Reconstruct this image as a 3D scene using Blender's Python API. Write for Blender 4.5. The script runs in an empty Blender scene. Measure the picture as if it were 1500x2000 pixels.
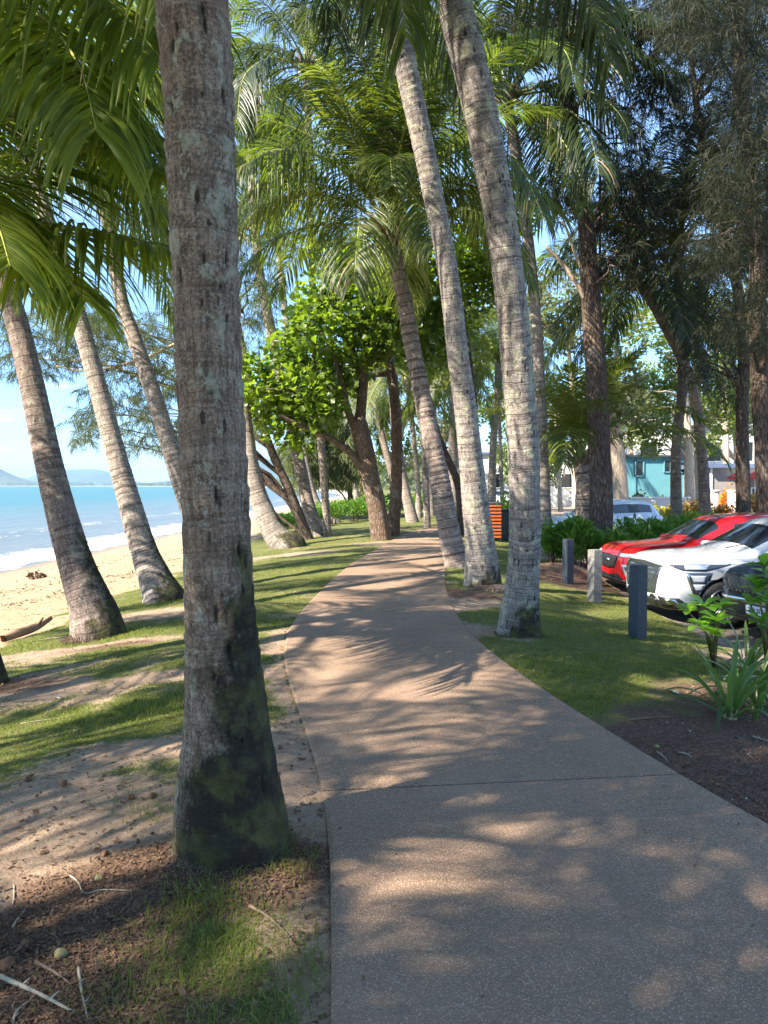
import bpy, bmesh, math, random
import numpy as np
from mathutils import Vector, Matrix
from mathutils.bvhtree import BVHTree

# ------------------------------------------------------------------ camera, world, sun, exposure
S = bpy.context.scene
COL = S.collection
EYE = 1.65
F = 1502.0
PITCH = math.atan(52 / F)
cam_d = bpy.data.cameras.new("camera")
cam = bpy.data.objects.new("camera", cam_d)
COL.objects.link(cam)
S.camera = cam
cam.location = (0, 0, EYE)
cam.rotation_euler = (math.pi / 2 - PITCH, 0, 0)
cam_d.sensor_fit = 'VERTICAL'
cam_d.sensor_height = 36.0
cam_d.lens = F / 2000 * 36.0
cam_d.clip_start = 0.05
cam_d.clip_end = 20000
SUN_TO = Vector((-0.85, -0.53, 0)).normalized()     # horizontal direction towards the sun
SUN_EL = math.radians(41)
sd = bpy.data.lights.new("sun", 'SUN')
sd.energy = 5.0
sd.angle = math.radians(0.45)
sd.color = (1.0, 0.91, 0.76)
sun = bpy.data.objects.new("sun", sd)
COL.objects.link(sun)
sun_vec = Vector((SUN_TO.x * math.cos(SUN_EL), SUN_TO.y * math.cos(SUN_EL), math.sin(SUN_EL)))
sun.rotation_euler = sun_vec.to_track_quat('Z', 'Y').to_euler()
sun.location = (0, 0, 60)
S.view_settings.view_transform = 'Standard'
S.view_settings.look = 'None'
S.view_settings.exposure = 2.0
S.view_settings.gamma = 1.0
S.view_settings.use_curve_mapping = False
S.cycles.use_denoising = True
S.cycles.max_bounces = 8
S.cycles.transparent_max_bounces = 8
S.cycles.transmission_bounces = 4
S.cycles.volume_bounces = 0
S.cycles.sample_clamp_indirect = 6.0

W = bpy.data.worlds.new("World")
S.world = W
W.use_nodes = True
wn = W.node_tree
for n in list(wn.nodes):
    wn.nodes.remove(n)
w_out = wn.nodes.new('ShaderNodeOutputWorld')
w_bg = wn.nodes.new('ShaderNodeBackground')
w_sky = wn.nodes.new('ShaderNodeTexSky')
w_sky.sky_type = 'NISHITA'
w_sky.sun_disc = False
w_sky.sun_elevation = SUN_EL
w_sky.sun_rotation = math.atan2(SUN_TO.x, SUN_TO.y)
w_sky.air_density = 1.0
w_sky.dust_density = 0.05
w_sky.ozone_density = 1.6
w_bg.inputs[1].default_value = 0.12
# clouds: puffs low over the sea, from the direction only
w_tc = wn.nodes.new('ShaderNodeTexCoord')
w_sep = wn.nodes.new('ShaderNodeSeparateXYZ')
wn.links.new(w_tc.outputs['Generated'], w_sep.inputs[0])


def wmath(op, a, b=None, clamp=False):
    m = wn.nodes.new('ShaderNodeMath')
    m.operation = op
    m.use_clamp = clamp
    for i, v in enumerate((a, b)):
        if v is None:
            continue
        if isinstance(v, (int, float)):
            m.inputs[i].default_value = v
        else:
            wn.links.new(v, m.inputs[i])
    return m.outputs[0]


zz = wmath('MAXIMUM', w_sep.outputs[2], 0.0)
den = wmath('ADD', zz, 0.12)
cx = wmath('DIVIDE', w_sep.outputs[0], den)
cy = wmath('DIVIDE', w_sep.outputs[1], den)
w_cmb = wn.nodes.new('ShaderNodeCombineXYZ')
wn.links.new(cx, w_cmb.inputs[0])
wn.links.new(cy, w_cmb.inputs[1])
w_noi = wn.nodes.new('ShaderNodeTexNoise')
w_noi.inputs['Scale'].default_value = 1.9
w_noi.inputs['Detail'].default_value = 7
w_noi.inputs['Roughness'].default_value = 0.58
wn.links.new(w_cmb.outputs[0], w_noi.inputs['Vector'])
cl = wmath('MULTIPLY', wmath('SUBTRACT', w_noi.outputs[0], 0.57), 7, True)
fade = wmath('MULTIPLY', wmath('SUBTRACT', 0.42, zz), 4.0, True)
cl = wmath('MULTIPLY', cl, fade)
cl = wmath('MULTIPLY', cl, 0.8)
w_mix = wn.nodes.new('ShaderNodeMixRGB')
wn.links.new(cl, w_mix.inputs[0])
w_hs = wn.nodes.new('ShaderNodeHueSaturation')
w_hs.inputs['Saturation'].default_value = 1.0
w_hs.inputs['Value'].default_value = 1.0
wn.links.new(w_sky.outputs[0], w_hs.inputs['Color'])
w_rmp = wn.nodes.new('ShaderNodeValToRGB')
w_rmp.color_ramp.elements[0].color = (0.36, 0.50, 0.66, 1)
w_rmp.color_ramp.elements[1].position = 0.45
w_rmp.color_ramp.elements[1].color = (0.95, 0.98, 1, 1)
e_ = w_rmp.color_ramp.elements.new(0.16)
e_.color = (0.46, 0.62, 0.80, 1)
wn.links.new(zz, w_rmp.inputs[0])
w_mul = wn.nodes.new('ShaderNodeMixRGB')
w_mul.blend_type = 'MULTIPLY'
w_mul.inputs[0].default_value = 1.0
wn.links.new(w_hs.outputs[0], w_mul.inputs[1])
wn.links.new(w_rmp.outputs[0], w_mul.inputs[2])
wn.links.new(w_mul.outputs[0], w_mix.inputs[1])
w_mix.inputs[2].default_value = (3.0, 3.1, 3.2, 1)
wn.links.new(w_mix.outputs[0], w_bg.inputs[0])
wn.links.new(w_bg.outputs[0], w_out.inputs[0])

RNG = np.random.default_rng(7)
random.seed(7)

# ------------------------------------------------------------------ helpers: space
cp, sp = math.cos(PITCH), math.sin(PITCH)


def ray(px, py):
    x = (px - 750) / F
    y = (1000 - py) / F
    return Vector((x, cp + y * sp, -sp + y * cp))


def P(px, py, Y):
    """world point seen at pixel (px,py) of the 1500x2000 photo, at distance Y along +Y"""
    d = ray(px, py)
    return Vector((0, 0, EYE)) + d * (Y / d.y)


def sstep(a, b, x):
    t = np.clip((x - a) / (b - a), 0, 1)
    return t * t * (3 - 2 * t)


# path edges: (y, x_left), (y, x_right)
PL = np.array([(-6, .75), (-2, .35), (0, .05), (1.2, -.08), (2.36, -.17), (3.3, -.224), (4.19, -.335), (5.48, -.60), (6.49, -.82), (7.46, -.99),
               (8.79, -1.11), (10.7, -1.07), (12.9, -.95), (16.3, -.70), (19.5, -.25), (25.6, .55), (29, 1.3), (33, 2.6), (37, 4.6), (41, 7.5)])
PR = np.array([(-6, 5.6), (-2, 4.2), (0, 3.3), (1.2, 2.8), (2.4, 2.33), (3.3, 2.0), (3.74, 1.87), (4.05, 1.77), (4.49, 1.66), (5.14, 1.52), (6.17, 1.29), (7.25, 1.12),
               (7.94, 1.02), (9.28, .94), (10.7, .94), (12.9, 1.03), (17.4, 1.40), (22, 1.9), (27, 2.7), (30, 3.6), (33, 4.9), (37, 7.2)])


def spline(tab, y):
    return np.interp(y, tab[:, 0], tab[:, 1])


def smooth_tab(tab):
    ys = np.linspace(tab[0, 0], tab[-1, 0], 600)
    xs = np.interp(ys, tab[:, 0], tab[:, 1])
    k = 15
    pad = np.pad(xs, k, mode='edge')
    ker = np.hanning(2 * k + 1)
    ker /= ker.sum()
    xs2 = np.convolve(pad, ker, mode='valid')
    return np.stack([ys, xs2], 1)


PLs, PRs = smooth_tab(PL), smooth_tab(PR)
WATER = np.array([(-300, -16), (0, -14.8), (60, -14.0), (120, -12.6), (240, -9.8), (330, -20), (534, -53), (1068, -149), (1600, -290)])


def beach_edge(y):
    return -4.75 - 0.012 * np.clip(y - 20, 0, 200) + 0.25 * np.sin(y * 0.35) + 0.12 * np.sin(y * 1.3)


def hsh(ix, iy, iz, seed):
    n = (ix * 374761393 + iy * 668265263 + iz * 2147483647 + seed * 1274126177) & 0xffffffff
    n = ((n ^ (n >> 13)) * 1274126177) & 0xffffffff
    n = (n ^ (n >> 16)) & 0xffffffff
    return n.astype(np.float64) / 4294967295.0


def vnoise(x, y, z=0.0, seed=0):
    x, y, z = np.broadcast_arrays(np.asarray(x, float), np.asarray(y, float), np.asarray(z, float))
    xi, yi, zi = np.floor(x), np.floor(y), np.floor(z)
    xf, yf, zf = x - xi, y - yi, z - zi
    xi, yi, zi = xi.astype(np.int64), yi.astype(np.int64), zi.astype(np.int64)
    u, v, w = xf * xf * (3 - 2 * xf), yf * yf * (3 - 2 * yf), zf * zf * (3 - 2 * zf)
    r = 0
    for dx in (0, 1):
        for dy in (0, 1):
            for dz in (0, 1):
                r = r + hsh(xi + dx, yi + dy, zi + dz, seed) * (u if dx else 1 - u) * (v if dy else 1 - v) * (w if dz else 1 - w)
    return r * 2 - 1


def fbm(x, y, z=0.0, seed=0, o=4):
    r, a, f = 0, 0.5, 1.0
    for i in range(o):
        r = r + a * vnoise(np.asarray(x) * f, np.asarray(y) * f, np.asarray(z) * f, seed + i)
        a *= 0.5
        f *= 2.03
    return r


def tz(x, y, micro=True):
    """height of the ground"""
    x = np.asarray(x, float)
    y = np.asarray(y, float)
    xl, xr = spline(PLs, y), spline(PRs, y)
    be = beach_edge(y)
    t = np.clip((xl - 0.3 - x) / np.maximum(xl - 0.3 - be, 0.5), 0, 1)
    z = -0.35 * t ** 1.3
    wx = np.interp(y, WATER[:, 0], WATER[:, 1])
    s = np.clip((be - x) / (be - wx), 0, 4)
    z = z - 1.22 * s
    r = x - xr - 0.1
    z = z - 0.2 * sstep(0.2, 2.4, r) - 0.27 * sstep(1.9, 4.2, r)
    z = z + 0.26 * np.exp(-((x - 3.95) ** 2 + (y - 16.4) ** 2) / .7)
    inpath = (x > xl + 0.07) & (x < xr - 0.07) & (y < 36)
    edge = np.minimum(np.abs(x - xl), np.abs(x - xr))
    z = z - 0.016 - np.where(inpath, 0.09, 0.0)
    if micro:
        m = fbm(x * 1.1, y * 1.1, 0, 3, 3) * 0.035 + fbm(x * 6, y * 6, 0, 11, 3) * 0.014
        m = m * np.where(inpath, 0, np.clip(edge * 3, 0.1, 1))
        bl = sstep(0.0, 1.0, be - x) * (1 - sstep(0.6, 1.0, s))
        m = m + bl * (fbm(x * 2.2, y * 2.2, 0, 31, 3) * 0.07)
        z = z + m
    return z


def G(px, py):
    d = ray(px, py)
    o = Vector((0, 0, EYE))
    t = 0.5
    for i in range(4000):
        p = o + d * t
        if p.z <= float(tz(p.x, p.y, False)):
            break
        t *= 1.003
    return Vector((p.x, p.y, float(tz(p.x, p.y))))


# ------------------------------------------------------------------ helpers: objects
def mk_mesh(name, verts, faces, mats=(), smooth=False, mat_idx=None, attrs=None, uv=None):
    me = bpy.data.meshes.new(name)
    verts = np.asarray(verts, dtype=np.float32).reshape(-1, 3)
    if isinstance(faces, np.ndarray) and faces.ndim == 2:
        n, k = faces.shape
        me.vertices.add(len(verts))
        me.vertices.foreach_set("co", verts.ravel())
        me.loops.add(n * k)
        me.loops.foreach_set("vertex_index", faces.astype(np.int32).ravel())
        me.polygons.add(n)
        me.polygons.foreach_set("loop_start", np.arange(0, n * k, k, dtype=np.int32))
        me.polygons.foreach_set("loop_total", np.full(n, k, dtype=np.int32))
    else:
        me.from_pydata([tuple(v) for v in verts.tolist()], [], [tuple(f) for f in faces])
    for m in mats:
        me.materials.append(m)
    if mat_idx is not None:
        me.polygons.foreach_set("material_index", np.asarray(mat_idx, dtype=np.int32))
    if smooth:
        me.polygons.foreach_set("use_smooth", np.ones(len(me.polygons), dtype=bool))
    if attrs:
        for k, v in attrs.items():
            v = np.asarray(v, dtype=np.float32)
            if v.ndim == 2:
                a = me.attributes.new(k, 'FLOAT_VECTOR', 'POINT')
                a.data.foreach_set("vector", v.ravel())
            else:
                a = me.attributes.new(k, 'FLOAT', 'POINT')
                a.data.foreach_set("value", v)
    me.update(calc_edges=True)
    me.validate()
    return me


def ob(name, data, parent=None, loc=(0, 0, 0), rot=None, scale=None, kind=None, label=None, cat=None, group=None):
    o = bpy.data.objects.new(name, data)
    COL.objects.link(o)
    o.location = loc
    if rot is not None:
        o.rotation_euler = rot
    if scale is not None:
        o.scale = scale if hasattr(scale, '__len__') else (scale,) * 3
    if parent is not None:
        o.parent = parent
    if kind:
        o['kind'] = kind
    if label:
        o['label'] = label
    if cat:
        o['category'] = cat
    if group:
        o['group'] = group
    return o


def thing(name, label, cat, loc=(0, 0, 0), rz=0.0, group=None):
    return ob(name, None, loc=loc, rot=(0, 0, rz), label=label, cat=cat, group=group)


class MB:
    """collects shapes for one mesh"""

    def __init__(s):
        s.v, s.f, s.m = [], [], []

    def add(s, v, f, m=0):
        o = len(s.v)
        s.v += [tuple(a) for a in v]
        s.f += [tuple(i + o for i in q) for q in f]
        s.m += [m] * len(f)

    def box(s, c, d, rot=None, m=0, bev=0.0):
        bm = bmesh.new()
        bmesh.ops.create_cube(bm, size=1)
        bmesh.ops.scale(bm, vec=d, verts=bm.verts)
        if bev:
            bmesh.ops.bevel(bm, geom=bm.edges[:], offset=bev, segments=1, affect='EDGES')
        M = Matrix.Translation(c) @ (rot.to_4x4() if rot else Matrix())
        bm.transform(M)
        bm.verts.index_update()
        s.add([v.co[:] for v in bm.verts], [[v.index for v in f.verts] for f in bm.faces], m)
        bm.free()

    def tube(s, pts, radii, seg=8, m=0, cap=True):
        v, f = tube(pts, radii, seg, cap)
        s.add(v, f, m)

    def mesh(s, name, mats, smooth=False):
        return mk_mesh(name, s.v, s.f, mats, smooth, s.m)


def frames(pts):
    pts = np.asarray(pts, float)
    T = np.gradient(pts, axis=0)
    T /= np.linalg.norm(T, axis=1)[:, None] + 1e-12
    ref = np.array([1.0, 0, 0]) if abs(T[0, 0]) < 0.8 else np.array([0, 1.0, 0])
    N = np.zeros_like(T)
    n = ref - T[0] * ref.dot(T[0])
    n /= np.linalg.norm(n)
    for i in range(len(pts)):
        n = n - T[i] * n.dot(T[i])
        n /= np.linalg.norm(n) + 1e-12
        N[i] = n
    B = np.cross(T, N)
    return T, N, B


def tube(pts, radii, seg=8, cap=True):
    pts = np.asarray(pts, float)
    r = np.broadcast_to(np.asarray(radii, float), (len(pts),))
    T, N, B = frames(pts)
    a = np.linspace(0, 2 * math.pi, seg, endpoint=False)
    ring = pts[:, None, :] + r[:, None, None] * (np.cos(a)[None, :, None] * N[:, None, :] + np.sin(a)[None, :, None] * B[:, None, :])
    v = ring.reshape(-1, 3).tolist()
    f = []
    n = len(pts)
    for i in range(n - 1):
        for j in range(seg):
            k = (j + 1) % seg
            f.append((i * seg + j, i * seg + k, (i + 1) * seg + k, (i + 1) * seg + j))
    if cap:
        f.append(tuple(range(seg))[::-1])
        f.append(tuple((n - 1) * seg + j for j in range(seg)))
    return v, f


def catmull(pts, n):
    pts = np.asarray(pts, float)
    m = len(pts)
    P0 = np.vstack([2 * pts[0] - pts[1], pts, 2 * pts[-1] - pts[-2]])
    t = np.linspace(0, m - 1 - 1e-9, n)
    i = np.floor(t).astype(int)
    u = (t - i)[:, None]
    a, b, c, d = P0[i], P0[i + 1], P0[i + 2], P0[i + 3]
    return 0.5 * ((2 * b) + (-a + c) * u + (2 * a - 5 * b + 4 * c - d) * u ** 2 + (-a + 3 * b - 3 * c + d) * u ** 3)


# ------------------------------------------------------------------ helpers: materials
class NT:
    def __init__(s, name):
        s.mat = bpy.data.materials.new(name)
        s.mat.use_nodes = True
        s.t = s.mat.node_tree
        for n in list(s.t.nodes):
            s.t.nodes.remove(n)
        s.out = s.t.nodes.new('ShaderNodeOutputMaterial')

    def n(s, typ, ins=None, **props):
        nd = s.t.nodes.new(typ)
        for k, v in props.items():
            setattr(nd, k, v)
        if ins:
            for k, v in ins.items():
                s.set(nd.inputs[k], v)
        return nd

    def set(s, sock, v):
        if isinstance(v, bpy.types.NodeSocket):
            s.t.links.new(v, sock)
        elif isinstance(v, (tuple, list)) and len(v) == 3 and sock.type == 'RGBA':
            sock.default_value = (*v, 1)
        else:
            sock.default_value = v

    def attr(s, name, out='Fac'):
        return s.n('ShaderNodeAttribute', attribute_name=name).outputs[out]

    def noise(s, vec, scale, detail=4, rough=0.55, dist=0.0, out=0):
        return s.n('ShaderNodeTexNoise', {'Vector': vec, 'Scale': scale, 'Detail': detail, 'Roughness': rough, 'Distortion': dist}).outputs[out]

    def voro(s, vec, scale, feature='F1', out='Distance', rand=1.0):
        return s.n('ShaderNodeTexVoronoi', {'Vector': vec, 'Scale': scale, 'Randomness': rand}, feature=feature).outputs[out]

    def math(s, op, a, b=None, clamp=False):
        nd = s.n('ShaderNodeMath', operation=op, use_clamp=clamp)
        s.set(nd.inputs[0], a)
        if b is not None:
            s.set(nd.inputs[1], b)
        return nd.outputs[0]

    def mix(s, fac, a, b, mode='MIX'):
        nd = s.n('ShaderNodeMixRGB', blend_type=mode)
        s.set(nd.inputs[0], fac)
        s.set(nd.inputs[1], a)
        s.set(nd.inputs[2], b)
        return nd.outputs[0]

    def step(s, v, lo, hi, to0=0.0, to1=1.0):
        nd = s.n('ShaderNodeMapRange', {0: v, 1: lo, 2: hi, 3: to0, 4: to1}, clamp=True)
        return nd.outputs[0]

    def scale(s, vec, sc):
        nd = s.n('ShaderNodeMapping', {'Vector': vec, 'Scale': sc})
        return nd.outputs[0]

    def bump(s, h, strength=0.3, dist=0.02, normal=None):
        nd = s.n('ShaderNodeBump', {'Height': h, 'Strength': strength, 'Distance': dist})
        if normal is not None:
            s.set(nd.inputs['Normal'], normal)
        return nd.outputs[0]

    def pbsdf(s, color, rough=0.7, normal=None, **kw):
        nd = s.n('ShaderNodeBsdfPrincipled')
        s.set(nd.inputs['Base Color'], color)
        s.set(nd.inputs['Roughness'], rough)
        if normal is not None:
            s.set(nd.inputs['Normal'], normal)
        for k, v in kw.items():
            s.set(nd.inputs[k.replace('_', ' ')], v)
        return nd.outputs[0]

    def done(s, sh):
        s.t.links.new(sh, s.out.inputs[0])
        return s.mat

    def obj(s):
        return s.n('ShaderNodeTexCoord').outputs['Object']

    def pos(s):
        return s.n('ShaderNodeNewGeometry').outputs['Position']

    def rand(s):
        return s.n('ShaderNodeObjectInfo').outputs['Random']


def simple(name, color, rough=0.6, noise=0.0, nscale=8.0, bump=0.0, **kw):
    m = NT(name)
    c = color
    nrm = None
    if noise:
        nz = m.noise(m.obj(), nscale, 5, 0.6)
        a = tuple(max(0, x * (1 - noise)) for x in color)
        b = tuple(x * (1 + noise) for x in color)
        c = m.mix(m.step(nz, 0.3, 0.7), a, b)
        if bump:
            nrm = m.bump(nz, bump, 0.01)
    return m.done(m.pbsdf(c, rough, nrm, **kw))


def leafmat(name, dark, light, trans=0.35, tcol=None, rough=0.45, vary=0.5, spec=0.5, attrname='rnd', tips=False):
    """two-sided leaf: gloss + translucency, tint per leaf"""
    m = NT(name)
    a = m.attr(attrname)
    r = m.math('ADD', m.math('MULTIPLY', a, 0.75), m.math('MULTIPLY', m.rand(), 0.25))
    c = m.mix(r, dark, light)
    nz = m.noise(m.obj(), 3.0, 2)
    c = m.mix(m.step(nz, 0.35, 0.7, 0, 0.35), c, tuple(x * 0.6 for x in dark))
    if tips:
        tt = m.attr('tt')
        dry = m.math('MULTIPLY', m.step(m.math('ADD', tt, m.math('MULTIPLY', a, 0.5)), 1.25, 1.42), m.step(tt, 0.6, 0.85))
        c = m.mix(dry, c, (0.24, 0.16, 0.07))
        deadl = m.step(a, 0.975, 0.98)
        c = m.mix(deadl, c, (0.22, 0.15, 0.07))
    p = m.pbsdf(c, rough, Specular_IOR_Level=spec)
    tc = m.mix(r, tcol or tuple(min(1, x * 2.2) for x in dark), tuple(min(1, x * 2.4) for x in (tcol or light)))
    t = m.n('ShaderNodeBsdfTranslucent')
    m.set(t.inputs[0], tc)
    mx = m.n('ShaderNodeMixShader')
    mx.inputs[0].default_value = trans
    m.t.links.new(p, mx.inputs[1])
    m.t.links.new(t.outputs[0], mx.inputs[2])
    return m.done(mx.outputs[0])


def palm_bark(name, c1=(0.20, 0.16, 0.13), c2=(0.34, 0.29, 0.25), lichen=0.5, moss_h=1.0, moss=0.5, ring=0.6, holes=0.5, ringscale=9.0, mossc=(0.028, 0.034, 0.010), moss_side=None, red=0.2, fibre=0.6):
    m = NT(name)
    tc = m.attr('tc', 'Vector')          # (cos,sin,length)
    h = m.n('ShaderNodeSeparateXYZ', {0: tc}).outputs[2]
    rad = m.attr('rv', 'Vector')         # metres round the trunk, metres along
    fib = m.noise(m.scale(rad, (1, 1, 0.07)), 55, 4, 0.65)
    big = m.noise(rad, 2.2, 4, 0.6)
    mid = m.noise(rad, 9, 5, 0.65)
    wob = m.math('MULTIPLY', m.math('SUBTRACT', m.noise(rad, 4, 2), 0.5), 0.09)
    ringv = m.math('ADD', h, wob)
    rn = m.n('ShaderNodeTexNoise', {'W': m.math('MULTIPLY', ringv, ringscale), 'Scale': 1.0, 'Detail': 3.0, 'Roughness': 0.6}, noise_dimensions='1D').outputs[0]
    ringline = m.step(m.math('ABSOLUTE', m.math('SUBTRACT', rn, 0.5)), 0.0, 0.035, 1, 0)
    col = m.mix(m.step(mid, 0.3, 0.7), c1, c2)
    col = m.mix(m.step(fib, 0.42, 0.60, 0, fibre), col, tuple(x * 0.40 for x in c1))
    grit = m.noise(rad, 75, 5, 0.75)
    col = m.mix(m.step(grit, 0.52, 0.62, 0, 0.55), col, tuple(min(1, x * 1.45) for x in c2))
    col = m.mix(m.step(grit, 0.40, 0.47, 0.6, 0), col, tuple(x * 0.35 for x in c1))
    blo = m.noise(m.scale(rad, (1, 1, 1.6)), 5.5, 5, 0.7, 0.6)
    col = m.mix(m.step(blo, 0.40, 0.47, 0.5, 0), col, tuple(x * 0.42 for x in c1))
    col = m.mix(m.step(big, 0.5, 0.7, 0, red), col, (0.26, 0.15, 0.10))
    col = m.mix(m.math('MULTIPLY', ringline, ring), col, tuple(x * 0.32 for x in c1))
    rl2 = m.step(m.math('ABSOLUTE', m.math('SUBTRACT', rn, 0.55)), 0.0, 0.02, 1, 0)
    col = m.mix(m.math('MULTIPLY', rl2, ring * 0.5), col, tuple(min(1, x * 1.5) for x in c2))
    # lichen crusts
    ln = m.noise(m.scale(rad, (1, 1, 0.8)), 7, 6, 0.7, 0.3)
    lf = m.math('MULTIPLY', m.step(ln, 0.555 - 0.1 * (lichen - 0.5), 0.585, 0, 1), min(1, 0.35 + lichen * 0.6))
    lcol = m.mix(m.step(m.noise(rad, 40, 3), 0.4, 0.6), (0.29, 0.275, 0.185), (0.45, 0.42, 0.32))
    col = m.mix(lf, col, lcol)
    ln2 = m.noise(rad, 26, 4, 0.7)
    col = m.mix(m.step(ln2, 0.6, 0.68, 0, 0.5), col, (0.46, 0.45, 0.40))
    # moss near the foot
    mo = m.math('ADD', m.noise(m.scale(rad, (1, 1, 0.6)), 3.2, 6, 0.7), m.step(h, 0, moss_h, 0.22 * moss, -0.30))
    if moss_side is not None:
        dt = m.n('ShaderNodeVectorMath', {0: tc, 1: (moss_side[0], moss_side[1], 0)}, operation='DOT_PRODUCT').outputs['Value']
        mo = m.math('ADD', mo, m.math('MULTIPLY', dt, 0.17))
    mf = m.step(mo, 0.56, 0.68, 0, 0.93)
    mcol = m.mix(m.step(mid, 0.4, 0.65), mossc, (0.09, 0.085, 0.03))
    mcol = m.mix(m.step(m.noise(rad, 5, 5, 0.7), 0.42, 0.56), mcol, (0.016, 0.014, 0.010))
    col = m.mix(mf, col, mcol)
    hole = m.attr('hole')
    col = m.mix(m.math('MULTIPLY', hole, holes), col, (0.015, 0.011, 0.009))
    if holes:
        hv = m.voro(m.scale(rad, (1, 1, 0.33)), 13)
        hz = m.noise(rad, 1.7, 2)
        hf = m.math('MULTIPLY', m.step(hv, 0.13, 0.17, 1, 0), m.step(hz, 0.46, 0.54, 0, 1))
        col = m.mix(m.math('MULTIPLY', hf, holes), col, (0.018, 0.013, 0.010))
    hgt = m.math('ADD', m.math('MULTIPLY', fib, 0.6), m.math('MULTIPLY', mid, 0.7))
    hgt = m.math('SUBTRACT', hgt, m.math('MULTIPLY', ringline, 0.5 * ring))
    hgt = m.math('ADD', hgt, m.math('MULTIPLY', ln, 0.4))
    hgt = m.math('ADD', hgt, m.math('MULTIPLY', grit, 0.5))
    nb = m.bump(hgt, 0.9, 0.02)
    return m.done(m.pbsdf(col, 0.9, nb, Specular_IOR_Level=0.2))


def rough_bark(name, c1, c2, scale=9.0, lichen=0.2, crack=0.7):
    m = NT(name)
    rad = m.attr('rv', 'Vector')
    wob = m.n('ShaderNodeTexNoise', {'Vector': m.scale(rad, (1, 1, 0.5)), 'Scale': 9.0, 'Detail': 5.0, 'Roughness': 0.7}).outputs['Color']
    wv = m.n('ShaderNodeVectorMath', {0: m.scale(rad, (1, 1, 0.2)), 1: m.n('ShaderNodeVectorMath', {0: wob, 1: (0.10, 0.10, 0.05)}, operation='MULTIPLY').outputs[0]}, operation='ADD').outputs[0]
    v = m.voro(wv, scale * 1.5, 'DISTANCE_TO_EDGE')
    n1 = m.noise(m.scale(rad, (1, 1, 0.3)), 22, 6, 0.7)
    n2 = m.noise(rad, 3, 4)
    col = m.mix(m.step(n1, 0.35, 0.68), c1, c2)
    col = m.mix(m.step(v, 0.0, 0.14, crack, 0), col, tuple(x * 0.25 for x in c1))
    col = m.mix(m.step(m.noise(rad, 60, 4, .75), 0.5, 0.65, 0, .4), col, tuple(x * 1.3 for x in c2))
    col = m.mix(m.step(n2, 0.56, 0.66, 0, lichen), col, (0.36, 0.36, 0.31))
    h = m.math('ADD', m.step(v, 0, 0.2), m.math('MULTIPLY', n1, 0.8))
    return m.done(m.pbsdf(col, 0.92, m.bump(h, 0.8, 0.03), Specular_IOR_Level=0.15))


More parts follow.
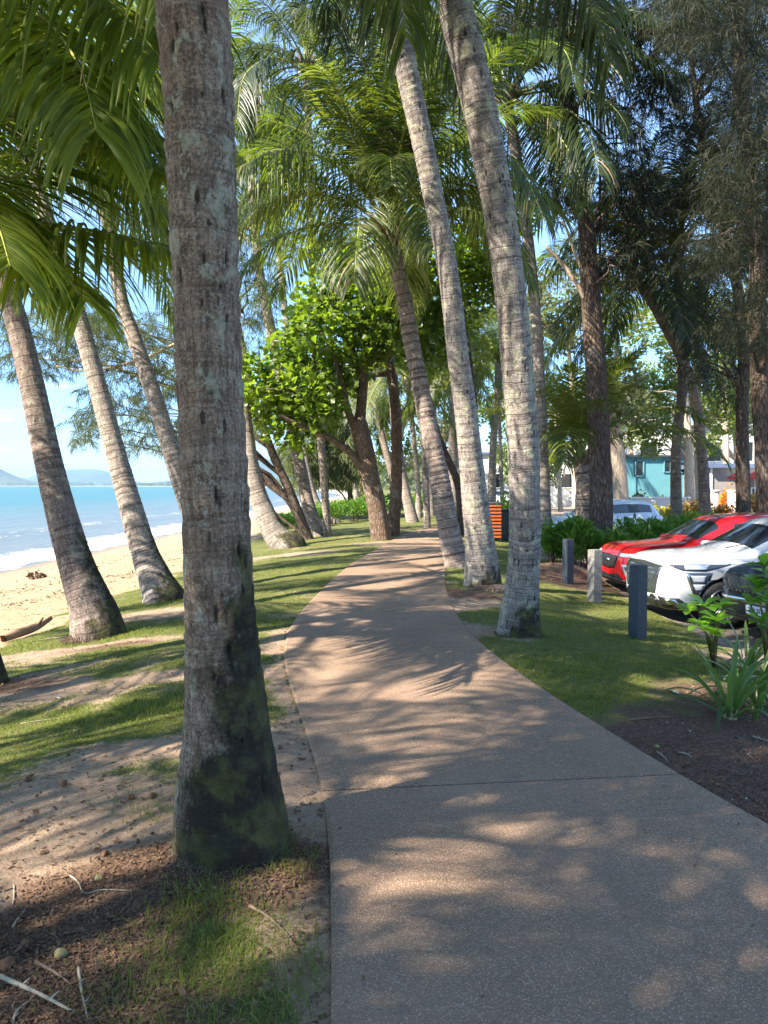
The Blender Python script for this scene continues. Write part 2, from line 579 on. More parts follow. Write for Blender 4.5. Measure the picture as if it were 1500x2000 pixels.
# ------------------------------------------------------------------ trees: trunk, frond, crown
def trunk_mesh(name, pts, radii, seg, nl, mat, ringamp=0.006, ringsp=0.075, lump=0.02, flare=1.0, seed=0, holes=0, rough=0.0, base_lobes=0.0):
    """swept trunk; pts from the foot up (relative), radii along them"""
    pts = catmull(pts, nl)
    radii = np.interp(np.linspace(0, 1, nl), np.linspace(0, 1, len(radii)), radii)
    k = max(3, nl // 24)
    rp = np.pad(radii, k, mode='reflect', reflect_type='odd')
    ker = np.hanning(2 * k + 1); ker /= ker.sum()
    radii = np.convolve(rp, ker, mode='valid')
    L = np.concatenate([[0], np.cumsum(np.linalg.norm(np.diff(pts, axis=0), axis=1))])
    T, N, B = frames(pts)
    a = np.linspace(0, 2 * math.pi, seg, endpoint=False)
    A, LL = np.meshgrid(a, L)
    rr = np.broadcast_to(radii[:, None], A.shape).copy()
    ca, sa = np.cos(A), np.sin(A)
    # irregular ring scars: saw steps with a wobble
    wob = vnoise(ca * 1.3, sa * 1.3, LL * 3 + seed, seed) * 0.03
    ph = (LL + wob) / ringsp
    ph = ph + 0.9 * vnoise(0 * LL, 0 * LL, (LL + wob) * 2.2, seed + 5)
    saw = ph - np.floor(ph)
    cell = np.floor(ph)
    amp = 0.5 + hsh(cell.astype(np.int64), 0 * cell.astype(np.int64), 0 * cell.astype(np.int64), seed)
    fadeb = sstep(0.1, 0.6, LL / max(L[-1], 1e-3) + 0.25)
    rr += ringamp * amp * (np.where(saw < 0.82, saw / 0.82, (1 - saw) / 0.18) - 0.5) * fadeb
    rr *= 1 + lump * fbm(ca * 1.2, sa * 1.2, LL * 1.4, seed + 2, 3) * 1.6
    if rough:
        rr += rough * fbm(ca * 6, sa * 6, LL * 2.2, seed + 9, 4)
    rr += 0.0035 * fbm(ca * 9, sa * 9, LL * 14, seed + 21, 3)
    if base_lobes:
        w = np.exp(-LL / 0.22)
        rr *= 1 + base_lobes * w * (0.5 * vnoise(ca * 2.4, sa * 2.4, 0 * LL, seed + 4) + 0.5 * vnoise(ca * 6, sa * 6, LL * 4, seed + 14))
    hole = np.zeros_like(rr)
    rg = np.random.default_rng(seed + 77)
    for i in range(holes):
        h0 = rg.uniform(0.3, L[-1])
        a0 = rg.uniform(0, 2 * math.pi)
        hw = rg.uniform(0.005, 0.012)
        hh = rg.uniform(0.012, 0.06)
        R0 = np.interp(h0, L, radii)
        da = (A - a0 + math.pi) % (2 * math.pi) - math.pi
        dd = (da * R0 / hw) ** 2 + ((LL - h0) / hh) ** 2
        g = np.exp(-dd)
        rr -= 0.016 * g
        hole = np.maximum(hole, np.clip(g * 3 - 1.0, 0, 1))
    V = pts[:, None, :] + rr[..., None] * (ca[..., None] * N[:, None, :] + sa[..., None] * B[:, None, :])
    idx = np.arange(nl * seg).reshape(nl, seg)
    nx = np.roll(idx, -1, axis=1)
    f = np.stack([idx[:-1], nx[:-1], nx[1:], idx[1:]], -1).reshape(-1, 4)
    # top cap
    v = V.reshape(-1, 3)
    v = np.vstack([v, pts[-1] + T[-1] * radii[-1] * 0.3])
    capf = np.stack([idx[-1], nx[-1], np.full(seg, nl * seg), np.full(seg, nl * seg)], -1)
    tcv = np.stack([ca, sa, LL], -1).reshape(-1, 3)
    rv = np.stack([ca * rr, sa * rr, LL], -1).reshape(-1, 3)
    tcv = np.vstack([tcv, [0, 0, L[-1]]])
    rv = np.vstack([rv, [0, 0, L[-1]]])
    hole = np.append(hole.ravel(), 0)
    me = bpy.data.meshes.new(name)
    faces = f.tolist() + [(int(c[0]), int(c[1]), nl * seg) for c in capf]
    me.from_pydata(v.tolist(), [], faces)
    me.materials.append(mat)
    me.polygons.foreach_set("use_smooth", np.ones(len(me.polygons), dtype=bool))
    for nm, arr in (('tc', tcv), ('rv', rv)):
        at = me.attributes.new(nm, 'FLOAT_VECTOR', 'POINT')
        at.data.foreach_set("vector", arr.astype(np.float32).ravel())
    at = me.attributes.new('hole', 'FLOAT', 'POINT')
    at.data.foreach_set("value", hole.astype(np.float32))
    me.update()
    return me


def frond_mesh(name, rach, mats, nleaf=80, leaflen=0.75, width=0.034, droop=0.55, petiole=0.2, seed=0, vang=0.35, fwd=0.9, nseg=4, rad=0.022, rest=0.0, clumpy=0.15, fold=0.25):
    """coconut leaf: rachis (world-ish points, gravity -Z) with leaflets either side. mats = (leaflet, rachis)"""
    rg = np.random.default_rng(seed)
    rach = catmull(rach, 40)
    L = np.concatenate([[0], np.cumsum(np.linalg.norm(np.diff(rach, axis=0), axis=1))])
    tot = L[-1]
    T = np.gradient(rach, axis=0)
    T /= np.linalg.norm(T, axis=1)[:, None]
    up0 = np.array([0, 0, 1.0])
    side = np.cross(T, up0)
    nrm = np.linalg.norm(side, axis=1)
    for i in range(1, len(side)):
        if nrm[i] < 0.25 or side[i].dot(side[i - 1]) < 0:
            s0 = side[i - 1] / max(np.linalg.norm(side[i - 1]), 1e-6)
            side[i] = s0 - T[i] * s0.dot(T[i])
    side /= np.linalg.norm(side, axis=1)[:, None] + 1e-9
    nor = np.cross(side, T)
    n2 = nleaf * 2
    s = np.repeat(petiole + (1 - petiole) * (np.arange(nleaf) + 0.5) / nleaf, 2)
    s = np.clip(s + rg.normal(0, 0.002, n2), 0, 0.999)
    sgn = np.tile([1.0, -1.0], nleaf)
    at = s * tot
    Pn = np.stack([np.interp(at, L, rach[:, k]) for k in range(3)], 1)
    Tn = np.stack([np.interp(at, L, T[:, k]) for k in range(3)], 1)
    Sn = np.stack([np.interp(at, L, side[:, k]) for k in range(3)], 1) * sgn[:, None]
    Nn = np.stack([np.interp(at, L, nor[:, k]) for k in range(3)], 1)
    q = (s - petiole) / (1 - petiole)
    ln = leaflen * (0.45 + 0.95 * np.sin(np.clip(q * 1.02 + 0.12, 0, 1) * math.pi * 0.86)) * (1 - 0.35 * q ** 3) * rg.uniform(0.82, 1.12, n2)
    f = fwd * (0.45 + 1.0 * q ** 2) + rg.normal(0, clumpy * 0.6, n2)
    va = vang + rg.normal(0, clumpy, n2)
    D = Sn + Tn * f[:, None] + Nn * va[:, None]
    D /= np.linalg.norm(D, axis=1)[:, None]
    wv = np.cross(D, Nn)
    wv /= np.linalg.norm(wv, axis=1)[:, None] + 1e-9
    dr = droop * rg.uniform(0.65, 1.35, n2)
    tt = np.linspace(0, 1, nseg + 1)
    wprof = np.interp(tt, [0, 0.12, 0.5, 0.85, 1], [0.35, 0.9, 1.0, 0.55, 0.04])
    G_ = np.array([0, 0, -1.0])
    ctr = []
    for t in tt:
        p = Pn + D * (ln * t)[:, None] * (1 - 0.35 * dr * t * t)[:, None] + G_ * (dr * ln * t * t)[:, None]
        ctr.append(p)
    ctr = np.stack(ctr, 1)                                   # n2, nseg+1, 3
    tw = rg.normal(0, 0.25, n2)
    wv2 = wv * np.cos(tw)[:, None] + Nn * np.sin(tw)[:, None]
    hw = (width * 0.5) * wprof[None, :] * rg.uniform(0.8, 1.15, n2)[:, None]
    lf = ctr + wv2[:, None, :] * hw[..., None]
    rt = ctr - wv2[:, None, :] * hw[..., None]
    cc = ctr + Nn[:, None, :] * (hw * fold * 2)[..., None]
    V = np.stack([lf, cc, rt], 2).reshape(-1, 3)             # n2*(nseg+1)*3
    base = (np.arange(n2) * (nseg + 1) * 3)[:, None, None]
    k = (np.arange(nseg) * 3)[None, :, None]
    q1 = np.array([0, 1, 4, 3])[None, None, :]
    q2 = np.array([1, 2, 5, 4])[None, None, :]
    F_ = np.concatenate([(base + k + q1).reshape(-1, 4), (base + k + q2).reshape(-1, 4)])
    rnd = np.repeat(rg.uniform(0, 1, n2), (nseg + 1) * 3)
    ttv = np.tile(np.repeat(tt, 3), n2)
    # dry tips
    mi = np.zeros(len(F_), int)
    rad_prof = np.interp(np.linspace(0, 1, 40), [0, 0.1, petiole, 0.6, 1], [rad * 2.4, rad * 1.5, rad * 1.15, rad * 0.6, rad * 0.15])
    v2, f2 = tube(rach, rad_prof, 6, True)
    f2q = [q for q in f2 if len(q) == 4]
    off = len(V)
    V = np.vstack([V, v2])
    F_ = np.vstack([F_, np.array(f2q) + off])
    mi = np.concatenate([mi, np.ones(len(f2q), int)])
    rnd = np.concatenate([rnd, np.full(len(v2), 0.5)])
    ttv = np.concatenate([ttv, np.zeros(len(v2))])
    return mk_mesh(name, V, F_, mats, True, mi, {'rnd': rnd, 'tt': ttv})


def arc_rachis(L, e0, bend, seed=0, side=0.0):
    """rachis from the origin along +X: start elevation e0 (rad), bending down by `bend` in all"""
    n = 12
    p = np.zeros((n, 3))
    rg = np.random.default_rng(seed)
    yaw = 0
    for i in range(1, n):
        t = i / (n - 1)
        e = e0 - bend * t ** 1.35
        yaw = side * t
        p[i] = p[i - 1] + (L / (n - 1)) * np.array([math.cos(e) * math.cos(yaw), math.cos(e) * math.sin(yaw), math.sin(e)])
    return p


M = {}
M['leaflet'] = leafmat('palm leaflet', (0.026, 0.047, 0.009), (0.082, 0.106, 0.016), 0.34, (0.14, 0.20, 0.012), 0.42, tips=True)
M['leaflet_br'] = leafmat('bright palm leaflet', (0.034, 0.060, 0.010), (0.105, 0.135, 0.018), 0.42, (0.20, 0.28, 0.014), 0.42, tips=True)  # brighter yellow-green leaflet colour for the upper left fronds
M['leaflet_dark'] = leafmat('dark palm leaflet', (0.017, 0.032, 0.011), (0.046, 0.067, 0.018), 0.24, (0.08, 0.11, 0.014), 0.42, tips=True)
M['leaflet_yel'] = leafmat('yellow green palm leaflet', (0.05, 0.07, 0.012), (0.14, 0.15, 0.025), 0.36, (0.22, 0.28, 0.025), 0.45, tips=True)
M['rachis'] = simple('leaf stalk', (0.26, 0.27, 0.05), 0.45, 0.35, 6)
M['rachis_dk'] = simple('dark leaf stalk', (0.13, 0.14, 0.04), 0.5, 0.3, 6)
M['sheath'] = simple('palm fibre', (0.13, 0.08, 0.045), 0.95, 0.5, 30, 0.6)
M['bark_hero'] = palm_bark('near palm bark', (0.20, 0.132, 0.092), (0.36, 0.268, 0.195), 0.45, 2.0, 1.9, 0.30, 0.8, 6.0, mossc=(0.045, 0.045, 0.012), moss_side=(0.95, -0.45), red=0.5, fibre=0.75)
M['bark_l1'] = palm_bark('brown palm bark', (0.17, 0.125, 0.105), (0.29, 0.23, 0.20), 0.25, 3.0, 0.75, 0.6, 0.5, 9, moss_side=(1.0, 0.1))
M['bark_l2'] = palm_bark('pale palm bark', (0.24, 0.19, 0.165), (0.40, 0.34, 0.29), 0.3, 2.4, 0.8, 0.8, 0.3, 10, mossc=(0.05, 0.06, 0.015), moss_side=(1.0, 0.1))
M['bark_lich'] = palm_bark('lichen palm bark', (0.22, 0.18, 0.165), (0.38, 0.33, 0.30), 0.85, 1.5, 1.0, 0.6, 0.9, 9, mossc=(0.045, 0.05, 0.008), moss_side=(0.3, -0.8))
M['bark_ring'] = palm_bark('ringed palm bark', (0.23, 0.165, 0.14), (0.37, 0.29, 0.25), 0.35, 0.9, 0.5, 1.0, 0.2, 5.5)
M['bark_far'] = palm_bark('distant palm bark', (0.24, 0.19, 0.16), (0.40, 0.33, 0.28), 0.3, 1.0, 0.5, 0.7, 0.2, 8)
M['bark_rough'] = rough_bark('furrowed bark', (0.075, 0.05, 0.038), (0.19, 0.14, 0.11), 12)
M['bark_almond'] = rough_bark('brown scaly bark', (0.12, 0.075, 0.05), (0.27, 0.19, 0.135), 15, 0.4)
M['bark_paper'] = rough_bark('peeling paperbark', (0.42, 0.29, 0.20), (0.68, 0.55, 0.42), 7, 0.5, 0.25)

# shared leaves, one mesh each; classes by starting elevation
FR = {}
_defs = [('up', 78, 55), ('high', 60, 80), ('mid', 42, 95), ('low', 20, 95), ('hang', -8, 70), ('drop', -35, 48)]
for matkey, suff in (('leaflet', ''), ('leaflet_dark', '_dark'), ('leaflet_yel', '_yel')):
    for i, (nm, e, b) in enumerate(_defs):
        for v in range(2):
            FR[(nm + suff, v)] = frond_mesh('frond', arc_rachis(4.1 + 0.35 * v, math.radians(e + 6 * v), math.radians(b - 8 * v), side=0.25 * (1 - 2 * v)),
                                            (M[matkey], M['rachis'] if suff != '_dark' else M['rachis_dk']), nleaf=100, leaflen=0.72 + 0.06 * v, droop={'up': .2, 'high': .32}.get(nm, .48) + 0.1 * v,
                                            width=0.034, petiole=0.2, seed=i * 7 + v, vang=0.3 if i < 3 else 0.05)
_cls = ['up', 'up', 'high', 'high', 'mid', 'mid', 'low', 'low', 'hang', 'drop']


def sheath_mesh(seed=0, s=1.0):
    b = MB()
    rg = random.Random(seed)
    for i in range(14):
        a = i * 2.4
        r0 = 0.10 * s
        e = math.radians(rg.uniform(25, 75))
        L = rg.uniform(0.35, 0.6) * s
        p0 = np.array([math.cos(a) * r0, math.sin(a) * r0, -0.32 * s])
        p1 = p0 + np.array([math.cos(a) * 0.06, math.sin(a) * 0.06, 0.25]) * s
        p2 = p1 + np.array([math.cos(a) * math.cos(e) * L, math.sin(a) * math.cos(e) * L, math.sin(e) * L])
        b.tube([p0, p1, p2], [0.07 * s, 0.06 * s, 0.015 * s], 6)
    b.tube([(0, 0, -0.4 * s), (0, 0, 0.25 * s)], [0.15 * s, 0.08 * s], 9)
    return b.mesh('crown_base', (M['sheath'],), True)


SHEATH = sheath_mesh(3)


def crown(parent, hub, n=18, scale=1.0, seed=0, suff='', tilt=(0, 0), classes=None, only=None):
    rg = random.Random(seed)
    hub = Vector(hub)
    cl = classes or _cls
    ob('crown_base', SHEATH, parent, hub, (tilt[0], tilt[1], seed), scale)
    for i in range(n):
        q = i / (n - 1)
        c = cl[min(int(q * len(cl)), len(cl) - 1)]
        az = i * 2.39996 + rg.uniform(-.25, .25) + seed
        if only and not only(az % (2 * math.pi), c):
            continue
        s2 = scale * rg.uniform(0.9, 1.1) * (0.8 if c == 'up' else 1)
        sf = suff if not isinstance(suff, (list, tuple)) else rg.choice(suff)
        ob('frond', FR[(c + sf, rg.randint(0, 1))], parent, hub + Vector((0, 0, rg.uniform(-.08, .08))), (tilt[0] + rg.uniform(-.08, .08), tilt[1] + rg.uniform(-.1, .1), az), s2)


def root_skirt(parent, r, n, mat, seed=0, out=.06, h=.08):
    """fine dead roots round the foot of a palm"""
    rg = np.random.default_rng(seed)
    b = MB()
    for i in range(n):
        a = rg.uniform(0, 2 * math.pi)
        h0 = rg.uniform(.02, h)
        a2 = a + rg.normal(0, .25)
        k = rg.uniform(.3, 1)
        p = [(math.cos(a) * r * (1.02 - h0 * .6), math.sin(a) * r * (1.02 - h0 * .6), h0), (math.cos(a) * r * 1.03, math.sin(a) * r * 1.03, h0 * .35), (math.cos(a2) * (r + out * k), math.sin(a2) * (r + out * k), -.02 + .01 * k),
             (math.cos(a2) * (r + out * 1.6 * k), math.sin(a2) * (r + out * 1.6 * k), -.035)]
        b.tube(p, [.002, .003, .0025, .002], 4, 0, False)
    o = ob('roots', b.mesh('roots', (mat,)), parent, kind='stuff')
    return o


def px_points(spec, dY, Y0=None):
    """spec: [(px,py,width_px)...] foot first"""
    x0, y0, w0 = spec[0]
    foot = G(x0, y0) if Y0 is None else P(x0, y0, Y0)
    pys = [s[1] for s in spec]
    tot = pys[0] - pys[-1]
    pts, rad = [], []
    for (px, py, w) in spec:
        fr = (pys[0] - py) / tot
        Y = foot.y + dY * fr
        p = P(px, py, Y) if fr > 0 else foot.copy()
        pts.append(p)
        rad.append(w * 0.5 / F * (p.y * cp))
    return foot, pts, rad


def palm_px(spec, dY, label, bark, crown_kw=None, Y0=None, seg=28, nl=150, seed=1, group=None, sink=0.25, cat='palm tree', name='coconut_palm', **tk):
    foot, pts, rad = px_points(spec, dY, Y0)
    if Y0 is not None:
        foot.z = float(tz(foot.x, foot.y))
    root = thing(name, label, cat, foot, group=group)
    rel = [p - foot for p in pts]
    rel[0] = Vector((rel[0].x, rel[0].y, 0))
    d0 = (rel[1] - rel[0]).normalized()
    rel = [rel[0] - Vector((d0.x * .12, d0.y * .12, sink))] + rel
    rad = [rad[0] * 1.04] + rad
    me = trunk_mesh('trunk', [tuple(p) for p in rel], rad, seg, nl, bark, seed=seed, **tk)
    ob('trunk', me, root)
    if crown_kw is not None:
        crown(root, rel[-1], **crown_kw)
    return root, foot, rel


def palm_world(x, y, h, lean, label, bark, r=0.15, crown_kw=None, seed=1, group=None, seg=16, nl=60, name='coconut_palm', cat='palm tree', curve=0.5, **tk):
    z = float(tz(x, y))
    root = thing(name, label, cat, (x, y, z), group=group)
    pts, rad = [], []
    for i in range(7):
        t = i / 6
        pts.append((lean[0] * (t * (1 - curve) + curve * t * t) * 1.0, lean[1] * (t * (1 - curve) + curve * t * t), h * t - (0.2 if i == 0 else 0)))
        rad.append(r * (1.55 if i == 0 else (1.12 if i == 1 else 1.0 - 0.35 * t)))
    me = trunk_mesh('trunk', pts, rad, seg, nl, bark, seed=seed, **tk)
    ob('trunk', me, root)
    if crown_kw is not None:
        crown(root, pts[-1], **crown_kw)
    return root


# leaf template: eight points, folded on the midrib
def leaf_template(kind='oval'):
    prof = {'oval': [(0, 0), (.3, .36), (.36, .6), (.28, .82)], 'obovate': [(0, 0), (.16, .3), (.36, .6), (.42, .8)], 'lance': [(0, 0), (.14, .3), (.15, .55), (.10, .8)]}[kind]
    v = [(0, 0, 0), (0, .4, -.03), (0, .75, -.05), (0, 1, -.12)]
    L = [(-x, y, x * .35 - 0.04 * y) for x, y in prof[1:]]
    R = [(x, y, x * .35 - 0.04 * y) for x, y in prof[1:]]
    v += L + R
    f = [(0, 1, 4), (1, 5, 4), (1, 2, 5), (2, 6, 5), (2, 3, 6), (0, 7, 1), (1, 7, 8), (1, 8, 2), (2, 8, 9), (2, 9, 3)]
    return np.array(v, float), np.array(f)


def bake(tv, tf, mats3, pos, rnd=None, seed=0):
    """many copies of a small template in one mesh: verts, faces, rnd per vertex"""
    n = len(pos)
    V = np.einsum('nij,vj->nvi', mats3, tv) + pos[:, None, :]
    Fa = tf[None, :, :] + (np.arange(n) * len(tv))[:, None, None]
    if rnd is None:
        rnd = np.random.default_rng(seed).uniform(0, 1, n)
    return V.reshape(-1, 3), Fa.reshape(-1, tf.shape[1]), np.repeat(rnd, len(tv))


def orient(dirs, up=None, rg=None, size=1.0, roll=0.6):
    """matrices whose +Y is dirs, +Z about up; scaled"""
    rg = rg or np.random.default_rng(0)
    n = len(dirs)
    y = dirs / (np.linalg.norm(dirs, axis=1)[:, None] + 1e-9)
    u = np.tile([0, 0, 1.0], (n, 1)) if up is None else up
    u = u + rg.normal(0, roll, (n, 3))
    x = np.cross(y, u)
    x /= np.linalg.norm(x, axis=1)[:, None] + 1e-9
    z = np.cross(x, y)
    m = np.stack([x, y, z], 2)
    size = np.broadcast_to(np.asarray(size, float), (n,))
    return m * size[:, None, None]


LEAF_OB = leaf_template('obovate')
LEAF_OV = leaf_template('oval')
LEAF_LA = leaf_template('lance')


def quadleaf():
    v = np.array([(0, 0, 0), (-.5, .45, .08), (0, 1, -.1), (.5, .45, .08)], float)
    return v, np.array([(0, 1, 2, 3)])


def tri2():
    v = np.array([(0, 0, 0), (-.32, .5, .08), (0, 1, -.06), (.32, .5, .08)], float)
    return v, np.array([(0, 3, 2), (0, 2, 1)])


LEAF_Q = tri2()


def leaf_cloud(name, centers, radii, n, size, mat, template=LEAF_Q, seed=0, shell=0.55, updir=0.5, sizevar=0.35, flat=1.0):
    """leaves through ellipsoid clumps; denser to the outside"""
    rg = np.random.default_rng(seed)
    centers = np.asarray(centers, float)
    radii = np.asarray(radii, float)
    if radii.ndim == 1:
        radii = np.stack([radii, radii, radii * flat], 1)
    w = radii.prod(1) ** (2 / 3)
    ci = rg.choice(len(centers), n, p=w / w.sum())
    d = rg.normal(0, 1, (n, 3))
    d /= np.linalg.norm(d, axis=1)[:, None]
    r = rg.uniform(shell, 1.0, n) ** 0.7
    pos = centers[ci] + d * radii[ci] * r[:, None]
    out = d + np.array([0, 0, updir]) + rg.normal(0, 0.6, (n, 3))
    mats3 = orient(out, None, rg, size * rg.uniform(1 - sizevar, 1 + sizevar, n), 0.7)
    V, F_, r_ = bake(template[0], template[1], mats3, pos, seed=seed)
    return mk_mesh(name, V, F_, (mat,), False, None, {'rnd': r_})


M['almond_leaf'] = leafmat('broad glossy leaf', (0.022, 0.050, 0.007), (0.135, 0.19, 0.014), 0.38, (0.19, 0.29, 0.015), 0.35)
M['hedge_leaf'] = leafmat('bright hedge leaf', (0.035, 0.10, 0.015), (0.12, 0.24, 0.025), 0.3, (0.16, 0.30, 0.02), 0.4)
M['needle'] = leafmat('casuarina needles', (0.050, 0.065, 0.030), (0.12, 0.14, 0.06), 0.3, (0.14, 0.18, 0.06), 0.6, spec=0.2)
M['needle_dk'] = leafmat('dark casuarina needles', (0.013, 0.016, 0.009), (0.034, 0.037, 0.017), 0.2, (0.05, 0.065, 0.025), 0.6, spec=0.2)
M['far_leaf'] = leafmat('background leaf', (0.05, 0.085, 0.02), (0.17, 0.21, 0.04), 0.35, (0.22, 0.28, 0.04), 0.5)
M['far_leaf2'] = leafmat('grey green background leaf', (0.06, 0.075, 0.035), (0.15, 0.16, 0.07), 0.3, (0.18, 0.20, 0.06), 0.55)


def spray_template(n=26, L=0.34, w=0.006, seed=0):
    """a drooping bunch of casuarina branchlets, hung from a twig along +Y"""
    rg = np.random.default_rng(seed)
    V, Fa = [], []
    for i in range(n):
        t = rg.uniform(0, 1)
        b = np.array([rg.normal(0, .02), t * 0.45, rg.normal(0, .02) - 0.05 * t * t])
        d = np.array([rg.normal(0, .55), 0.55 + rg.normal(0, .3), -0.25 + rg.normal(0, .25)])
        d /= np.linalg.norm(d)
        l = L * rg.uniform(.6, 1.2)
        m = b + d * l * 0.5
        e = m + (d * 0.55 + np.array([0, 0, -0.65])) * l * 0.5
        s = np.cross(d, [rg.normal(), rg.normal(), rg.normal()])
        s /= np.linalg.norm(s)
        k = len(V)
        V += [b - s * w * .5, b + s * w * .5, m - s * w * .5, m + s * w * .5, e]
        Fa += [(k, k + 1, k + 3), (k, k + 3, k + 2), (k + 2, k + 3, k + 4)]
    return np.array(V), np.array(Fa)


def casuarina_parts(seed, h=11.0, trunk_r=0.2, lean=(0, 0), nbranch=26, z0=0.3, spread=3.2, nspray=900, w=0.010, mat='needle', scale_spray=1.0, bark='bark_rough', azr=None, up=0.35):
    """returns trunk points plus branch mesh and foliage mesh"""
    rg = np.random.default_rng(seed)
    b = MB()
    pos, dirs = [], []
    for i in range(nbranch):
        t = z0 + (1 - z0) * ((i + rg.uniform(0, 1)) / nbranch)
        z = h * t
        az = rg.uniform(0, 2 * math.pi) if azr is None else rg.uniform(*azr)
        L = spread * (1.15 - 0.75 * t) * rg.uniform(0.6, 1.15)
        p0 = np.array([lean[0] * t, lean[1] * t, z])
        pts = [p0]
        e = rg.uniform(up * 0.3, up * 2.2)
        for k in range(1, 6):
            q = k / 5
            ee = e - 0.9 * q
            az += rg.normal(0, .12)
            pts.append(pts[-1] + L / 5 * np.array([math.cos(az) * math.cos(ee), math.sin(az) * math.cos(ee), math.sin(ee)]))
        b.tube(pts, np.linspace(0.055, 0.01, 6) * (1.3 - 0.6 * t), 5, cap=False)
        pts = catmull(pts, 20)
        ns = int(nspray / nbranch)
        for k in range(ns):
            q = rg.uniform(0.25, 1.0)
            c = pts[int(q * 19)]
            dd = pts[min(int(q * 19) + 1, 19)] - pts[max(int(q * 19) - 1, 0)]
            dd /= np.linalg.norm(dd)
            dv = dd + rg.normal(0, .75, 3)
            dv[2] -= 0.15
            off = rg.normal(0, 0.16, 3) * (0.6 + q)
            pos.append(c + off)
            dirs.append(dv)
    pos, dirs = np.array(pos), np.array(dirs)
    tv, tf = spray_template(22, 0.34, w, seed)
    m3 = orient(dirs, None, rg, rg.uniform(.75, 1.35, len(pos)) * scale_spray, 0.3)
    V, F_, r_ = bake(tv, tf, m3, pos, seed=seed)
    fol = mk_mesh('foliage', V, F_, (M[mat],), False, None, {'rnd': r_})
    br = b.mesh('branches', (M[bark],), True)
    # branches reuse the furrowed bark: give them the metre coordinates it reads
    co = np.zeros(len(br.vertices) * 3, np.float32)
    br.vertices.foreach_get('co', co)
    at = br.attributes.new('rv', 'FLOAT_VECTOR', 'POINT')
    at.data.foreach_set('vector', co)
    return br, fol


def add_rv(me):
    co = np.zeros(len(me.vertices) * 3, np.float32)
    me.vertices.foreach_get('co', co)
    for k in ('rv', 'tc'):
        at = me.attributes.new(k, 'FLOAT_VECTOR', 'POINT')
        at.data.foreach_set('vector', co)
    return me


# ------------------------------------------------------------------ ground, beach, sea
def axis(dense0, dense1, step, lo, hi, grow=1.09):
    a = list(np.arange(dense0, dense1 + 1e-6, step))
    s = step
    x = a[-1]
    while x < hi:
        s *= grow
        x += s
        a.append(min(x, hi))
    s = step
    x = a[0]
    left = []
    while x > lo:
        s *= grow
        x -= s
        left.append(max(x, lo))
    return np.array(left[::-1] + a)


gx = axis(-7.0, 4.6, 0.055, -60, 130, 1.07)
gy = axis(0.6, 13.0, 0.055, -30, 330, 1.05)
GX, GY = np.meshgrid(gx, gy)
GZ = tz(GX, GY)


def blob(px, py, rx, ry, rot=0.0):
    g = G(px, py)
    dx, dy = GX - g.x, GY - g.y
    c, s = math.cos(rot), math.sin(rot)
    u, v = (dx * c + dy * s) / rx, (-dx * s + dy * c) / ry
    return np.exp(-(u * u + v * v))


xl, xr = spline(PLs, GY), spline(PRs, GY)
be = beach_edge(GY)
nz1 = fbm(GX * 0.9, GY * 0.9, 0, 41, 4)
nz2 = fbm(GX * 3.5, GY * 3.5, 0, 43, 4)
nzs = fbm(GX * 0.8, GY * 2.2, 0, 47, 4)
# bare earth
dirt = np.where(GX < xl, .27, .13) + 0.42 * nzs + 0.35 * nz2
dirt += 0.60 * np.exp(-((xl - GX) / 0.22) ** 2) * (GX < xl) * (GY < 9)
dirt += 0.28 * np.exp(-((GX - xr) / 0.12) ** 2) * (GX > xr)
for b in [(130, 1620, .95, .42, .2, .62), (60, 1690, .7, .25, .2, .6), (300, 1330, 1.0, .5, .1, .30), (250, 1480, .8, .35, .1, .5), (60, 1560, .7, .3, 0, .4), (60, 1800, .8, .35, .1, .85),
          (600, 1620, .28, .45, 0, .6), (600, 1780, .22, .4, 0, .5), (190, 1262, 1.2, .35, .1, .6), (330, 1195, .9, .4, 0, .7), (560, 1085, 1.3, .8, 0, .5), (900, 1170, .7, 1.0, 0, .8), (1010, 1250, .32, .3, 0, .6),
          (740, 1062, 1.2, .6, 0, .6), (940, 1230, .45, .5, 0, .5), (1440, 1290, .5, .5, 0, .5), (560, 1500, .3, .5, 0, .35), (20, 1350, .6, .4, 0, .5)]:
    dirt += b[5] * 1.3 * blob(b[0], b[1], b[2], b[3], b[4])
for b in [(450, 1840, .6, .3, .3, .45), (330, 1960, .5, .2, 0, .35), (1150, 1320, 1.6, 1.6, 0, .8), (1150, 1200, 1.6, 1.6, 0, .5), (560, 1120, 2.0, 2.4, 0, .5), (70, 1430, .9, .35, 0, .5), (300, 1240, 1.6, .6, 0, .5)]:
    dirt -= b[5] * blob(b[0], b[1], b[2], b[3], b[4])
dirt = np.where(GY > 30, dirt - 0.1, dirt)
dirt = np.clip(dirt, 0, 1)
# leaf mould and mulch
mulch = 0.0
for b in [(440, 1690, .75, .28, 0, 1.0), (230, 1780, .55, .22, .2, .95), (120, 1960, .6, .25, 0, 1.0), (20, 1900, .4, .3, 0, .8), (330, 1740, .5, .25, 0, .8), (1330, 1450, .34, .45, .3, 1.2), (1420, 1440, .6, .62, .3, 1.4),
          (1500, 1540, .9, .8, 0, 1.3), (1500, 1380, .8, .7, 0, 1.2), (1110, 1120, 1.0, 1.8, 0, 1.3), (945, 1165, .5, .5, 0, .8), (880, 1150, .3, .9, 0, .5), (190, 1268, .9, .25, 0, .7), (10, 1345, .6, .35, 0, .9)]:
    mulch = mulch + b[5] * blob(b[0], b[1], b[2], b[3], b[4])
mulch = mulch + ((GX - xr) > 0.05) * 1.3 * (1 - sstep(3.6, 5.2, GY)) * (1 - sstep(4.0, 5.5, GX - xr))
mulch = mulch * (0.75 + 0.8 * nz2 + 0.2)
mulch = np.clip(mulch, 0, 1) * (GX < xl + 5 + (GX > xr) * 100)
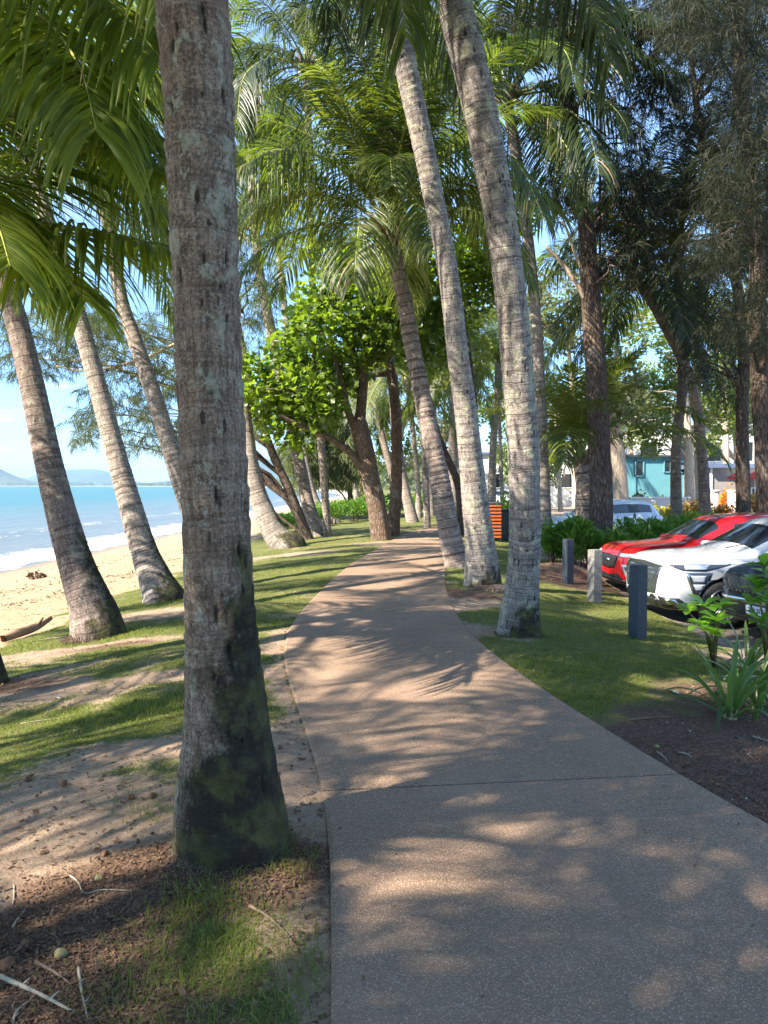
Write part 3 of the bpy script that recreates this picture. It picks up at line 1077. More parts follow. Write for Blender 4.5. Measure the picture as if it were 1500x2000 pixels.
# bushes' beds right of the bollards
bedr = sstep(14.5, 16.5, GY) * sstep(2.6, 3.4, GX - xr) * (1 - sstep(9, 11, GX - xr)) * (1 - sstep(30, 34, GY))
mulch = np.maximum(mulch, bedr * 0.9)
sand = sstep(-0.45, 0.35, (be - GX) + 0.7 * nz1 + 0.35 * nz2)
wx = np.interp(GY, WATER[:, 0], WATER[:, 1])
wet = 1 - sstep(0.3, 2.6, (GX - wx) + 0.5 * nz1)
park = sstep(3.15, 3.6, GX - xr + 0.15 * nz2 - 0.25 * sstep(8.5, 6.0, GY)) * sstep(5.4, 6.2, GY + 0.4 * nz1) * (1 - bedr)
ATT = {'dirt': dirt, 'mulch': mulch, 'sand': sand, 'wet': wet, 'park': park}
TERR = (gx, gy)


def att_at(name, x, y):
    A = ATT[name]
    i = np.clip(np.searchsorted(gx, x) - 1, 0, len(gx) - 2)
    j = np.clip(np.searchsorted(gy, y) - 1, 0, len(gy) - 2)
    return A[j, i]


def ground_material():
    m = NT('ground cover')
    p = m.pos()
    n_f = m.noise(p, 38, 6, 0.7)
    n_m = m.noise(p, 7, 5, 0.65)
    n_b = m.noise(p, 0.9, 4, 0.6)
    n_g = m.noise(m.scale(p, (1, 1, 1)), 160, 3, 0.6)
    d, mu, sa, we, pk = [m.attr(k) for k in ('dirt', 'mulch', 'sand', 'wet', 'park')]
    g1 = m.mix(m.step(n_m, 0.3, 0.7), (0.055, 0.080, 0.014), (0.14, 0.155, 0.030))
    g1 = m.mix(m.step(n_b, 0.4, 0.65, 0, .6), g1, (0.21, 0.19, 0.055))
    g1 = m.mix(m.step(n_f, 0.3, 0.7, 0.6, 0), g1, (0.03, 0.045, 0.012))
    g1 = m.mix(m.step(n_g, 0.45, 0.62, 0, 0.35), g1, (0.30, 0.25, 0.12))
    e1 = m.mix(m.step(n_m, 0.3, 0.7), (0.30, 0.20, 0.135), (0.42, 0.31, 0.215))
    e1 = m.mix(m.step(n_f, 0.35, 0.62, 0.5, 0), e1, (0.16, 0.10, 0.065))
    vd = m.voro(m.scale(p, (1, 1, 0.2)), 28)
    e1 = m.mix(m.step(vd, 0.10, 0.2, 0.75, 0), e1, (0.13, 0.07, 0.045))
    mu1 = m.mix(m.step(n_f, 0.3, 0.65), (0.055, 0.032, 0.022), (0.21, 0.125, 0.085))
    vs = m.voro(m.scale(p, (1, 1, 0.3)), 70, 'F1')
    mu1 = m.mix(m.step(vs, 0.2, 0.5, 0.8, 0), mu1, (0.05, 0.03, 0.02))
    mu1 = m.mix(m.step(n_g, 0.62, 0.66, 0, 0.8), mu1, (0.32, 0.25, 0.18))
    s1 = m.mix(m.step(n_m, 0.3, 0.7), (0.31, 0.22, 0.13), (0.41, 0.305, 0.19))
    s1 = m.mix(m.step(m.noise(m.scale(p, (1, 0.35, 1)), 3.0, 5, 0.7), 0.58, 0.7, 0, .55), s1, (0.17, 0.105, 0.06))
    s1 = m.mix(m.step(n_f, 0.3, 0.6, .25, 0), s1, (0.25, 0.17, 0.10))
    s1 = m.mix(we, s1, (0.20, 0.14, 0.085))
    k1 = m.mix(m.step(n_m, 0.3, 0.7), (0.16, 0.125, 0.10), (0.24, 0.195, 0.16))
    k1 = m.mix(m.step(n_g, 0.5, 0.6, 0, .5), k1, (0.32, 0.28, 0.24))
    dd = m.math('ADD', d, m.math('MULTIPLY', m.math('SUBTRACT', n_f, 0.5), 1.1))
    dd = m.math('ADD', dd, m.math('MULTIPLY', m.math('SUBTRACT', n_m, 0.5), 0.7))
    c = m.mix(m.step(dd, 0.40, 0.60), g1, e1)
    mm = m.math('ADD', mu, m.math('MULTIPLY', m.math('SUBTRACT', n_f, 0.5), 0.9))
    c = m.mix(m.step(mm, 0.35, 0.6), c, mu1)
    ss = m.math('ADD', sa, m.math('MULTIPLY', m.math('SUBTRACT', n_m, 0.5), 0.7))
    c = m.mix(m.step(ss, 0.4, 0.62), c, s1)
    kk = m.math('ADD', pk, m.math('MULTIPLY', m.math('SUBTRACT', n_m, 0.5), 0.4))
    c = m.mix(m.step(kk, 0.4, 0.6), c, k1)
    h = m.math('ADD', m.math('MULTIPLY', n_f, 0.7), m.math('MULTIPLY', n_m, 0.8))
    h = m.math('ADD', h, m.math('MULTIPLY', n_g, 0.25))
    nb = m.bump(h, 0.9, 0.035)
    r = m.math('SUBTRACT', 0.95, m.math('MULTIPLY', we, 0.55))
    return m.done(m.pbsdf(c, r, nb, Specular_IOR_Level=0.25))


M['ground'] = ground_material()
idx = np.arange(GX.size).reshape(GX.shape)
quads = np.stack([idx[:-1, :-1], idx[:-1, 1:], idx[1:, 1:], idx[1:, :-1]], -1)
cxm = (GX[:-1, :-1] + GX[1:, 1:]) / 2
cym = (GY[:-1, :-1] + GY[1:, 1:]) / 2
f_sand = ((sand[:-1, :-1] > 0.5) | (cxm < beach_edge(cym) - 0.5)) & (cxm < spline(PLs, cym))
f_park = (park[:-1, :-1] > 0.5) & ~f_sand
f_mul = (mulch[:-1, :-1] > 0.62) & ~f_sand & ~f_park & (cxm > spline(PRs, cym))
f_under = (cxm > spline(PLs, cym) + 0.12) & (cxm < spline(PRs, cym) - 0.12) & (cym < 35)
cls = {'lawn': ~f_sand & ~f_park & ~f_mul & ~f_under, 'beach': f_sand, 'parking_area': f_park, 'mulch_bed': f_mul, 'path_bed': f_under}
allv = np.stack([GX, GY, GZ], -1).reshape(-1, 3)
for nm, mask in cls.items():
    q = quads[mask]
    if len(q) == 0:
        continue
    used, inv = np.unique(q.ravel(), return_inverse=True)
    me = mk_mesh(nm, allv[used], inv.reshape(-1, 4), (M['ground'],), True, None, {k: v.ravel()[used] for k, v in ATT.items()})
    ob(nm, me, kind='structure', label={'lawn': 'worn green lawn with bare sandy patches under the palms', 'beach': 'golden sand beach between the lawn and the surf', 'parking_area': 'brown gravelly parking area below the bollards',
                                         'mulch_bed': 'dark mulched garden beds right of the path', 'path_bed': 'packed sand under the path'}[nm])


# path: cast slabs of exposed aggregate with joints
def path_material():
    m = NT('exposed aggregate concrete')
    p = m.pos()
    v = m.voro(p, 135, 'F1')
    vc = m.n('ShaderNodeTexVoronoi', {'Vector': p, 'Scale': 135.0}).outputs['Color']
    sep = m.n('ShaderNodeSeparateColor', {0: vc}).outputs[0]
    n_b = m.noise(p, 0.9, 4, 0.6)
    n_m = m.noise(p, 10, 5, 0.65)
    stone = m.mix(m.step(sep, 0.15, 0.85), (0.145, 0.095, 0.058), (0.52, 0.355, 0.225))
    stone = m.mix(m.step(sep, 0.95, 0.97), stone, (0.50, 0.43, 0.36))
    stone = m.mix(m.step(sep, 0.02, 0.06, 1, 0), stone, (0.06, 0.05, 0.045))
    c = m.mix(m.step(v, 0.25, 0.6), stone, (0.205, 0.135, 0.088))
    c = m.mix(m.step(n_m, 0.3, 0.7, 0.25, 0), c, (0.15, 0.105, 0.085))
    c = m.mix(m.step(n_b, 0.35, 0.65, 0.3, 0), c, (0.34, 0.22, 0.16))
    c = m.mix(m.step(m.noise(p, 3.3, 5, .7), 0.60, 0.66, 0, .35), c, (0.12, 0.09, 0.075))
    st = m.noise(m.scale(p, (1, .6, 1)), 1.7, 6, 0.72, .4)
    c = m.mix(m.step(st, 0.54, 0.68, 0, .34), c, (0.11, 0.085, 0.068))
    c = m.mix(m.step(m.noise(p, 0.7, 3, .6), 0.52, 0.7, 0, .3), c, (0.40, 0.28, 0.19))
    h = m.math('SUBTRACT', m.math('MULTIPLY', n_m, 0.5), v)
    return m.done(m.pbsdf(c, 0.8, m.bump(h, 0.55, 0.006), Specular_IOR_Level=0.3))


M['path'] = path_material()
path = thing('path', 'pinkish brown aggregate footpath winding between the palms', 'path', (0, 0, 0))
path['kind'] = 'structure'
del path['category']
jy = [-2.7, 0.7, (4.12, 4.36), 7.78, 9.1, 12.6, 16.2, 19.8, 23.4, 27.0, 30.6, 34.2, 37.0]
jy = [(a, a) if not isinstance(a, tuple) else a for a in jy]
for k in range(len(jy) - 1):
    (a0, a1), (b0, b1) = jy[k], jy[k + 1]
    g = 0.007
    ny = 26
    nx_ = 9
    rows = []
    for i in range(ny + 1):
        t = i / ny
        yl = (a0 + g) + (b0 - g - a0 - g) * t
        yr = (a1 + g) + (b1 - g - a1 - g) * t
        xl_, xr_ = float(spline(PLs, yl)), float(spline(PRs, yr))
        rows.append([(xl_ + (xr_ - xl_) * j / nx_, yl + (yr - yl) * j / nx_) for j in range(nx_ + 1)])
    b = MB()
    vs, fs = [], []
    top = {}
    for i, row in enumerate(rows):
        for j, (x, y) in enumerate(row):
            ed = i in (0, ny) or j in (0, nx_)
            top[i, j] = len(vs)
            vs.append((x, y, 0.0 if not ed else -0.007))
    # inner ring a touch inside the edge keeps the arris narrow
    for i in range(ny + 1):
        for j in range(nx_ + 1):
            if j == 1:
                x0, y0, _ = vs[top[i, 0]]
                x1, y1, _ = vs[top[i, nx_]]
                L_ = math.hypot(x1 - x0, y1 - y0)
                vs[top[i, 1]] = (x0 + (x1 - x0) * 0.02 / L_, y0 + (y1 - y0) * 0.02 / L_, vs[top[i, 1]][2])
                vs[top[i, nx_ - 1]] = (x1 - (x1 - x0) * 0.02 / L_, y1 - (y1 - y0) * 0.02 / L_, vs[top[i, nx_ - 1]][2])
    for j in range(nx_ + 1):
        for (ia, ib, s_) in ((0, 1, 1), (ny, ny - 1, -1)):
            x, y, z = vs[top[ib, j]]
            x0, y0, _ = vs[top[ia, j]]
            d_ = math.hypot(x - x0, y - y0)
            vs[top[ib, j]] = (x0 + (x - x0) * 0.02 / d_, y0 + (y - y0) * 0.02 / d_, z)
    for i in range(ny):
        for j in range(nx_):
            fs.append((top[i, j], top[i, j + 1], top[i + 1, j + 1], top[i + 1, j]))
    loop = [(0, j) for j in range(nx_ + 1)] + [(i, nx_) for i in range(1, ny + 1)] + [(ny, j) for j in range(nx_ - 1, -1, -1)] + [(i, 0) for i in range(ny - 1, 0, -1)]
    lo = []
    for q in loop:
        x, y, z = vs[top[q]]
        lo.append(len(vs))
        vs.append((x, y, -0.13))
    for n_, q in enumerate(loop):
        n2_ = (n_ + 1) % len(loop)
        fs.append((top[q], lo[n_], lo[n2_], top[loop[n2_]]))
    ob('path_slab', mk_mesh('path_slab', vs, fs, (M['path'],)), path)

# sea
def sea_material():
    m = NT('sea water')
    p = m.pos()
    sh = m.attr('shore')      # metres seaward of the waterline
    far = m.step(sh, 0, 60)
    ps = m.scale(p, (0.35, 0.06, 1))
    n1 = m.noise(ps, 2.2, 6, 0.6)
    c = m.mix(m.step(sh, 6, 55), (0.135, 0.135, 0.11), (0.035, 0.125, 0.105))
    c = m.mix(m.step(sh, 150, 900), c, (0.03, 0.13, 0.115))
    c = m.mix(m.step(n1, 0.35, 0.7, .4, 0), c, (0.03, 0.06, 0.07))
    # surf
    nf = m.noise(m.scale(p, (1, 0.45, 1)), 1.3, 7, 0.72)
    w1 = m.math('ADD', sh, m.math('MULTIPLY', m.math('SUBTRACT', nf, 0.5), 5.0))
    f1 = m.math('MULTIPLY', m.step(w1, -0.2, 0.3), m.step(w1, 1.8, 3.4, 1, 0))
    w2 = m.math('ADD', sh, m.math('MULTIPLY', m.math('SUBTRACT', nf, 0.5), 9.0))
    f2 = m.math('MULTIPLY', m.step(w2, 9.6, 10), m.step(w2, 10.2, 10.7, .8, 0))
    foam = m.math('MAXIMUM', f1, m.math('MULTIPLY', f2, m.step(n1, 0.45, 0.6)))
    c = m.mix(foam, c, (0.62, 0.64, 0.66))
    wv = m.noise(m.scale(p, (1.0, 0.35, 1)), 1.6, 5, 0.6)
    nb = m.bump(m.math('ADD', wv, m.math('MULTIPLY', foam, 0.5)), 0.7, 0.25)
    r = m.math('ADD', 0.35, m.math('MULTIPLY', foam, 0.5))
    return m.done(m.pbsdf(c, r, nb, Specular_IOR_Level=0.35))


sx = np.concatenate([-np.geomspace(9000, 60, 40), np.arange(-58, 12, 0.9)])
sy = np.concatenate([np.arange(-40, 120, 1.6), np.geomspace(121.6, 12000, 70)])
SX, SY = np.meshgrid(sx, sy)
shore = np.interp(SY, WATER[:, 0], WATER[:, 1]) - SX
SZ = -1.56 + 0.05 * vnoise(SX * 0.5, SY * 0.12, 0, 91) * sstep(0, 10, shore) + 0.16 * np.exp(-((shore - 3.6) / 1.2) ** 2) * (0.5 + 0.5 * vnoise(SX * 0, SY * 0.15, 0, 92)) + 0.13 * np.exp(-((shore - 11) / 1.4) ** 2) * (0.5 + 0.5 * vnoise(SX * 0, SY * 0.06, 0, 93))
ii = np.arange(SX.size).reshape(SX.shape)
qs = np.stack([ii[:-1, :-1], ii[:-1, 1:], ii[1:, 1:], ii[1:, :-1]], -1).reshape(-1, 4)
me = mk_mesh('sea', np.stack([SX, SY, SZ], -1).reshape(-1, 3), qs, (sea_material(),), True, None, {'shore': shore.ravel()})
ob('sea', me, kind='structure', label='turquoise sea with white surf along the sand')

# far side of the bay: low land with a pale beach, then hills
land = simple('far land', (0.10, 0.13, 0.05), 0.95, 0.4, 0.01)
sandf = simple('far sand', (0.55, 0.45, 0.33), 0.95)
b = MB()
# the shore runs from the end of our beach round to the left
shorep = [(-9.8, 240), (-20, 330), (-53, 534), (-149, 1068), (-290, 1600), (-620, 2300), (-1200, 2800), (-2400, 3200), (-5200, 3400)]
sp_ = catmull([(a, b_, 0) for a, b_ in shorep], 60)
vv, ff = [], []
for i, p in enumerate(sp_):
    k = 25 * (1 - 0.0 * i)
    vv += [(p[0] - 4, p[1] - 2, -1.9), (p[0] + 4 + p[1] * 0.003, p[1] + p[1] * 0.012, -0.9), (p[0] + 60, p[1] + 60 + p[1] * 0.05, 0.6), (p[0] + 6000, p[1] + 8000, 4)]
for i in range(len(sp_) - 1):
    for j in range(3):
        a = i * 4 + j
        ff.append((a, a + 4, a + 5, a + 1))
me = mk_mesh('far_shore', vv, ff, (sandf, land), False, [0 if k % 3 == 0 else 1 for k in range(len(ff))])
ob('far_shore', me, kind='structure', label='low far side of the bay with a thin pale beach')


def hill(name, label, px0, px1, peaks, Y, depth, col, seed, zb=-1.0, rocky=6):
    """ridge seen between photo columns px0..px1; peaks: [(px, py)] skyline"""
    nx_, nd = 90, 16
    vs = []
    pxs = np.linspace(px0, px1, nx_)
    sky = np.interp(pxs, [p[0] for p in peaks], [p[1] for p in peaks])
    X = (pxs - 750) / F * Y
    H = (948 - sky) / F * Y + EYE
    H = np.convolve(np.pad(H, 3, mode='edge'), np.ones(7) / 7, mode='valid')
    for j in range(nd + 1):
        t = j / nd
        prof = math.sin(min(t * 1.25, 1) * math.pi / 2) if t <= 0.8 else math.cos((t - 0.8) / 0.2 * math.pi / 2)
        for i in range(nx_):
            y = Y - depth * 0.8 + depth * t
            n_ = float(fbm(X[i] / (Y * 0.02), y / (Y * 0.02), 0, seed, 4)) * H[i] * 0.12 * (1 - t)
            vs.append((X[i] * y / Y, y, zb + max(0, (H[i] - zb) * prof + n_)))
    fs = []
    for j in range(nd):
        for i in range(nx_ - 1):
            a = j * nx_ + i
            fs.append((a, a + 1, a + nx_ + 1, a + nx_))
    m = NT(name + ' cover')
    p = m.pos()
    nn = m.noise(p, rocky / Y, 8, 0.7)
    c = m.mix(m.step(nn, 0.35, 0.65), col, tuple(x * 2.0 for x in col))
    mat = m.done(m.pbsdf(c, 0.95, m.bump(nn, 1.0, Y * 0.004)))
    ob(name, mk_mesh(name, vs, fs, (mat,), True), kind='structure', label=label)


hill('hill', 'near green headland at the left end of the bay', -500, 190, [(-500, 880), (-200, 870), (-60, 892), (0, 915), (30, 930), (60, 941), (120, 946), (190, 949)], 3600, 700, (0.05, 0.065, 0.035), 5)
hill('hill', 'rounded blue hill across the bay between the leaning palms', 20, 340, [(20, 950), (50, 935), (90, 920), (140, 917), (185, 916), (225, 925), (270, 942), (340, 950)], 7000, 1400, (0.04, 0.06, 0.035), 6)
hill('hill', 'long low pale hill behind the far beach', 250, 900, [(250, 948), (300, 942), (360, 936), (430, 918), (470, 900), (500, 892), (540, 900), (600, 912), (660, 916), (720, 920), (900, 935)], 5200, 1300, (0.04, 0.06, 0.03), 8)
hill('hill', 'faint ridge low on the horizon at the far left', -600, 160, [(-600, 925), (-300, 922), (0, 928), (60, 934), (110, 944), (160, 950)], 9500, 1400, (0.045, 0.06, 0.035), 9)

# far wood along the bay (cannot be counted)
rg = np.random.default_rng(5)
pts, rr = [], []
for i in range(1500):
    t = rg.uniform(0.0, 1) ** 0.7
    k = t * (len(sp_) - 1)
    p = sp_[int(k)]
    y = p[1] * (1.02 + rg.uniform(0, 0.06)) + 12
    x = p[0] + 10 + rg.uniform(-1, 1) * p[1] * 0.01 + (rg.uniform(0, 40))
    h = rg.uniform(5, 13)
    pts.append((x, y, h * 0.45))
    rr.append((h * 0.45 * rg.uniform(.8, 1.6), h * 0.45 * rg.uniform(.8, 1.6), h * 0.62))
pts, rr = np.array(pts), np.array(rr)
me = leaf_cloud('treeline', pts, rr, 42000, 2.6, M['far_leaf2'], seed=4, shell=.4)
ob('treeline', me, kind='stuff', label='dense wood along the far side of the bay')

# air: far hills fade to blue
hz = NT('haze air')
vol = hz.n('ShaderNodeVolumePrincipled', {'Color': (0.36, 0.60, 1.0, 1), 'Density': 0.00009, 'Anisotropy': 0.0})
hz.t.links.new(vol.outputs[0], hz.out.inputs[1])
b = MB()
b.box((-600, 6500, 140), (19000, 15500, 290))
HAZE = ob('haze', b.mesh('haze', (hz.mat,)), kind='stuff', label='pale blue haze over the bay')
# ------------------------------------------------------------------ the palms
M['stalk_root'] = simple('fine dead roots', (0.11, 0.07, 0.045), .95, .4, 30)
# the near palm left of the path
HERO = palm_px([(450, 1655, 228), (449, 1600, 222), (446, 1540, 204), (445, 1480, 188), (443, 1400, 168), (434, 1250, 140), (427, 1100, 131), (417, 900, 129), (407, 700, 124), (400, 500, 127), (393, 330, 132), (385, 150, 138), (374, 0, 140),
         (352, -300, 138), (325, -800, 128), (290, -1300, 116), (240, -1900, 100)], -0.05, 'thick mottled palm trunk in front, mossy dark at its foot beside the path', M['bark_hero'], dict(n=20, scale=1.0, seed=11),
        seg=180, nl=620, seed=4, holes=110, ringamp=0.009, ringsp=0.13, lump=0.045, base_lobes=0.06, sink=0.15)
L0 = palm_px([(-22, 1340, 75), (-60, 1200, 58), (-120, 1000, 52), (-200, 700, 50), (-290, 400, 48), (-350, 240, 46)], -0.4, 'palm at the left picture edge, only its dark foot in view', M['bark_l1'],
        dict(n=5, scale=1.05, seed=21, classes=['up', 'high', 'mid']), seg=30, nl=120, seed=5)
L1 = palm_px([(193, 1243, 108), (184, 1200, 92), (172, 1165, 80), (150, 1105, 67), (122, 1010, 58), (92, 890, 51), (62, 750, 46), (30, 620, 42), (-30, 450, 38), (-100, 260, 36), (-150, 120, 35)], 0.8,
        'leaning brown palm with dark streaked bark, leftmost full trunk on the beach side', M['bark_l1'], dict(n=11, scale=1.0, seed=32), seg=60, nl=300, seed=6, ringamp=0.006, base_lobes=0.12, holes=20)
palm_px([(320, 1172, 88), (305, 1135, 66), (281, 1075, 52), (250, 970, 43), (222, 870, 38), (195, 770, 35), (165, 660, 33), (135, 560, 31), (95, 440, 30), (60, 330, 30), (35, 230, 29)], 0.8,
        'leaning palm with green mossy right edge, second trunk from the left over the sand', M['bark_l2'], dict(n=11, scale=0.95, seed=41), seg=50, nl=260, seed=7, ringamp=0.01, base_lobes=0.12)
palm_px([(436, 1128, 62), (410, 1080, 50), (378, 1010, 40), (350, 930, 36), (322, 840, 33), (290, 740, 31), (262, 660, 28), (238, 590, 26), (222, 500, 25), (205, 400, 25), (190, 300, 24)], 0.8,
        'pale finely ringed palm whose foot hides behind the big front trunk', M['bark_l2'], dict(n=11, scale=0.95, seed=51), seg=40, nl=260, seed=8, ringamp=0.012, ringsp=0.09)
palm_px([(566, 1068, 62), (545, 1052, 52), (528, 1025, 44), (508, 980, 38), (494, 930, 33), (484, 870, 30), (474, 790, 27), (462, 700, 24), (446, 600, 22), (430, 450, 21), (418, 300, 20), (410, 210, 20)], 1.5,
        'palm with ringed curved foot just right of the front trunk', M['bark_l2'], dict(n=16, scale=1.0, seed=61), seg=40, nl=240, seed=9, ringamp=0.014, ringsp=0.09, base_lobes=0.1)
palm_px([(625, 1047, 44), (612, 1020, 32), (600, 980, 26), (590, 930, 25), (580, 880, 24), (562, 790, 22), (545, 720, 21), (528, 640, 20), (508, 540, 18), (498, 440, 17), (490, 330, 16), (484, 220, 16)], 2.0,
        'upright greyish palm between the dark forked trunk and the thin curved one', M['bark_far'], dict(n=16, scale=1.0, seed=66), seg=26, nl=160, seed=10)
palm_px([(652, 1021, 26), (628, 1000, 20), (612, 970, 17), (602, 930, 15), (592, 880, 14), (575, 780, 13), (560, 640, 12), (545, 500, 12), (535, 400, 11), (528, 330, 11)], 3.0, 'thin palm with a foot curving to the right along the hedge', M['bark_far'],
        dict(n=14, scale=1.0, seed=68), seg=22, nl=120, seed=12)
# right of the path
R1 = palm_px([(893, 1108, 52), (886, 1080, 46), (872, 1010, 41), (855, 915, 37), (838, 840, 35), (820, 750, 33), (804, 670, 32), (790, 590, 30), (775, 520, 29), (762, 455, 27)], 0.2,
        'palm with dark rings and the full low crown above the path', M['bark_ring'], dict(n=24, scale=1.0, seed=72, suff=['', '', '_yel'], classes=['up', 'up', 'high', 'high', 'high', 'mid', 'mid', 'low']), seg=50, nl=300, seed=13, ringamp=0.02, ringsp=0.13)
R2 = palm_px([(943, 1148, 78), (941, 1110, 68), (936, 1050, 57), (928, 980, 51), (920, 900, 47), (908, 790, 43), (895, 700, 42), (884, 600, 40), (870, 500, 38), (850, 400, 39), (830, 300, 41), (808, 200, 43), (790, 120, 45), (757, -10, 46), (700, -200, 47), (650, -360, 47), (600, -500, 46)], -2.6,
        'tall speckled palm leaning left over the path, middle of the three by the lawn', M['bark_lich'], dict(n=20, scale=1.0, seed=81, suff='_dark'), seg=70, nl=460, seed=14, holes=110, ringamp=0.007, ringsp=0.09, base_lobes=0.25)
R3 = palm_px([(1013, 1240, 90), (1015, 1200, 78), (1019, 1150, 68), (1024, 1080, 62), (1025, 980, 61), (1021, 860, 61), (1012, 740, 60), (1002, 620, 60), (984, 470, 61), (958, 320, 63), (932, 190, 65), (900, 60, 66), (868, -60, 68), (800, -300, 70), (730, -520, 70), (650, -760, 68)], -2.0,
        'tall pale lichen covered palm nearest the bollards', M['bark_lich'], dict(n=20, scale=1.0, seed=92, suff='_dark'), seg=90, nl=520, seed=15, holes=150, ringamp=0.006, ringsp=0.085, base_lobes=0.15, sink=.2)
R8 = palm_px([(1066, 1020, 30), (1062, 960, 25), (1059, 880, 23), (1056, 800, 22), (1048, 640, 21), (1035, 500, 21), (1015, 350, 21), (990, 190, 21)], 0, 'straight palm seen just right of the pale lichen trunk', M['bark_far'],
        dict(n=24, scale=1.0, seed=97, suff=['_dark', '_dark', ''], classes=['up', 'high', 'high', 'mid', 'mid', 'low', 'low', 'hang', 'hang', 'drop']), Y0=19.5, seg=30, nl=160, seed=16)
# young palm behind the hedge
palm_px([(1150, 1020, 60), (1150, 985, 52), (1146, 950, 42), (1140, 925, 34), (1136, 900, 28)], 0, 'short young palm with yellow stalks behind the hedge', M['bark_ring'],
        dict(n=20, scale=1.0, seed=103, suff=['', '_yel'], classes=['up', 'up', 'up', 'up', 'high', 'high', 'high', 'mid']), Y0=21, seg=24, nl=60, seed=17, rough=0.05)
palm_px([(1324, 1000, 26), (1320, 930, 20), (1322, 860, 19), (1334, 740, 19), (1330, 640, 18), (1325, 560, 18), (1328, 470, 18)], 0, 'dark slender palm left of the pale papery trunks', M['bark_l1'],
        dict(n=24, scale=1.0, seed=111, suff='_dark'), Y0=23, seg=22, nl=140, seed=18)
palm_px([(1380, 1010, 26), (1372, 900, 20), (1350, 750, 19), (1290, 620, 18), (1240, 540, 18)], -3, 'leaning palm with drooping dark leaves behind the furrowed trunk', M['bark_l1'],
        dict(n=20, scale=1.0, seed=117, suff=['_dark', '']), Y0=26, seg=20, nl=120, seed=19)

# palms further along the path
far = [(806, 1020, 26, 18, [(790, 950), (778, 880), (770, 800), (768, 720)], 'white footed palm at the bend of the path'),
       (775, 1012, 18, 14, [(768, 940), (748, 860), (735, 800), (722, 760)], 'thin palm leaning left behind the big leafy tree'),
       (818, 1000, 14, 10, [(815, 930), (806, 840), (797, 760), (790, 700)], 'slim palm with a white band, behind the white footed palm'),
       (842, 998, 18, 12, [(838, 930), (832, 850), (830, 780), (828, 690)], 'slender palm left of the ringed trunk'),
       (862, 1000, 14, 10, [(856, 930), (848, 860), (846, 780), (845, 700)], 'thin palm touching the left side of the ringed trunk'),
       (885, 990, 22, 18, [(884, 900), (886, 820), (888, 740), (892, 690)], 'straight palm behind the dark forked tree'),
       (903, 990, 14, 11, [(898, 900), (892, 830), (888, 760), (884, 680)], 'pale thin palm rising between the dark forked tree and the speckled palm'),
       (960, 985, 20, 14, [(962, 900), (966, 830), (972, 760), (974, 690)], 'straight palm seen between the speckled and the lichen palms'),
       (982, 975, 10, 7, [(978, 900), (976, 830), (977, 760), (979, 700)], 'very thin palm between the speckled and the lichen palms'),
       (700, 992, 14, 10, [(694, 950), (686, 900), (680, 860), (672, 800)], 'pale palm at the end of the beach hedge'),
       (725, 985, 12, 9, [(716, 930), (706, 880), (698, 820), (690, 770)], 'small palm beyond the beach hedge')]
for i, (px, py, w0, w1, up, lab) in enumerate(far):
    spec = [(px, py, w0)] + [(a, b, w1) for a, b in up]
    palm_px(spec, 0, lab, M['bark_far'], dict(n=15, scale=1.0, seed=130 + i * 3, suff=['', '_yel']), seg=14, nl=50, seed=30 + i, Y0=None if py > 1005 else [0, 0, 42, 44, 46, 36, 38, 40, 48, 56, 60][i])
# palms out of frame that shade the foreground
grp = 'palms beside and behind the camera'
for i, (x, y, h, lx, ly, lab) in enumerate([(-4.9, -1.7, 8.3, -.3, .2, 'palm'), (-2.6, -2.2, 7.6, -.7, .5, 'palm'), (-6.4, -1.0, 7.8, -1.0, .2, 'palm'), (-4.6, -4.6, 8.2, .2, -.6, 'palm'), (-0.9, -4.4, 9.4, -.4, .4, 'palm'), (-8.3, -4.2, 8.2, -.8, 0, 'palm'), (-6.2, -8.0, 9, .3, 0, 'palm'),
                                            (-7.6, 3.6, 8.6, -.9, .2, 'palm')]):
    palm_world(x, y, h, (lx, ly), 'palm standing outside the picture beside or behind the camera', M['bark_far'], 0.16, dict(n=18, scale=1.02, seed=200 + i * 5), seed=50 + i, seg=12, nl=30, group=grp)

palm_px([(640, 1010, 16), (632, 930, 15), (622, 800, 14), (612, 600, 14), (606, 400, 13), (602, 240, 13), (600, 130, 13)], 0, 'tall palm rising behind the broad leaved tree, crown high above it', M['bark_far'], dict(n=20, scale=1.0, seed=171, suff=['_dark', '']), Y0=27, seg=14, nl=60, seed=47)
palm_px([(835, 1010, 14), (830, 900, 13), (822, 700, 13), (812, 450, 12), (806, 250, 12), (802, 90, 12)], 0, 'very tall palm behind the ringed one, crown at the top of the picture', M['bark_far'], dict(n=22, scale=1.0, seed=177, suff=['_dark']), Y0=30, seg=14, nl=60, seed=48)


# leaves whose lie the photograph shows one by one
def hero_frond(palm, px, Ya, Yb, seed, leaflen=.8, droop=.8, width=.044, mats=('leaflet', 'rachis'), nleaf=92, petiole=.18, rad=.022, vang=.1):
    root, foot, rel = palm
    hub = rel[-1]
    n = len(px)
    pts = [tuple(hub)] + [tuple(P(x, y, Ya + (Yb - Ya) * (i + 1) / n) - foot) for i, (x, y) in enumerate(px)]
    me = frond_mesh('frond', pts, (M[mats[0]], M[mats[1]]), nleaf=nleaf, leaflen=leaflen, droop=droop, width=width, petiole=petiole, seed=seed, vang=vang, rad=rad)
    ob('frond', me, root)


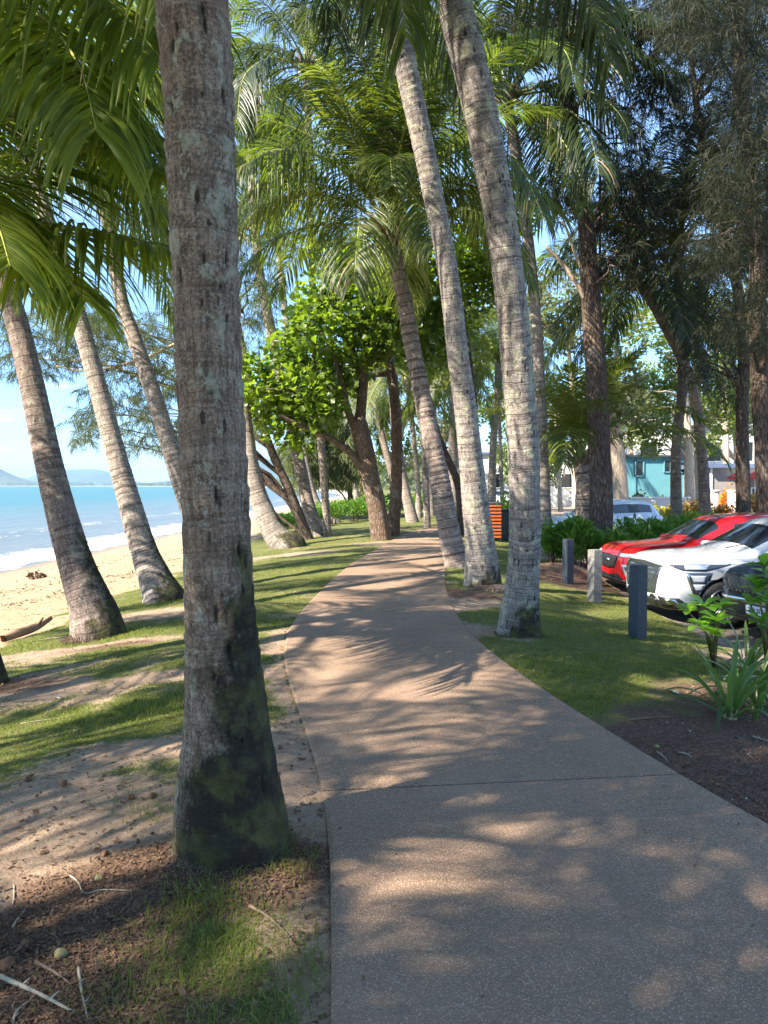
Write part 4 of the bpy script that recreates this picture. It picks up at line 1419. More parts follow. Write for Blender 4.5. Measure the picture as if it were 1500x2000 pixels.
h0 = L0[1].y - .4
for i, (px, Yb, ll, dr) in enumerate([
        ([(-150, 320), (0, 350), (110, 305), (220, 292), (300, 330)], 5.0, .72, .55),
        ([(-140, 380), (0, 420), (110, 440), (230, 458), (345, 490)], 5.6, .78, .95),
        ([(-260, 60), (-120, -60), (60, -70), (210, 0), (320, 120)], 4.7, .95, .85),
        ([(-200, 180), (-60, 110), (90, 120), (220, 200), (320, 330)], 5.2, .85, .8),
        ([(-180, 380), (-80, 430), (20, 470), (110, 520), (170, 590)], 5.4, .75, .8),
        ([(-260, -80), (-120, -220), (60, -240), (240, -160), (350, -20)], 4.6, .95, .9),
        ([(-220, 260), (-100, 240), (40, 230), (180, 260), (290, 380)], 6.4, .85, .9),
        ([(-200, 60), (-80, 0), (60, 20), (150, 120), (190, 260)], 4.4, .85, .9),
        ([(-280, 120), (-200, 40), (-60, 20), (60, 60), (120, 180)], 5.6, .9, .9),
        ([(-240, 330), (-160, 330), (-70, 360), (-10, 430), (20, 520)], 4.6, .7, .9)]):
    hero_frond(L0, px, h0, Yb, 300 + i, ll * 1.05, dr * .6, .036, ('leaflet_br', 'rachis'), nleaf=108, vang=.0)
hr = R1[1].y
for i, (px, Yb, ll, dr, mt) in enumerate([
        ([(700, 360), (620, 305), (540, 295), (460, 330)], 13.4, .95, 1.15, 'leaflet'),
        ([(710, 310), (640, 190), (550, 115), (480, 145), (462, 240)], 13.0, .9, 1.0, 'leaflet_dark'),
        ([(738, 372), (716, 385), (700, 450), (692, 550)], 13.4, .85, .8, 'leaflet'),
        ([(775, 372), (800, 375), (830, 420), (850, 480)], 13.6, .8, .8, 'leaflet'),
        ([(840, 330), (930, 285), (1010, 320), (1060, 420)], 13.6, .95, 1.1, 'leaflet'),
        ([(810, 250), (860, 120), (930, 80), (1010, 130)], 14.0, .95, 1.0, 'leaflet_dark'),
        ([(745, 260), (705, 110), (640, 25), (560, 20)], 13.6, .95, .9, 'leaflet_dark'),
        ([(765, 250), (760, 100), (740, -30), (690, -100)], 13.6, .95, .8, 'leaflet_dark'),
        ([(690, 400), (600, 380), (520, 400), (460, 450)], 14.6, .9, 1.0, 'leaflet_yel'),
        ([(850, 380), (930, 380), (990, 440), (1020, 520)], 15.5, .9, 1.0, 'leaflet')]):
    hero_frond(R1, px, hr, Yb, 330 + i, ll, dr * .75, .034, (mt, 'rachis'), rad=.026, petiole=.26)
h8 = 19.5
for i, (px, Yb, ll, dr, mt) in enumerate([
        ([(1040, 110), (1130, 45), (1220, 20), (1290, 40)], 17, .95, .8, 'leaflet_dark'),
        ([(1070, 160), (1160, 125), (1250, 110), (1340, 150)], 17.5, .95, .9, 'leaflet_dark'),
        ([(1050, 210), (1110, 215), (1150, 260), (1170, 340)], 17, 1.0, 1.1, 'leaflet_dark'),
        ([(930, 120), (850, 60), (760, 30), (680, 60)], 17, 1.0, 1.0, 'leaflet_dark'),
        ([(1000, 100), (1010, 0), (1050, -80), (1130, -110)], 18, 1.0, .9, 'leaflet_dark')]):
    hero_frond(R8, px, h8, Yb, 350 + i, ll, dr * .8, .038, (mt, 'rachis_dk'), rad=.03)
root_skirt(HERO[0], .245, 420, M['stalk_root'], 1)
root_skirt(L1[0], .33, 260, M['stalk_root'], 2, .10, .1)
root_skirt(R3[0], .235, 300, M['stalk_root'], 3, .07, .08)

root_skirt(R2[0], .27, 260, M['stalk_root'], 4, .12, .1)
bm = bmesh.new()
bmesh.ops.create_icosphere(bm, subdivisions=4, radius=1)
for v in bm.verts:
    k = 1 + .22 * float(fbm(v.co.x * 2.2, v.co.y * 2.2, v.co.z * 2.2, 9, 3))
    v.co = Vector((v.co.x * .50 * k, v.co.y * .42 * k, v.co.z * .13 * k - .02))
me = bpy.data.meshes.new('root_mound'); bm.to_mesh(me); bm.free()
me.materials.append(M['bark_rough']); me.polygons.foreach_set('use_smooth', np.ones(len(me.polygons), bool))
co_ = np.zeros(len(me.vertices) * 3, np.float32); me.vertices.foreach_get('co', co_)
at_ = me.attributes.new('rv', 'FLOAT_VECTOR', 'POINT'); at_.data.foreach_set('vector', co_)
ob('root_mound', me, R2[0], (.12, -.22, 0))
# ------------------------------------------------------------------ the broad leaved tree
def px_tube(spec, dY=0.0, Y0=None, base=None):
    """px polyline -> world points, radii"""
    pts, rad = [], []
    n = len(spec)
    for i, (px, py, w) in enumerate(spec):
        Y = Y0 + dY * i / max(1, n - 1)
        p = P(px, py, Y)
        pts.append(p if base is None else p - base)
        rad.append(w * 0.5 / F * Y)
    return pts, rad


def limb(parent, name, spec, Y0, dY, base, mat, seg=12, nl=40, seed=0, rough=0.012):
    pts, rad = px_tube(spec, dY, Y0, base)
    me = trunk_mesh(name, [tuple(p) for p in pts], rad, seg, nl, mat, ringamp=0, rough=rough, lump=0.05, seed=seed)
    return ob(name, me, parent)


foot = G(745, 1054)
al = thing('broadleaf_tree', 'leaning tree with big glossy bright green leaves at the path bend', 'tree', foot)
Ya = foot.y
limb(al, 'trunk', [(748, 1075, 46), (744, 1045, 40), (735, 990, 36), (722, 930, 36), (710, 870, 37), (702, 830, 34), (702, 815, 24)], Ya, 0, foot, M['bark_almond'], 26, 120, 3, 0.02)
limb(al, 'branch', [(700, 845, 24), (706, 790, 20), (711, 735, 18), (713, 680, 15), (713, 600, 11), (722, 520, 7)], Ya, .3, foot, M['bark_almond'], 14, 60, 4)
limb(al, 'branch', [(708, 745, 14), (694, 700, 13), (680, 655, 11), (664, 600, 8), (650, 545, 5)], Ya, -.6, foot, M['bark_almond'], 12, 40, 5)
limb(al, 'branch', [(702, 850, 22), (684, 815, 15), (672, 770, 12), (655, 700, 9), (628, 650, 6)], Ya, -.8, foot, M['bark_almond'], 12, 40, 6)
limb(al, 'branch', [(716, 925, 20), (685, 885, 15), (655, 862, 12), (625, 848, 10), (585, 830, 8), (545, 810, 5)], Ya, -1.2, foot, M['bark_almond'], 12, 40, 7)
limb(al, 'branch', [(680, 800, 10), (640, 780, 8), (590, 765, 6), (520, 760, 4)], Ya, -1.4, foot, M['bark_almond'], 8, 30, 8)
limb(al, 'branch', [(712, 640, 11), (760, 590, 9), (820, 560, 7), (900, 540, 4)], Ya, .5, foot, M['bark_almond'], 8, 30, 9)
blobs = [(505, 765, 42), (540, 800, 50), (575, 765, 55), (620, 800, 48), (560, 845, 34), (592, 872, 18), (640, 750, 55), (500, 720, 30), (600, 700, 48), (560, 690, 40), (625, 640, 56), (680, 600, 60), (740, 590, 66), (700, 690, 48),
         (770, 650, 62), (640, 560, 44), (600, 600, 34), (820, 580, 62), (880, 520, 60), (760, 510, 60), (690, 520, 52), (640, 500, 36), (930, 560, 58), (870, 640, 44), (930, 480, 50), (980, 520, 40), (845, 700, 34), (1010, 430, 40)]
rg = np.random.default_rng(12)
cs, rs = [], []
for px, py, r in blobs:
    p = P(px, py, Ya + rg.uniform(-1.0, 0.8)) - foot
    cs.append(tuple(p))
    k = r / F * Ya * 1.2
    rs.append((k, k * 1.15, k * 0.85))
cs, rs = np.array(cs), np.array(rs)


def leaf_points(cs, rs, n, rg, shell=0.35):
    w = (rs.prod(1)) ** (2 / 3)
    ci = rg.choice(len(cs), n, p=w / w.sum())
    d = rg.normal(0, 1, (n, 3))
    d /= np.linalg.norm(d, axis=1)[:, None]
    r = rg.uniform(shell, 1.0, n) ** 0.7
    pos = cs[ci] + d * rs[ci] * r[:, None]
    dirs = d * np.array([1, 1, 0.2]) + np.array([0, 0, 0.1]) + rg.normal(0, .55, (n, 3))
    return pos, dirs


pos, dirs = leaf_points(cs, rs, 11500, rg, .15)
# the 300 that show best are leaves of their own
front = np.argsort(pos[:, 1] + 0.4 * pos[:, 2] + 0.8 * np.maximum(pos[:, 0] + 2.6, 0))[:300]
rest = np.setdiff1d(np.arange(len(pos)), front)
m3 = orient(dirs, None, rg, 0.235 * rg.uniform(.55, 1.3, len(pos)), 0.7)
V, F_, r_ = bake(LEAF_OB[0], LEAF_OB[1], m3[rest], pos[rest], seed=3)
ob('foliage', mk_mesh('foliage', V, F_, (M['almond_leaf'],), False, None, {'rnd': r_}), al, kind='stuff')
lmesh = [mk_mesh('leaf', LEAF_OB[0], LEAF_OB[1], (M['almond_leaf'],), False, None, {'rnd': np.full(len(LEAF_OB[0]), v)}) for v in (0.2, 0.5, 0.8)]
for n_, i in enumerate(front):
    o = bpy.data.objects.new('leaf', lmesh[n_ % 3])
    COL.objects.link(o)
    o.parent = al
    o.matrix_local = Matrix.Translation(pos[i]) @ Matrix(m3[i].tolist()).to_4x4()

# second stem just behind
ft = G(766, 1046)
sb = thing('slender_tree', 'straight dark trunk close behind the leaning broad leaved tree', 'tree', ft)
limb(sb, 'trunk', [(766, 1062, 30), (768, 1030, 26), (773, 970, 23), (775, 900, 22), (774, 820, 21), (768, 760, 19), (760, 700, 17), (752, 620, 14), (745, 540, 10)], ft.y, 0, ft, M['bark_almond'], 20, 90, 11, 0.02)
limb(sb, 'branch', [(768, 730, 12), (745, 731, 10), (722, 734, 8)], ft.y, 0, ft, M['bark_almond'], 8, 12, 12)
cs2, rs2 = [], []
for px, py, r in [(760, 560, 50), (800, 500, 50), (720, 480, 44), (850, 600, 40), (790, 700, 26)]:
    cs2.append(tuple(P(px, py, ft.y + .8) - ft)); k = r / F * ft.y; rs2.append((k, k, k * .8))
pos2, dirs2 = leaf_points(np.array(cs2), np.array(rs2), 1300, rg)
V, F_, r_ = bake(LEAF_OB[0], LEAF_OB[1], orient(dirs2, None, rg, 0.19, .7), pos2, seed=5)
ob('foliage', mk_mesh('foliage', V, F_, (M['almond_leaf'],), False, None, {'rnd': r_}), sb, kind='stuff')

# dark forked tree by the path
ft = G(908, 1044)
fk = thing('forked_tree', 'dark forked tree with one stem leaning left over the path bend', 'tree', ft)
limb(fk, 'trunk', [(910, 1060, 46), (910, 1030, 38), (908, 990, 32), (905, 960, 28)], ft.y, 0, ft, M['bark_rough'], 20, 40, 14, .03)
limb(fk, 'branch', [(905, 985, 22), (893, 940, 16), (872, 890, 13), (856, 850, 12), (840, 800, 11), (815, 750, 10), (790, 700, 8), (770, 640, 5)], ft.y, .4, ft, M['bark_rough'], 12, 60, 15)
limb(fk, 'branch', [(912, 985, 22), (920, 900, 18), (925, 800, 16), (915, 700, 13), (905, 600, 10), (890, 480, 6)], ft.y, .6, ft, M['bark_rough'], 12, 60, 16)
cs2, rs2 = [], []
for px, py, r in [(860, 680, 46), (900, 620, 50), (800, 660, 36), (930, 680, 40), (845, 750, 26), (890, 720, 34)]:
    cs2.append(tuple(P(px, py, ft.y + 1.4) - ft)); k = r / F * ft.y; rs2.append((k, k, k * .8))
pos2, dirs2 = leaf_points(np.array(cs2), np.array(rs2), 1500, rg)
V, F_, r_ = bake(LEAF_OB[0], LEAF_OB[1], orient(dirs2, None, rg, 0.17, .7), pos2, seed=6)
M['olive_leaf'] = leafmat('olive leaf', (0.06, 0.085, 0.012), (0.20, 0.20, 0.025), 0.4, (0.26, 0.30, 0.025), 0.4)
ob('foliage', mk_mesh('foliage', V, F_, (M['olive_leaf'],), False, None, {'rnd': r_}), fk, kind='stuff')


# ------------------------------------------------------------------ casuarinas: foliage hung where the boughs are
def sprays(name, blobs, Y, dY, n, base, mat, seed=0, w=0.014, L=0.34, scale=1.0, hang=0.5, ysc=1.0):
    rg = np.random.default_rng(seed)
    A = np.array([(b_[2] * b_[3]) for b_ in blobs], float)
    ci = rg.choice(len(blobs), n, p=A / A.sum())
    pos, dirs = [], []
    for c in ci:
        px, py, rx, ry = blobs[c][:4]
        for _ in range(20):
            u, v = rg.normal(0, .5, 2)
            if u * u + v * v < 1:
                break
        yy = Y + rg.uniform(-dY, dY)
        p = P(px + u * rx, py + v * ry, yy) - base
        pos.append(tuple(p))
        d = np.array([u + rg.normal(0, .5), rg.normal(0, .7), -hang + rg.normal(0, .35)])
        dirs.append(d)
    pos, dirs = np.array(pos), np.array(dirs)
    tv, tf = spray_template(20, L, w, seed)
    V, F_, r_ = bake(tv, tf, orient(dirs, None, rg, rg.uniform(.7, 1.35, n) * scale, .4), pos, seed=seed)
    return mk_mesh(name, V, F_, (M[mat],), False, None, {'rnd': r_})


def twigs(parent, blobs, trunkpx, Y, dY, base, mat, n, seed=0, w0=7, droop=30):
    """boughs from the trunk out into each clump"""
    rg = np.random.default_rng(seed)
    b = MB()
    for i in range(n):
        px, py, rx, ry = blobs[i % len(blobs)][:4]
        ex, ey = px + rg.normal(0, .4) * rx, py + rg.normal(0, .35) * ry
        k = min(trunkpx, key=lambda q: abs(q[1] - (ey + abs(ex - q[0]) * .45)))
        yy = Y + rg.uniform(-dY, dY)
        pts = []
        for q in range(6):
            t = q / 5
            pts.append(tuple(P(k[0] + (ex - k[0]) * t + rg.normal(0, 5) * (0 < t), k[1] + (ey - k[1]) * t ** .8 - droop * math.sin(t * math.pi) + rg.normal(0, 4) * (0 < t), Y + (yy - Y) * t) - base))
        b.tube(pts, np.linspace(w0, 1.2, 6) * .5 / F * Y, 5, cap=False)
    ob('branches', add_rv(b.mesh('branches', (M[mat],), True)), parent)


# left: behind the leaning palms
ft = G(602, 1053)
cs_ = thing('casuarina_tree', 'feathery casuarina with dark leaning stem whose boughs hang over the beach', 'tree', ft)
tp = [(604, 1066, 28), (600, 1050, 22), (578, 990, 19), (555, 935, 17), (530, 880, 16), (503, 800, 15), (482, 720, 14), (462, 620, 13), (445, 500, 11), (430, 380, 8), (420, 260, 5)]
limb(cs_, 'trunk', tp, ft.y, 0, ft, M['bark_rough'], 16, 120, 21, .015)
limb(cs_, 'branch', [(590, 1022, 13), (560, 975, 11), (530, 945, 10), (505, 915, 9), (486, 895, 8), (470, 880, 6), (440, 860, 4)], ft.y, -.3, ft, M['bark_rough'], 10, 50, 22, .01)
limb(cs_, 'branch', [(482, 735, 12), (430, 762, 10), (370, 768, 9), (320, 752, 8), (270, 735, 7), (215, 715, 6), (150, 705, 4), (70, 702, 3)], ft.y, 1, ft, M['bark_paper'], 8, 50, 23, .005)
limb(cs_, 'branch', [(470, 680, 10), (420, 660, 8), (350, 670, 7), (280, 700, 6), (180, 725, 4), (110, 715, 3)], ft.y, -1, ft, M['bark_paper'], 8, 50, 24, .005)
bl = [(70, 700, 80, 50), (30, 640, 60, 40), (150, 660, 60, 60), (180, 780, 40, 60), (160, 840, 28, 45), (230, 780, 40, 60), (250, 690, 70, 70), (320, 640, 60, 60), (300, 810, 40, 60), (265, 855, 25, 40), (330, 860, 35, 50), (330, 740, 50, 50), (210, 620, 60, 40), (400, 700, 70, 90),
      (420, 820, 50, 60), (500, 470, 70, 60), (520, 560, 40, 60), (470, 620, 60, 70), (120, 620, 60, 40), (500, 800, 40, 50), (530, 400, 70, 50)]
ob('foliage', sprays('foliage', bl, ft.y, 2.0, 1500, ft, 'needle', 3, 0.016, .36, 1.0), cs_)
twigs(cs_, bl, [q[:2] for q in tp], ft.y, 1.6, ft, 'bark_rough', 40, 3, 6)

# right: the big furrowed trunk
ft = P(1172, 1080, 19.0); ft.z = float(tz(ft.x, ft.y))
c2 = thing('casuarina_tree', 'big furrowed dark trunk rising behind the hedge, next to the young palm', 'tree', ft)
tp = [(1172, 1110, 56), (1172, 1070, 46), (1174, 960, 43), (1168, 820, 42), (1162, 700, 40), (1154, 580, 36), (1146, 460, 32), (1133, 340, 28), (1113, 230, 26), (1100, 120, 24), (1092, 0, 20), (1085, -160, 14), (1080, -300, 8)]
limb(c2, 'trunk', tp, 19.0, 0, ft, M['bark_rough'], 30, 220, 31, .03)
limb(c2, 'branch', [(1152, 600, 11), (1120, 545, 9), (1090, 505, 8), (1065, 482, 5)], 19, -.3, ft, M['bark_paper'], 8, 20, 32, .004)
limb(c2, 'branch', [(1146, 545, 7), (1125, 500, 6), (1108, 450, 5), (1096, 430, 3)], 19, -.2, ft, M['bark_paper'], 6, 16, 33, .004)
limb(c2, 'branch', [(1170, 640, 6), (1172, 500, 5), (1172, 330, 5), (1173, 180, 4), (1174, 60, 3)], 19.3, .2, ft, M['bark_rough'], 6, 40, 34, .003)
bl = [(1190, 60, 90, 70), (1250, 160, 90, 80), (1210, 300, 50, 60), (1240, 380, 60, 80), (1150, 0, 80, 60), (1280, 60, 80, 60), (1050, 40, 80, 60), (1200, 480, 50, 60), (1260, 500, 60, 50), (1180, -100, 200, 90), (1100, 380, 30, 60)]
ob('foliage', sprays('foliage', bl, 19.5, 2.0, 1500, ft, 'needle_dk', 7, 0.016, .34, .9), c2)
twigs(c2, bl, [q[:2] for q in tp], 19, 1.5, ft, 'bark_rough', 34, 9, 7)

ft = P(1453, 1020, 21.0); ft.z = float(tz(ft.x, ft.y))
c3 = thing('casuarina_tree', 'dark reddish trunk in front of the grey house, second from the right edge', 'tree', ft)
tp = [(1453, 1040, 34), (1452, 990, 27), (1450, 880, 25), (1450, 770, 24), (1454, 660, 22), (1440, 560, 20), (1415, 450, 17), (1385, 330, 14), (1360, 200, 11), (1345, 60, 8), (1335, -60, 5)]
limb(c3, 'trunk', tp, 21, 0, ft, M['bark_rough'], 20, 150, 41, .02)
bl = [(1350, 100, 90, 90), (1330, 250, 80, 90), (1400, 350, 80, 90), (1310, 380, 60, 70), (1420, 200, 90, 90), (1430, 500, 60, 70), (1400, 620, 60, 70), (1480, 420, 60, 80), (1380, 0, 100, 60), (1460, 80, 80, 90), (1360, 700, 40, 60), (1420, 740, 40, 60)]
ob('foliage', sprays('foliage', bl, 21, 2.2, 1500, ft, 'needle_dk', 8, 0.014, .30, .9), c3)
twigs(c3, bl, [q[:2] for q in tp], 21, 1.8, ft, 'bark_rough', 44, 10, 7)

ft = P(1498, 1030, 17.5); ft.z = float(tz(ft.x, ft.y))
c4 = thing('casuarina_tree', 'thick dark trunk running up the right picture edge', 'tree', ft)
tp = [(1506, 1060, 52), (1500, 1000, 38), (1492, 880, 34), (1484, 740, 33), (1480, 620, 31), (1476, 480, 28), (1464, 330, 25), (1448, 180, 26), (1440, 30, 22), (1435, -120, 16), (1430, -260, 8)]
limb(c4, 'trunk', tp, 17.5, 0, ft, M['bark_rough'], 24, 180, 51, .03)
bl = [(1450, 40, 100, 110), (1490, 200, 80, 120), (1440, 330, 70, 110), (1500, 420, 60, 100), (1390, 480, 50, 80), (1480, 560, 60, 70), (1520, 650, 60, 60), (1400, -60, 150, 90), (1340, 20, 60, 90), (1560, 300, 80, 200), (1450, 640, 40, 50)]
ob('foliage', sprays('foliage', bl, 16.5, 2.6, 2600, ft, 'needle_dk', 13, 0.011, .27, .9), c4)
twigs(c4, bl, [q[:2] for q in tp], 17.5, 2, ft, 'bark_rough', 54, 11, 9)

# two more that close the avenue above and the far left
ft = P(520, 1000, 44); ft.z = float(tz(ft.x, ft.y))
c5 = thing('casuarina_tree', 'feathery tree beyond the beach hedge hanging over the far sand', 'tree', ft)
tp = [(688, 1000, 12), (680, 940, 10), (668, 870, 9), (655, 800, 8), (640, 720, 6)]
ft = P(688, 990, 44); ft.z = float(tz(ft.x, ft.y)); c5.location = ft
limb(c5, 'trunk', tp, 44, 0, ft, M['bark_rough'], 12, 60, 55, .02)
bl = [(620, 890, 40, 40), (660, 920, 30, 25), (640, 830, 40, 40), (600, 930, 28, 20), (570, 880, 30, 30), (680, 870, 30, 30)]
ob('foliage', sprays('foliage', bl, 44, 2.5, 700, ft, 'needle', 23, 0.03, .5, 1.3), c5)
twigs(c5, bl, [q[:2] for q in tp], 44, 1.5, ft, 'bark_rough', 16, 12, 4)


# ------------------------------------------------------------------ hedges and bushes
def bush(name, label, cat, centers, n, size, mat, template, seed, stems=14, group=None, kind_part='stuff'):
    """centers: [(x, y, rx, ry, h)] world"""
    c0 = centers[0]
    base = Vector((c0[0], c0[1], float(tz(c0[0], c0[1]))))
    t = thing(name, label, cat, base, group=group)
    cs, rs = [], []
    b = MB()
    rg = np.random.default_rng(seed)
    for (x, y, rx, ry, h) in centers:
        z = float(tz(x, y, False))
        k = max(1, int(rx * 2.5))
        for i in range(6):
            a = rg.uniform(0, 6.28)
            q = rg.uniform(0, .55)
            cs.append((x + math.cos(a) * rx * q - base.x, y + math.sin(a) * ry * q - base.y, z + h * rg.uniform(.45, .72) - base.z))
            rs.append((rx * rg.uniform(.45, .65), ry * rg.uniform(.45, .65), h * rg.uniform(.3, .42)))
        for i in range(stems):
            a = rg.uniform(0, 6.28)
            q = rg.uniform(0, .7)
            p0 = np.array([x + math.cos(a) * rx * q * .5 - base.x, y + math.sin(a) * ry * q * .5 - base.y, z - base.z - .05])
            p2 = np.array([x + math.cos(a) * rx * q - base.x, y + math.sin(a) * ry * q - base.y, z + h * rg.uniform(.5, .85) - base.z])
            b.tube([p0, (p0 + p2) / 2 + rg.normal(0, .04, 3), p2], [.018, .013, .006], 5, cap=False)
    ob('stems', add_rv(b.mesh('stems', (M['bark_almond'],), True)), t, kind='stuff')
    rg2 = np.random.default_rng(seed + 5)
    pos, dirs = leaf_points(np.array(cs), np.array(rs), n, rg2, .45)
    dirs[:, 2] = np.abs(dirs[:, 2]) + .35
    gz = tz(pos[:, 0] + base.x, pos[:, 1] + base.y, False) - base.z
    pos[:, 2] = np.maximum(pos[:, 2], gz + .03)
    V, F_, r_ = bake(template[0], template[1], orient(dirs, None, rg2, size * rg2.uniform(.6, 1.3, n), .8), pos, seed=seed)
    ob('foliage', mk_mesh('foliage', V, F_, (M[mat],), False, None, {'rnd': r_}), t, kind=kind_part)
    return t


def wpt(px, Y):
    return (px - 750) / F * Y


bush('hedge', 'low bright green beach hedge behind the dark forked casuarina stems', 'hedge', [(wpt(555, 32), 32, .55, .8, .75), (wpt(580, 33.5), 33.5, .7, .9, .85), (wpt(615, 36), 36, .9, 1.1, .95)], 4200, .12, 'hedge_leaf', LEAF_Q, 61)
bush('hedge', 'long rounded beach hedge left of the leaning broad leaved tree', 'hedge', [(wpt(650, 38), 38, 1.1, 1.2, 1.15), (wpt(690, 40), 40, 1.2, 1.3, 1.25), (wpt(735, 43), 43, 1.3, 1.4, 1.3), (wpt(775, 46), 46, 1.2, 1.4, 1.3)], 6500, .13, 'hedge_leaf', LEAF_Q, 62)
bush('hedge', 'far bright hedge seen between the distant trunks', 'hedge', [(wpt(825, 56), 56, 1.4, 1.4, 1.2), (wpt(860, 56), 56, 1.4, 1.4, 1.25), (wpt(895, 56), 56, 1.4, 1.4, 1.2)], 3000, .17, 'hedge_leaf', LEAF_Q, 63)
bush('shrub', 'bright green shrub behind the orange slatted bin stand', 'shrub', [(wpt(990, 34), 34, .9, .8, 1.15), (wpt(1012, 35), 35, .8, .8, 1.0)], 1600, .13, 'hedge_leaf', LEAF_Q, 64)
bush('shrub', 'leafy green shrub in front of the furrowed trunk', 'shrub', [(wpt(1085, 18.2), 18.2, .55, .6, 1.0), (wpt(1120, 18.0), 18.0, .6, .6, 1.15), (wpt(1155, 18.2), 18.2, .5, .5, 1.05)], 3600, .17, 'hedge_leaf', LEAF_LA, 65)
bush('shrub', 'dark leafy shrub right of the furrowed trunk and behind the red car', 'shrub', [(wpt(1195, 18.6), 18.6, .5, .5, 1.05), (wpt(1235, 19.5), 19.5, .6, .6, 1.25), (wpt(1275, 20.5), 20.5, .7, .7, 1.25)], 3600, .17, 'hedge_leaf', LEAF_LA, 66)
bush('hedge', 'green hedge above the roof of the red car', 'hedge', [(wpt(1320, 21.5), 21.5, .8, .7, 1.25), (wpt(1365, 22), 22, .8, .7, 1.25), (wpt(1410, 22), 22, .8, .7, 1.2), (wpt(1460, 22), 22, .9, .7, 1.2)], 4200, .15, 'hedge_leaf', LEAF_LA, 67)
M['croton'] = leafmat('red and yellow leaf', (0.20, 0.06, 0.02), (0.36, 0.27, 0.03), .3, (0.4, 0.22, 0.03), .4)
M['croton2'] = leafmat('yellow green leaf', (0.16, 0.15, 0.02), (0.36, 0.32, 0.05), .3, (0.4, 0.36, 0.05), .4)
M['orange_fl'] = leafmat('orange flower', (0.75, 0.20, 0.01), (0.85, 0.36, 0.02), .3, (0.9, 0.35, 0.02), .5)
M['dark_lf'] = leafmat('dark bronze leaf', (0.03, 0.03, 0.012), (0.09, 0.10, 0.02), .2, (0.1, 0.1, 0.02), .4)
bush('shrub', 'yellow and green variegated shrubs in front of the low white wall', 'shrub', [(wpt(1270, 30), 30, 1.2, .7, 1.35), (wpt(1320, 30), 30, 1.0, .7, 1.4)], 2000, .15, 'croton2', LEAF_Q, 68)
bush('shrub', 'orange and yellow shrubs below the pale papery trunks', 'shrub', [(wpt(1375, 30), 30, 1.0, .7, 1.55), (wpt(1415, 30), 30, .8, .7, 1.4)], 2000, .14, 'croton', LEAF_Q, 69)
bush('shrub', 'reddish shrub between the two dark right trunks', 'shrub', [(wpt(1475, 29), 29, .8, .7, 1.9), (wpt(1510, 29), 29, .8, .7, 1.8)], 1800, .14, 'croton', LEAF_Q, 70)
bush('shrub', 'dark shrub with a yellow heart before the turquoise house', 'shrub', [(wpt(1255, 42), 42, .9, .6, 1.7), (wpt(1300, 42), 42, .9, .6, 1.5)], 1500, .17, 'dark_lf', LEAF_Q, 71)
bush('shrub', 'shrub covered in bright orange flowers left of the red parasols', 'shrub', [(wpt(1420, 34), 34, .55, .5, 2.1)], 900, .12, 'orange_fl', LEAF_Q, 72)

# ------------------------------------------------------------------ trees in the background
def bg_tree(px, Y, crown_px, label, mat, trunk_spec, bark='bark_paper', n=2600, size=.22, seed=0, name='tree', hang=False):
    ft = P(px, 960, Y); ft.z = float(tz(ft.x, ft.y, False))
    t = thing(name, label, 'tree', ft)
    limb(t, 'trunk', trunk_spec, Y, 0, ft, M[bark], 14, 60, seed, .03)
    cs, rs = [], []
    rg = np.random.default_rng(seed)
    for x, y, r in crown_px:
        cs.append(tuple(P(x, y, Y + rg.uniform(-1.5, 1.5)) - ft))
        k = r / F * Y
        rs.append((k, k, k * .8))
    twigs(t, [(x, y, r, r) for x, y, r in crown_px], [q[:2] for q in trunk_spec], Y, 1.0, ft, bark, len(crown_px) * 2, seed, 6, 8)
    if hang:
        me = sprays('foliage', [(x, y, r, r * 1.1) for x, y, r in crown_px], Y, 2.2, n // 5, ft, mat, seed, .04, .6, 1.2, .8)
    else:
        me = leaf_cloud('foliage', np.array(cs), np.array(rs), n, size, M[mat], seed=seed, shell=.35)
    ob('foliage', me, t, kind='stuff')
    return t


bg_tree(1212, 34, [(1180, 800, 45), (1230, 790, 45), (1210, 740, 50), (1260, 830, 30), (1150, 780, 40), (1180, 700, 50)], 'paperbark with a pale orange twisting trunk left of the turquoise house', 'far_leaf2',
        [(1216, 1010, 36), (1213, 960, 28), (1206, 900, 31), (1200, 840, 27), (1192, 780, 20), (1190, 720, 12)], n=2600, seed=81)
bg_tree(1346, 37, [(1300, 780, 50), (1260, 760, 40), (1290, 840, 36), (1340, 720, 50), (1270, 880, 20), (1320, 680, 40), (1250, 810, 34)], 'paperbark with pale trunk, left one of the close pair', 'far_leaf',
        [(1347, 1005, 22), (1347, 960, 19), (1345, 900, 18), (1342, 840, 17), (1338, 780, 13), (1330, 720, 9)], n=3200, seed=82)
bg_tree(1368, 38, [(1390, 740, 50), (1430, 720, 50), (1360, 660, 50), (1410, 820, 40), (1440, 800, 40), (1380, 870, 24), (1470, 760, 40)], 'paperbark with pale trunk, right one of the close pair', 'far_leaf',
        [(1371, 1005, 24), (1369, 960, 21), (1366, 900, 19), (1364, 840, 18), (1360, 770, 14), (1372, 710, 9)], n=3400, seed=83)
bg_tree(1090, 48, [(1060, 850, 36), (1100, 830, 40), (1080, 780, 44), (1120, 890, 30), (1060, 910, 22), (1110, 740, 40), (1030, 790, 30)], 'light green tree behind the white car', 'far_leaf',
        [(1095, 1000, 10), (1092, 940, 8), (1088, 880, 8), (1085, 820, 6)], n=3000, seed=84)
bg_tree(1000, 62, [(990, 860, 36), (1010, 800, 40), (970, 800, 34), (1000, 910, 26), (1020, 750, 34), (960, 740, 40), (1000, 690, 40)], 'dark green tree far behind the speckled trunk', 'almond_leaf',
        [(1000, 980, 9), (1000, 920, 8), (1000, 860, 6)], n=3000, size=.3, seed=85)
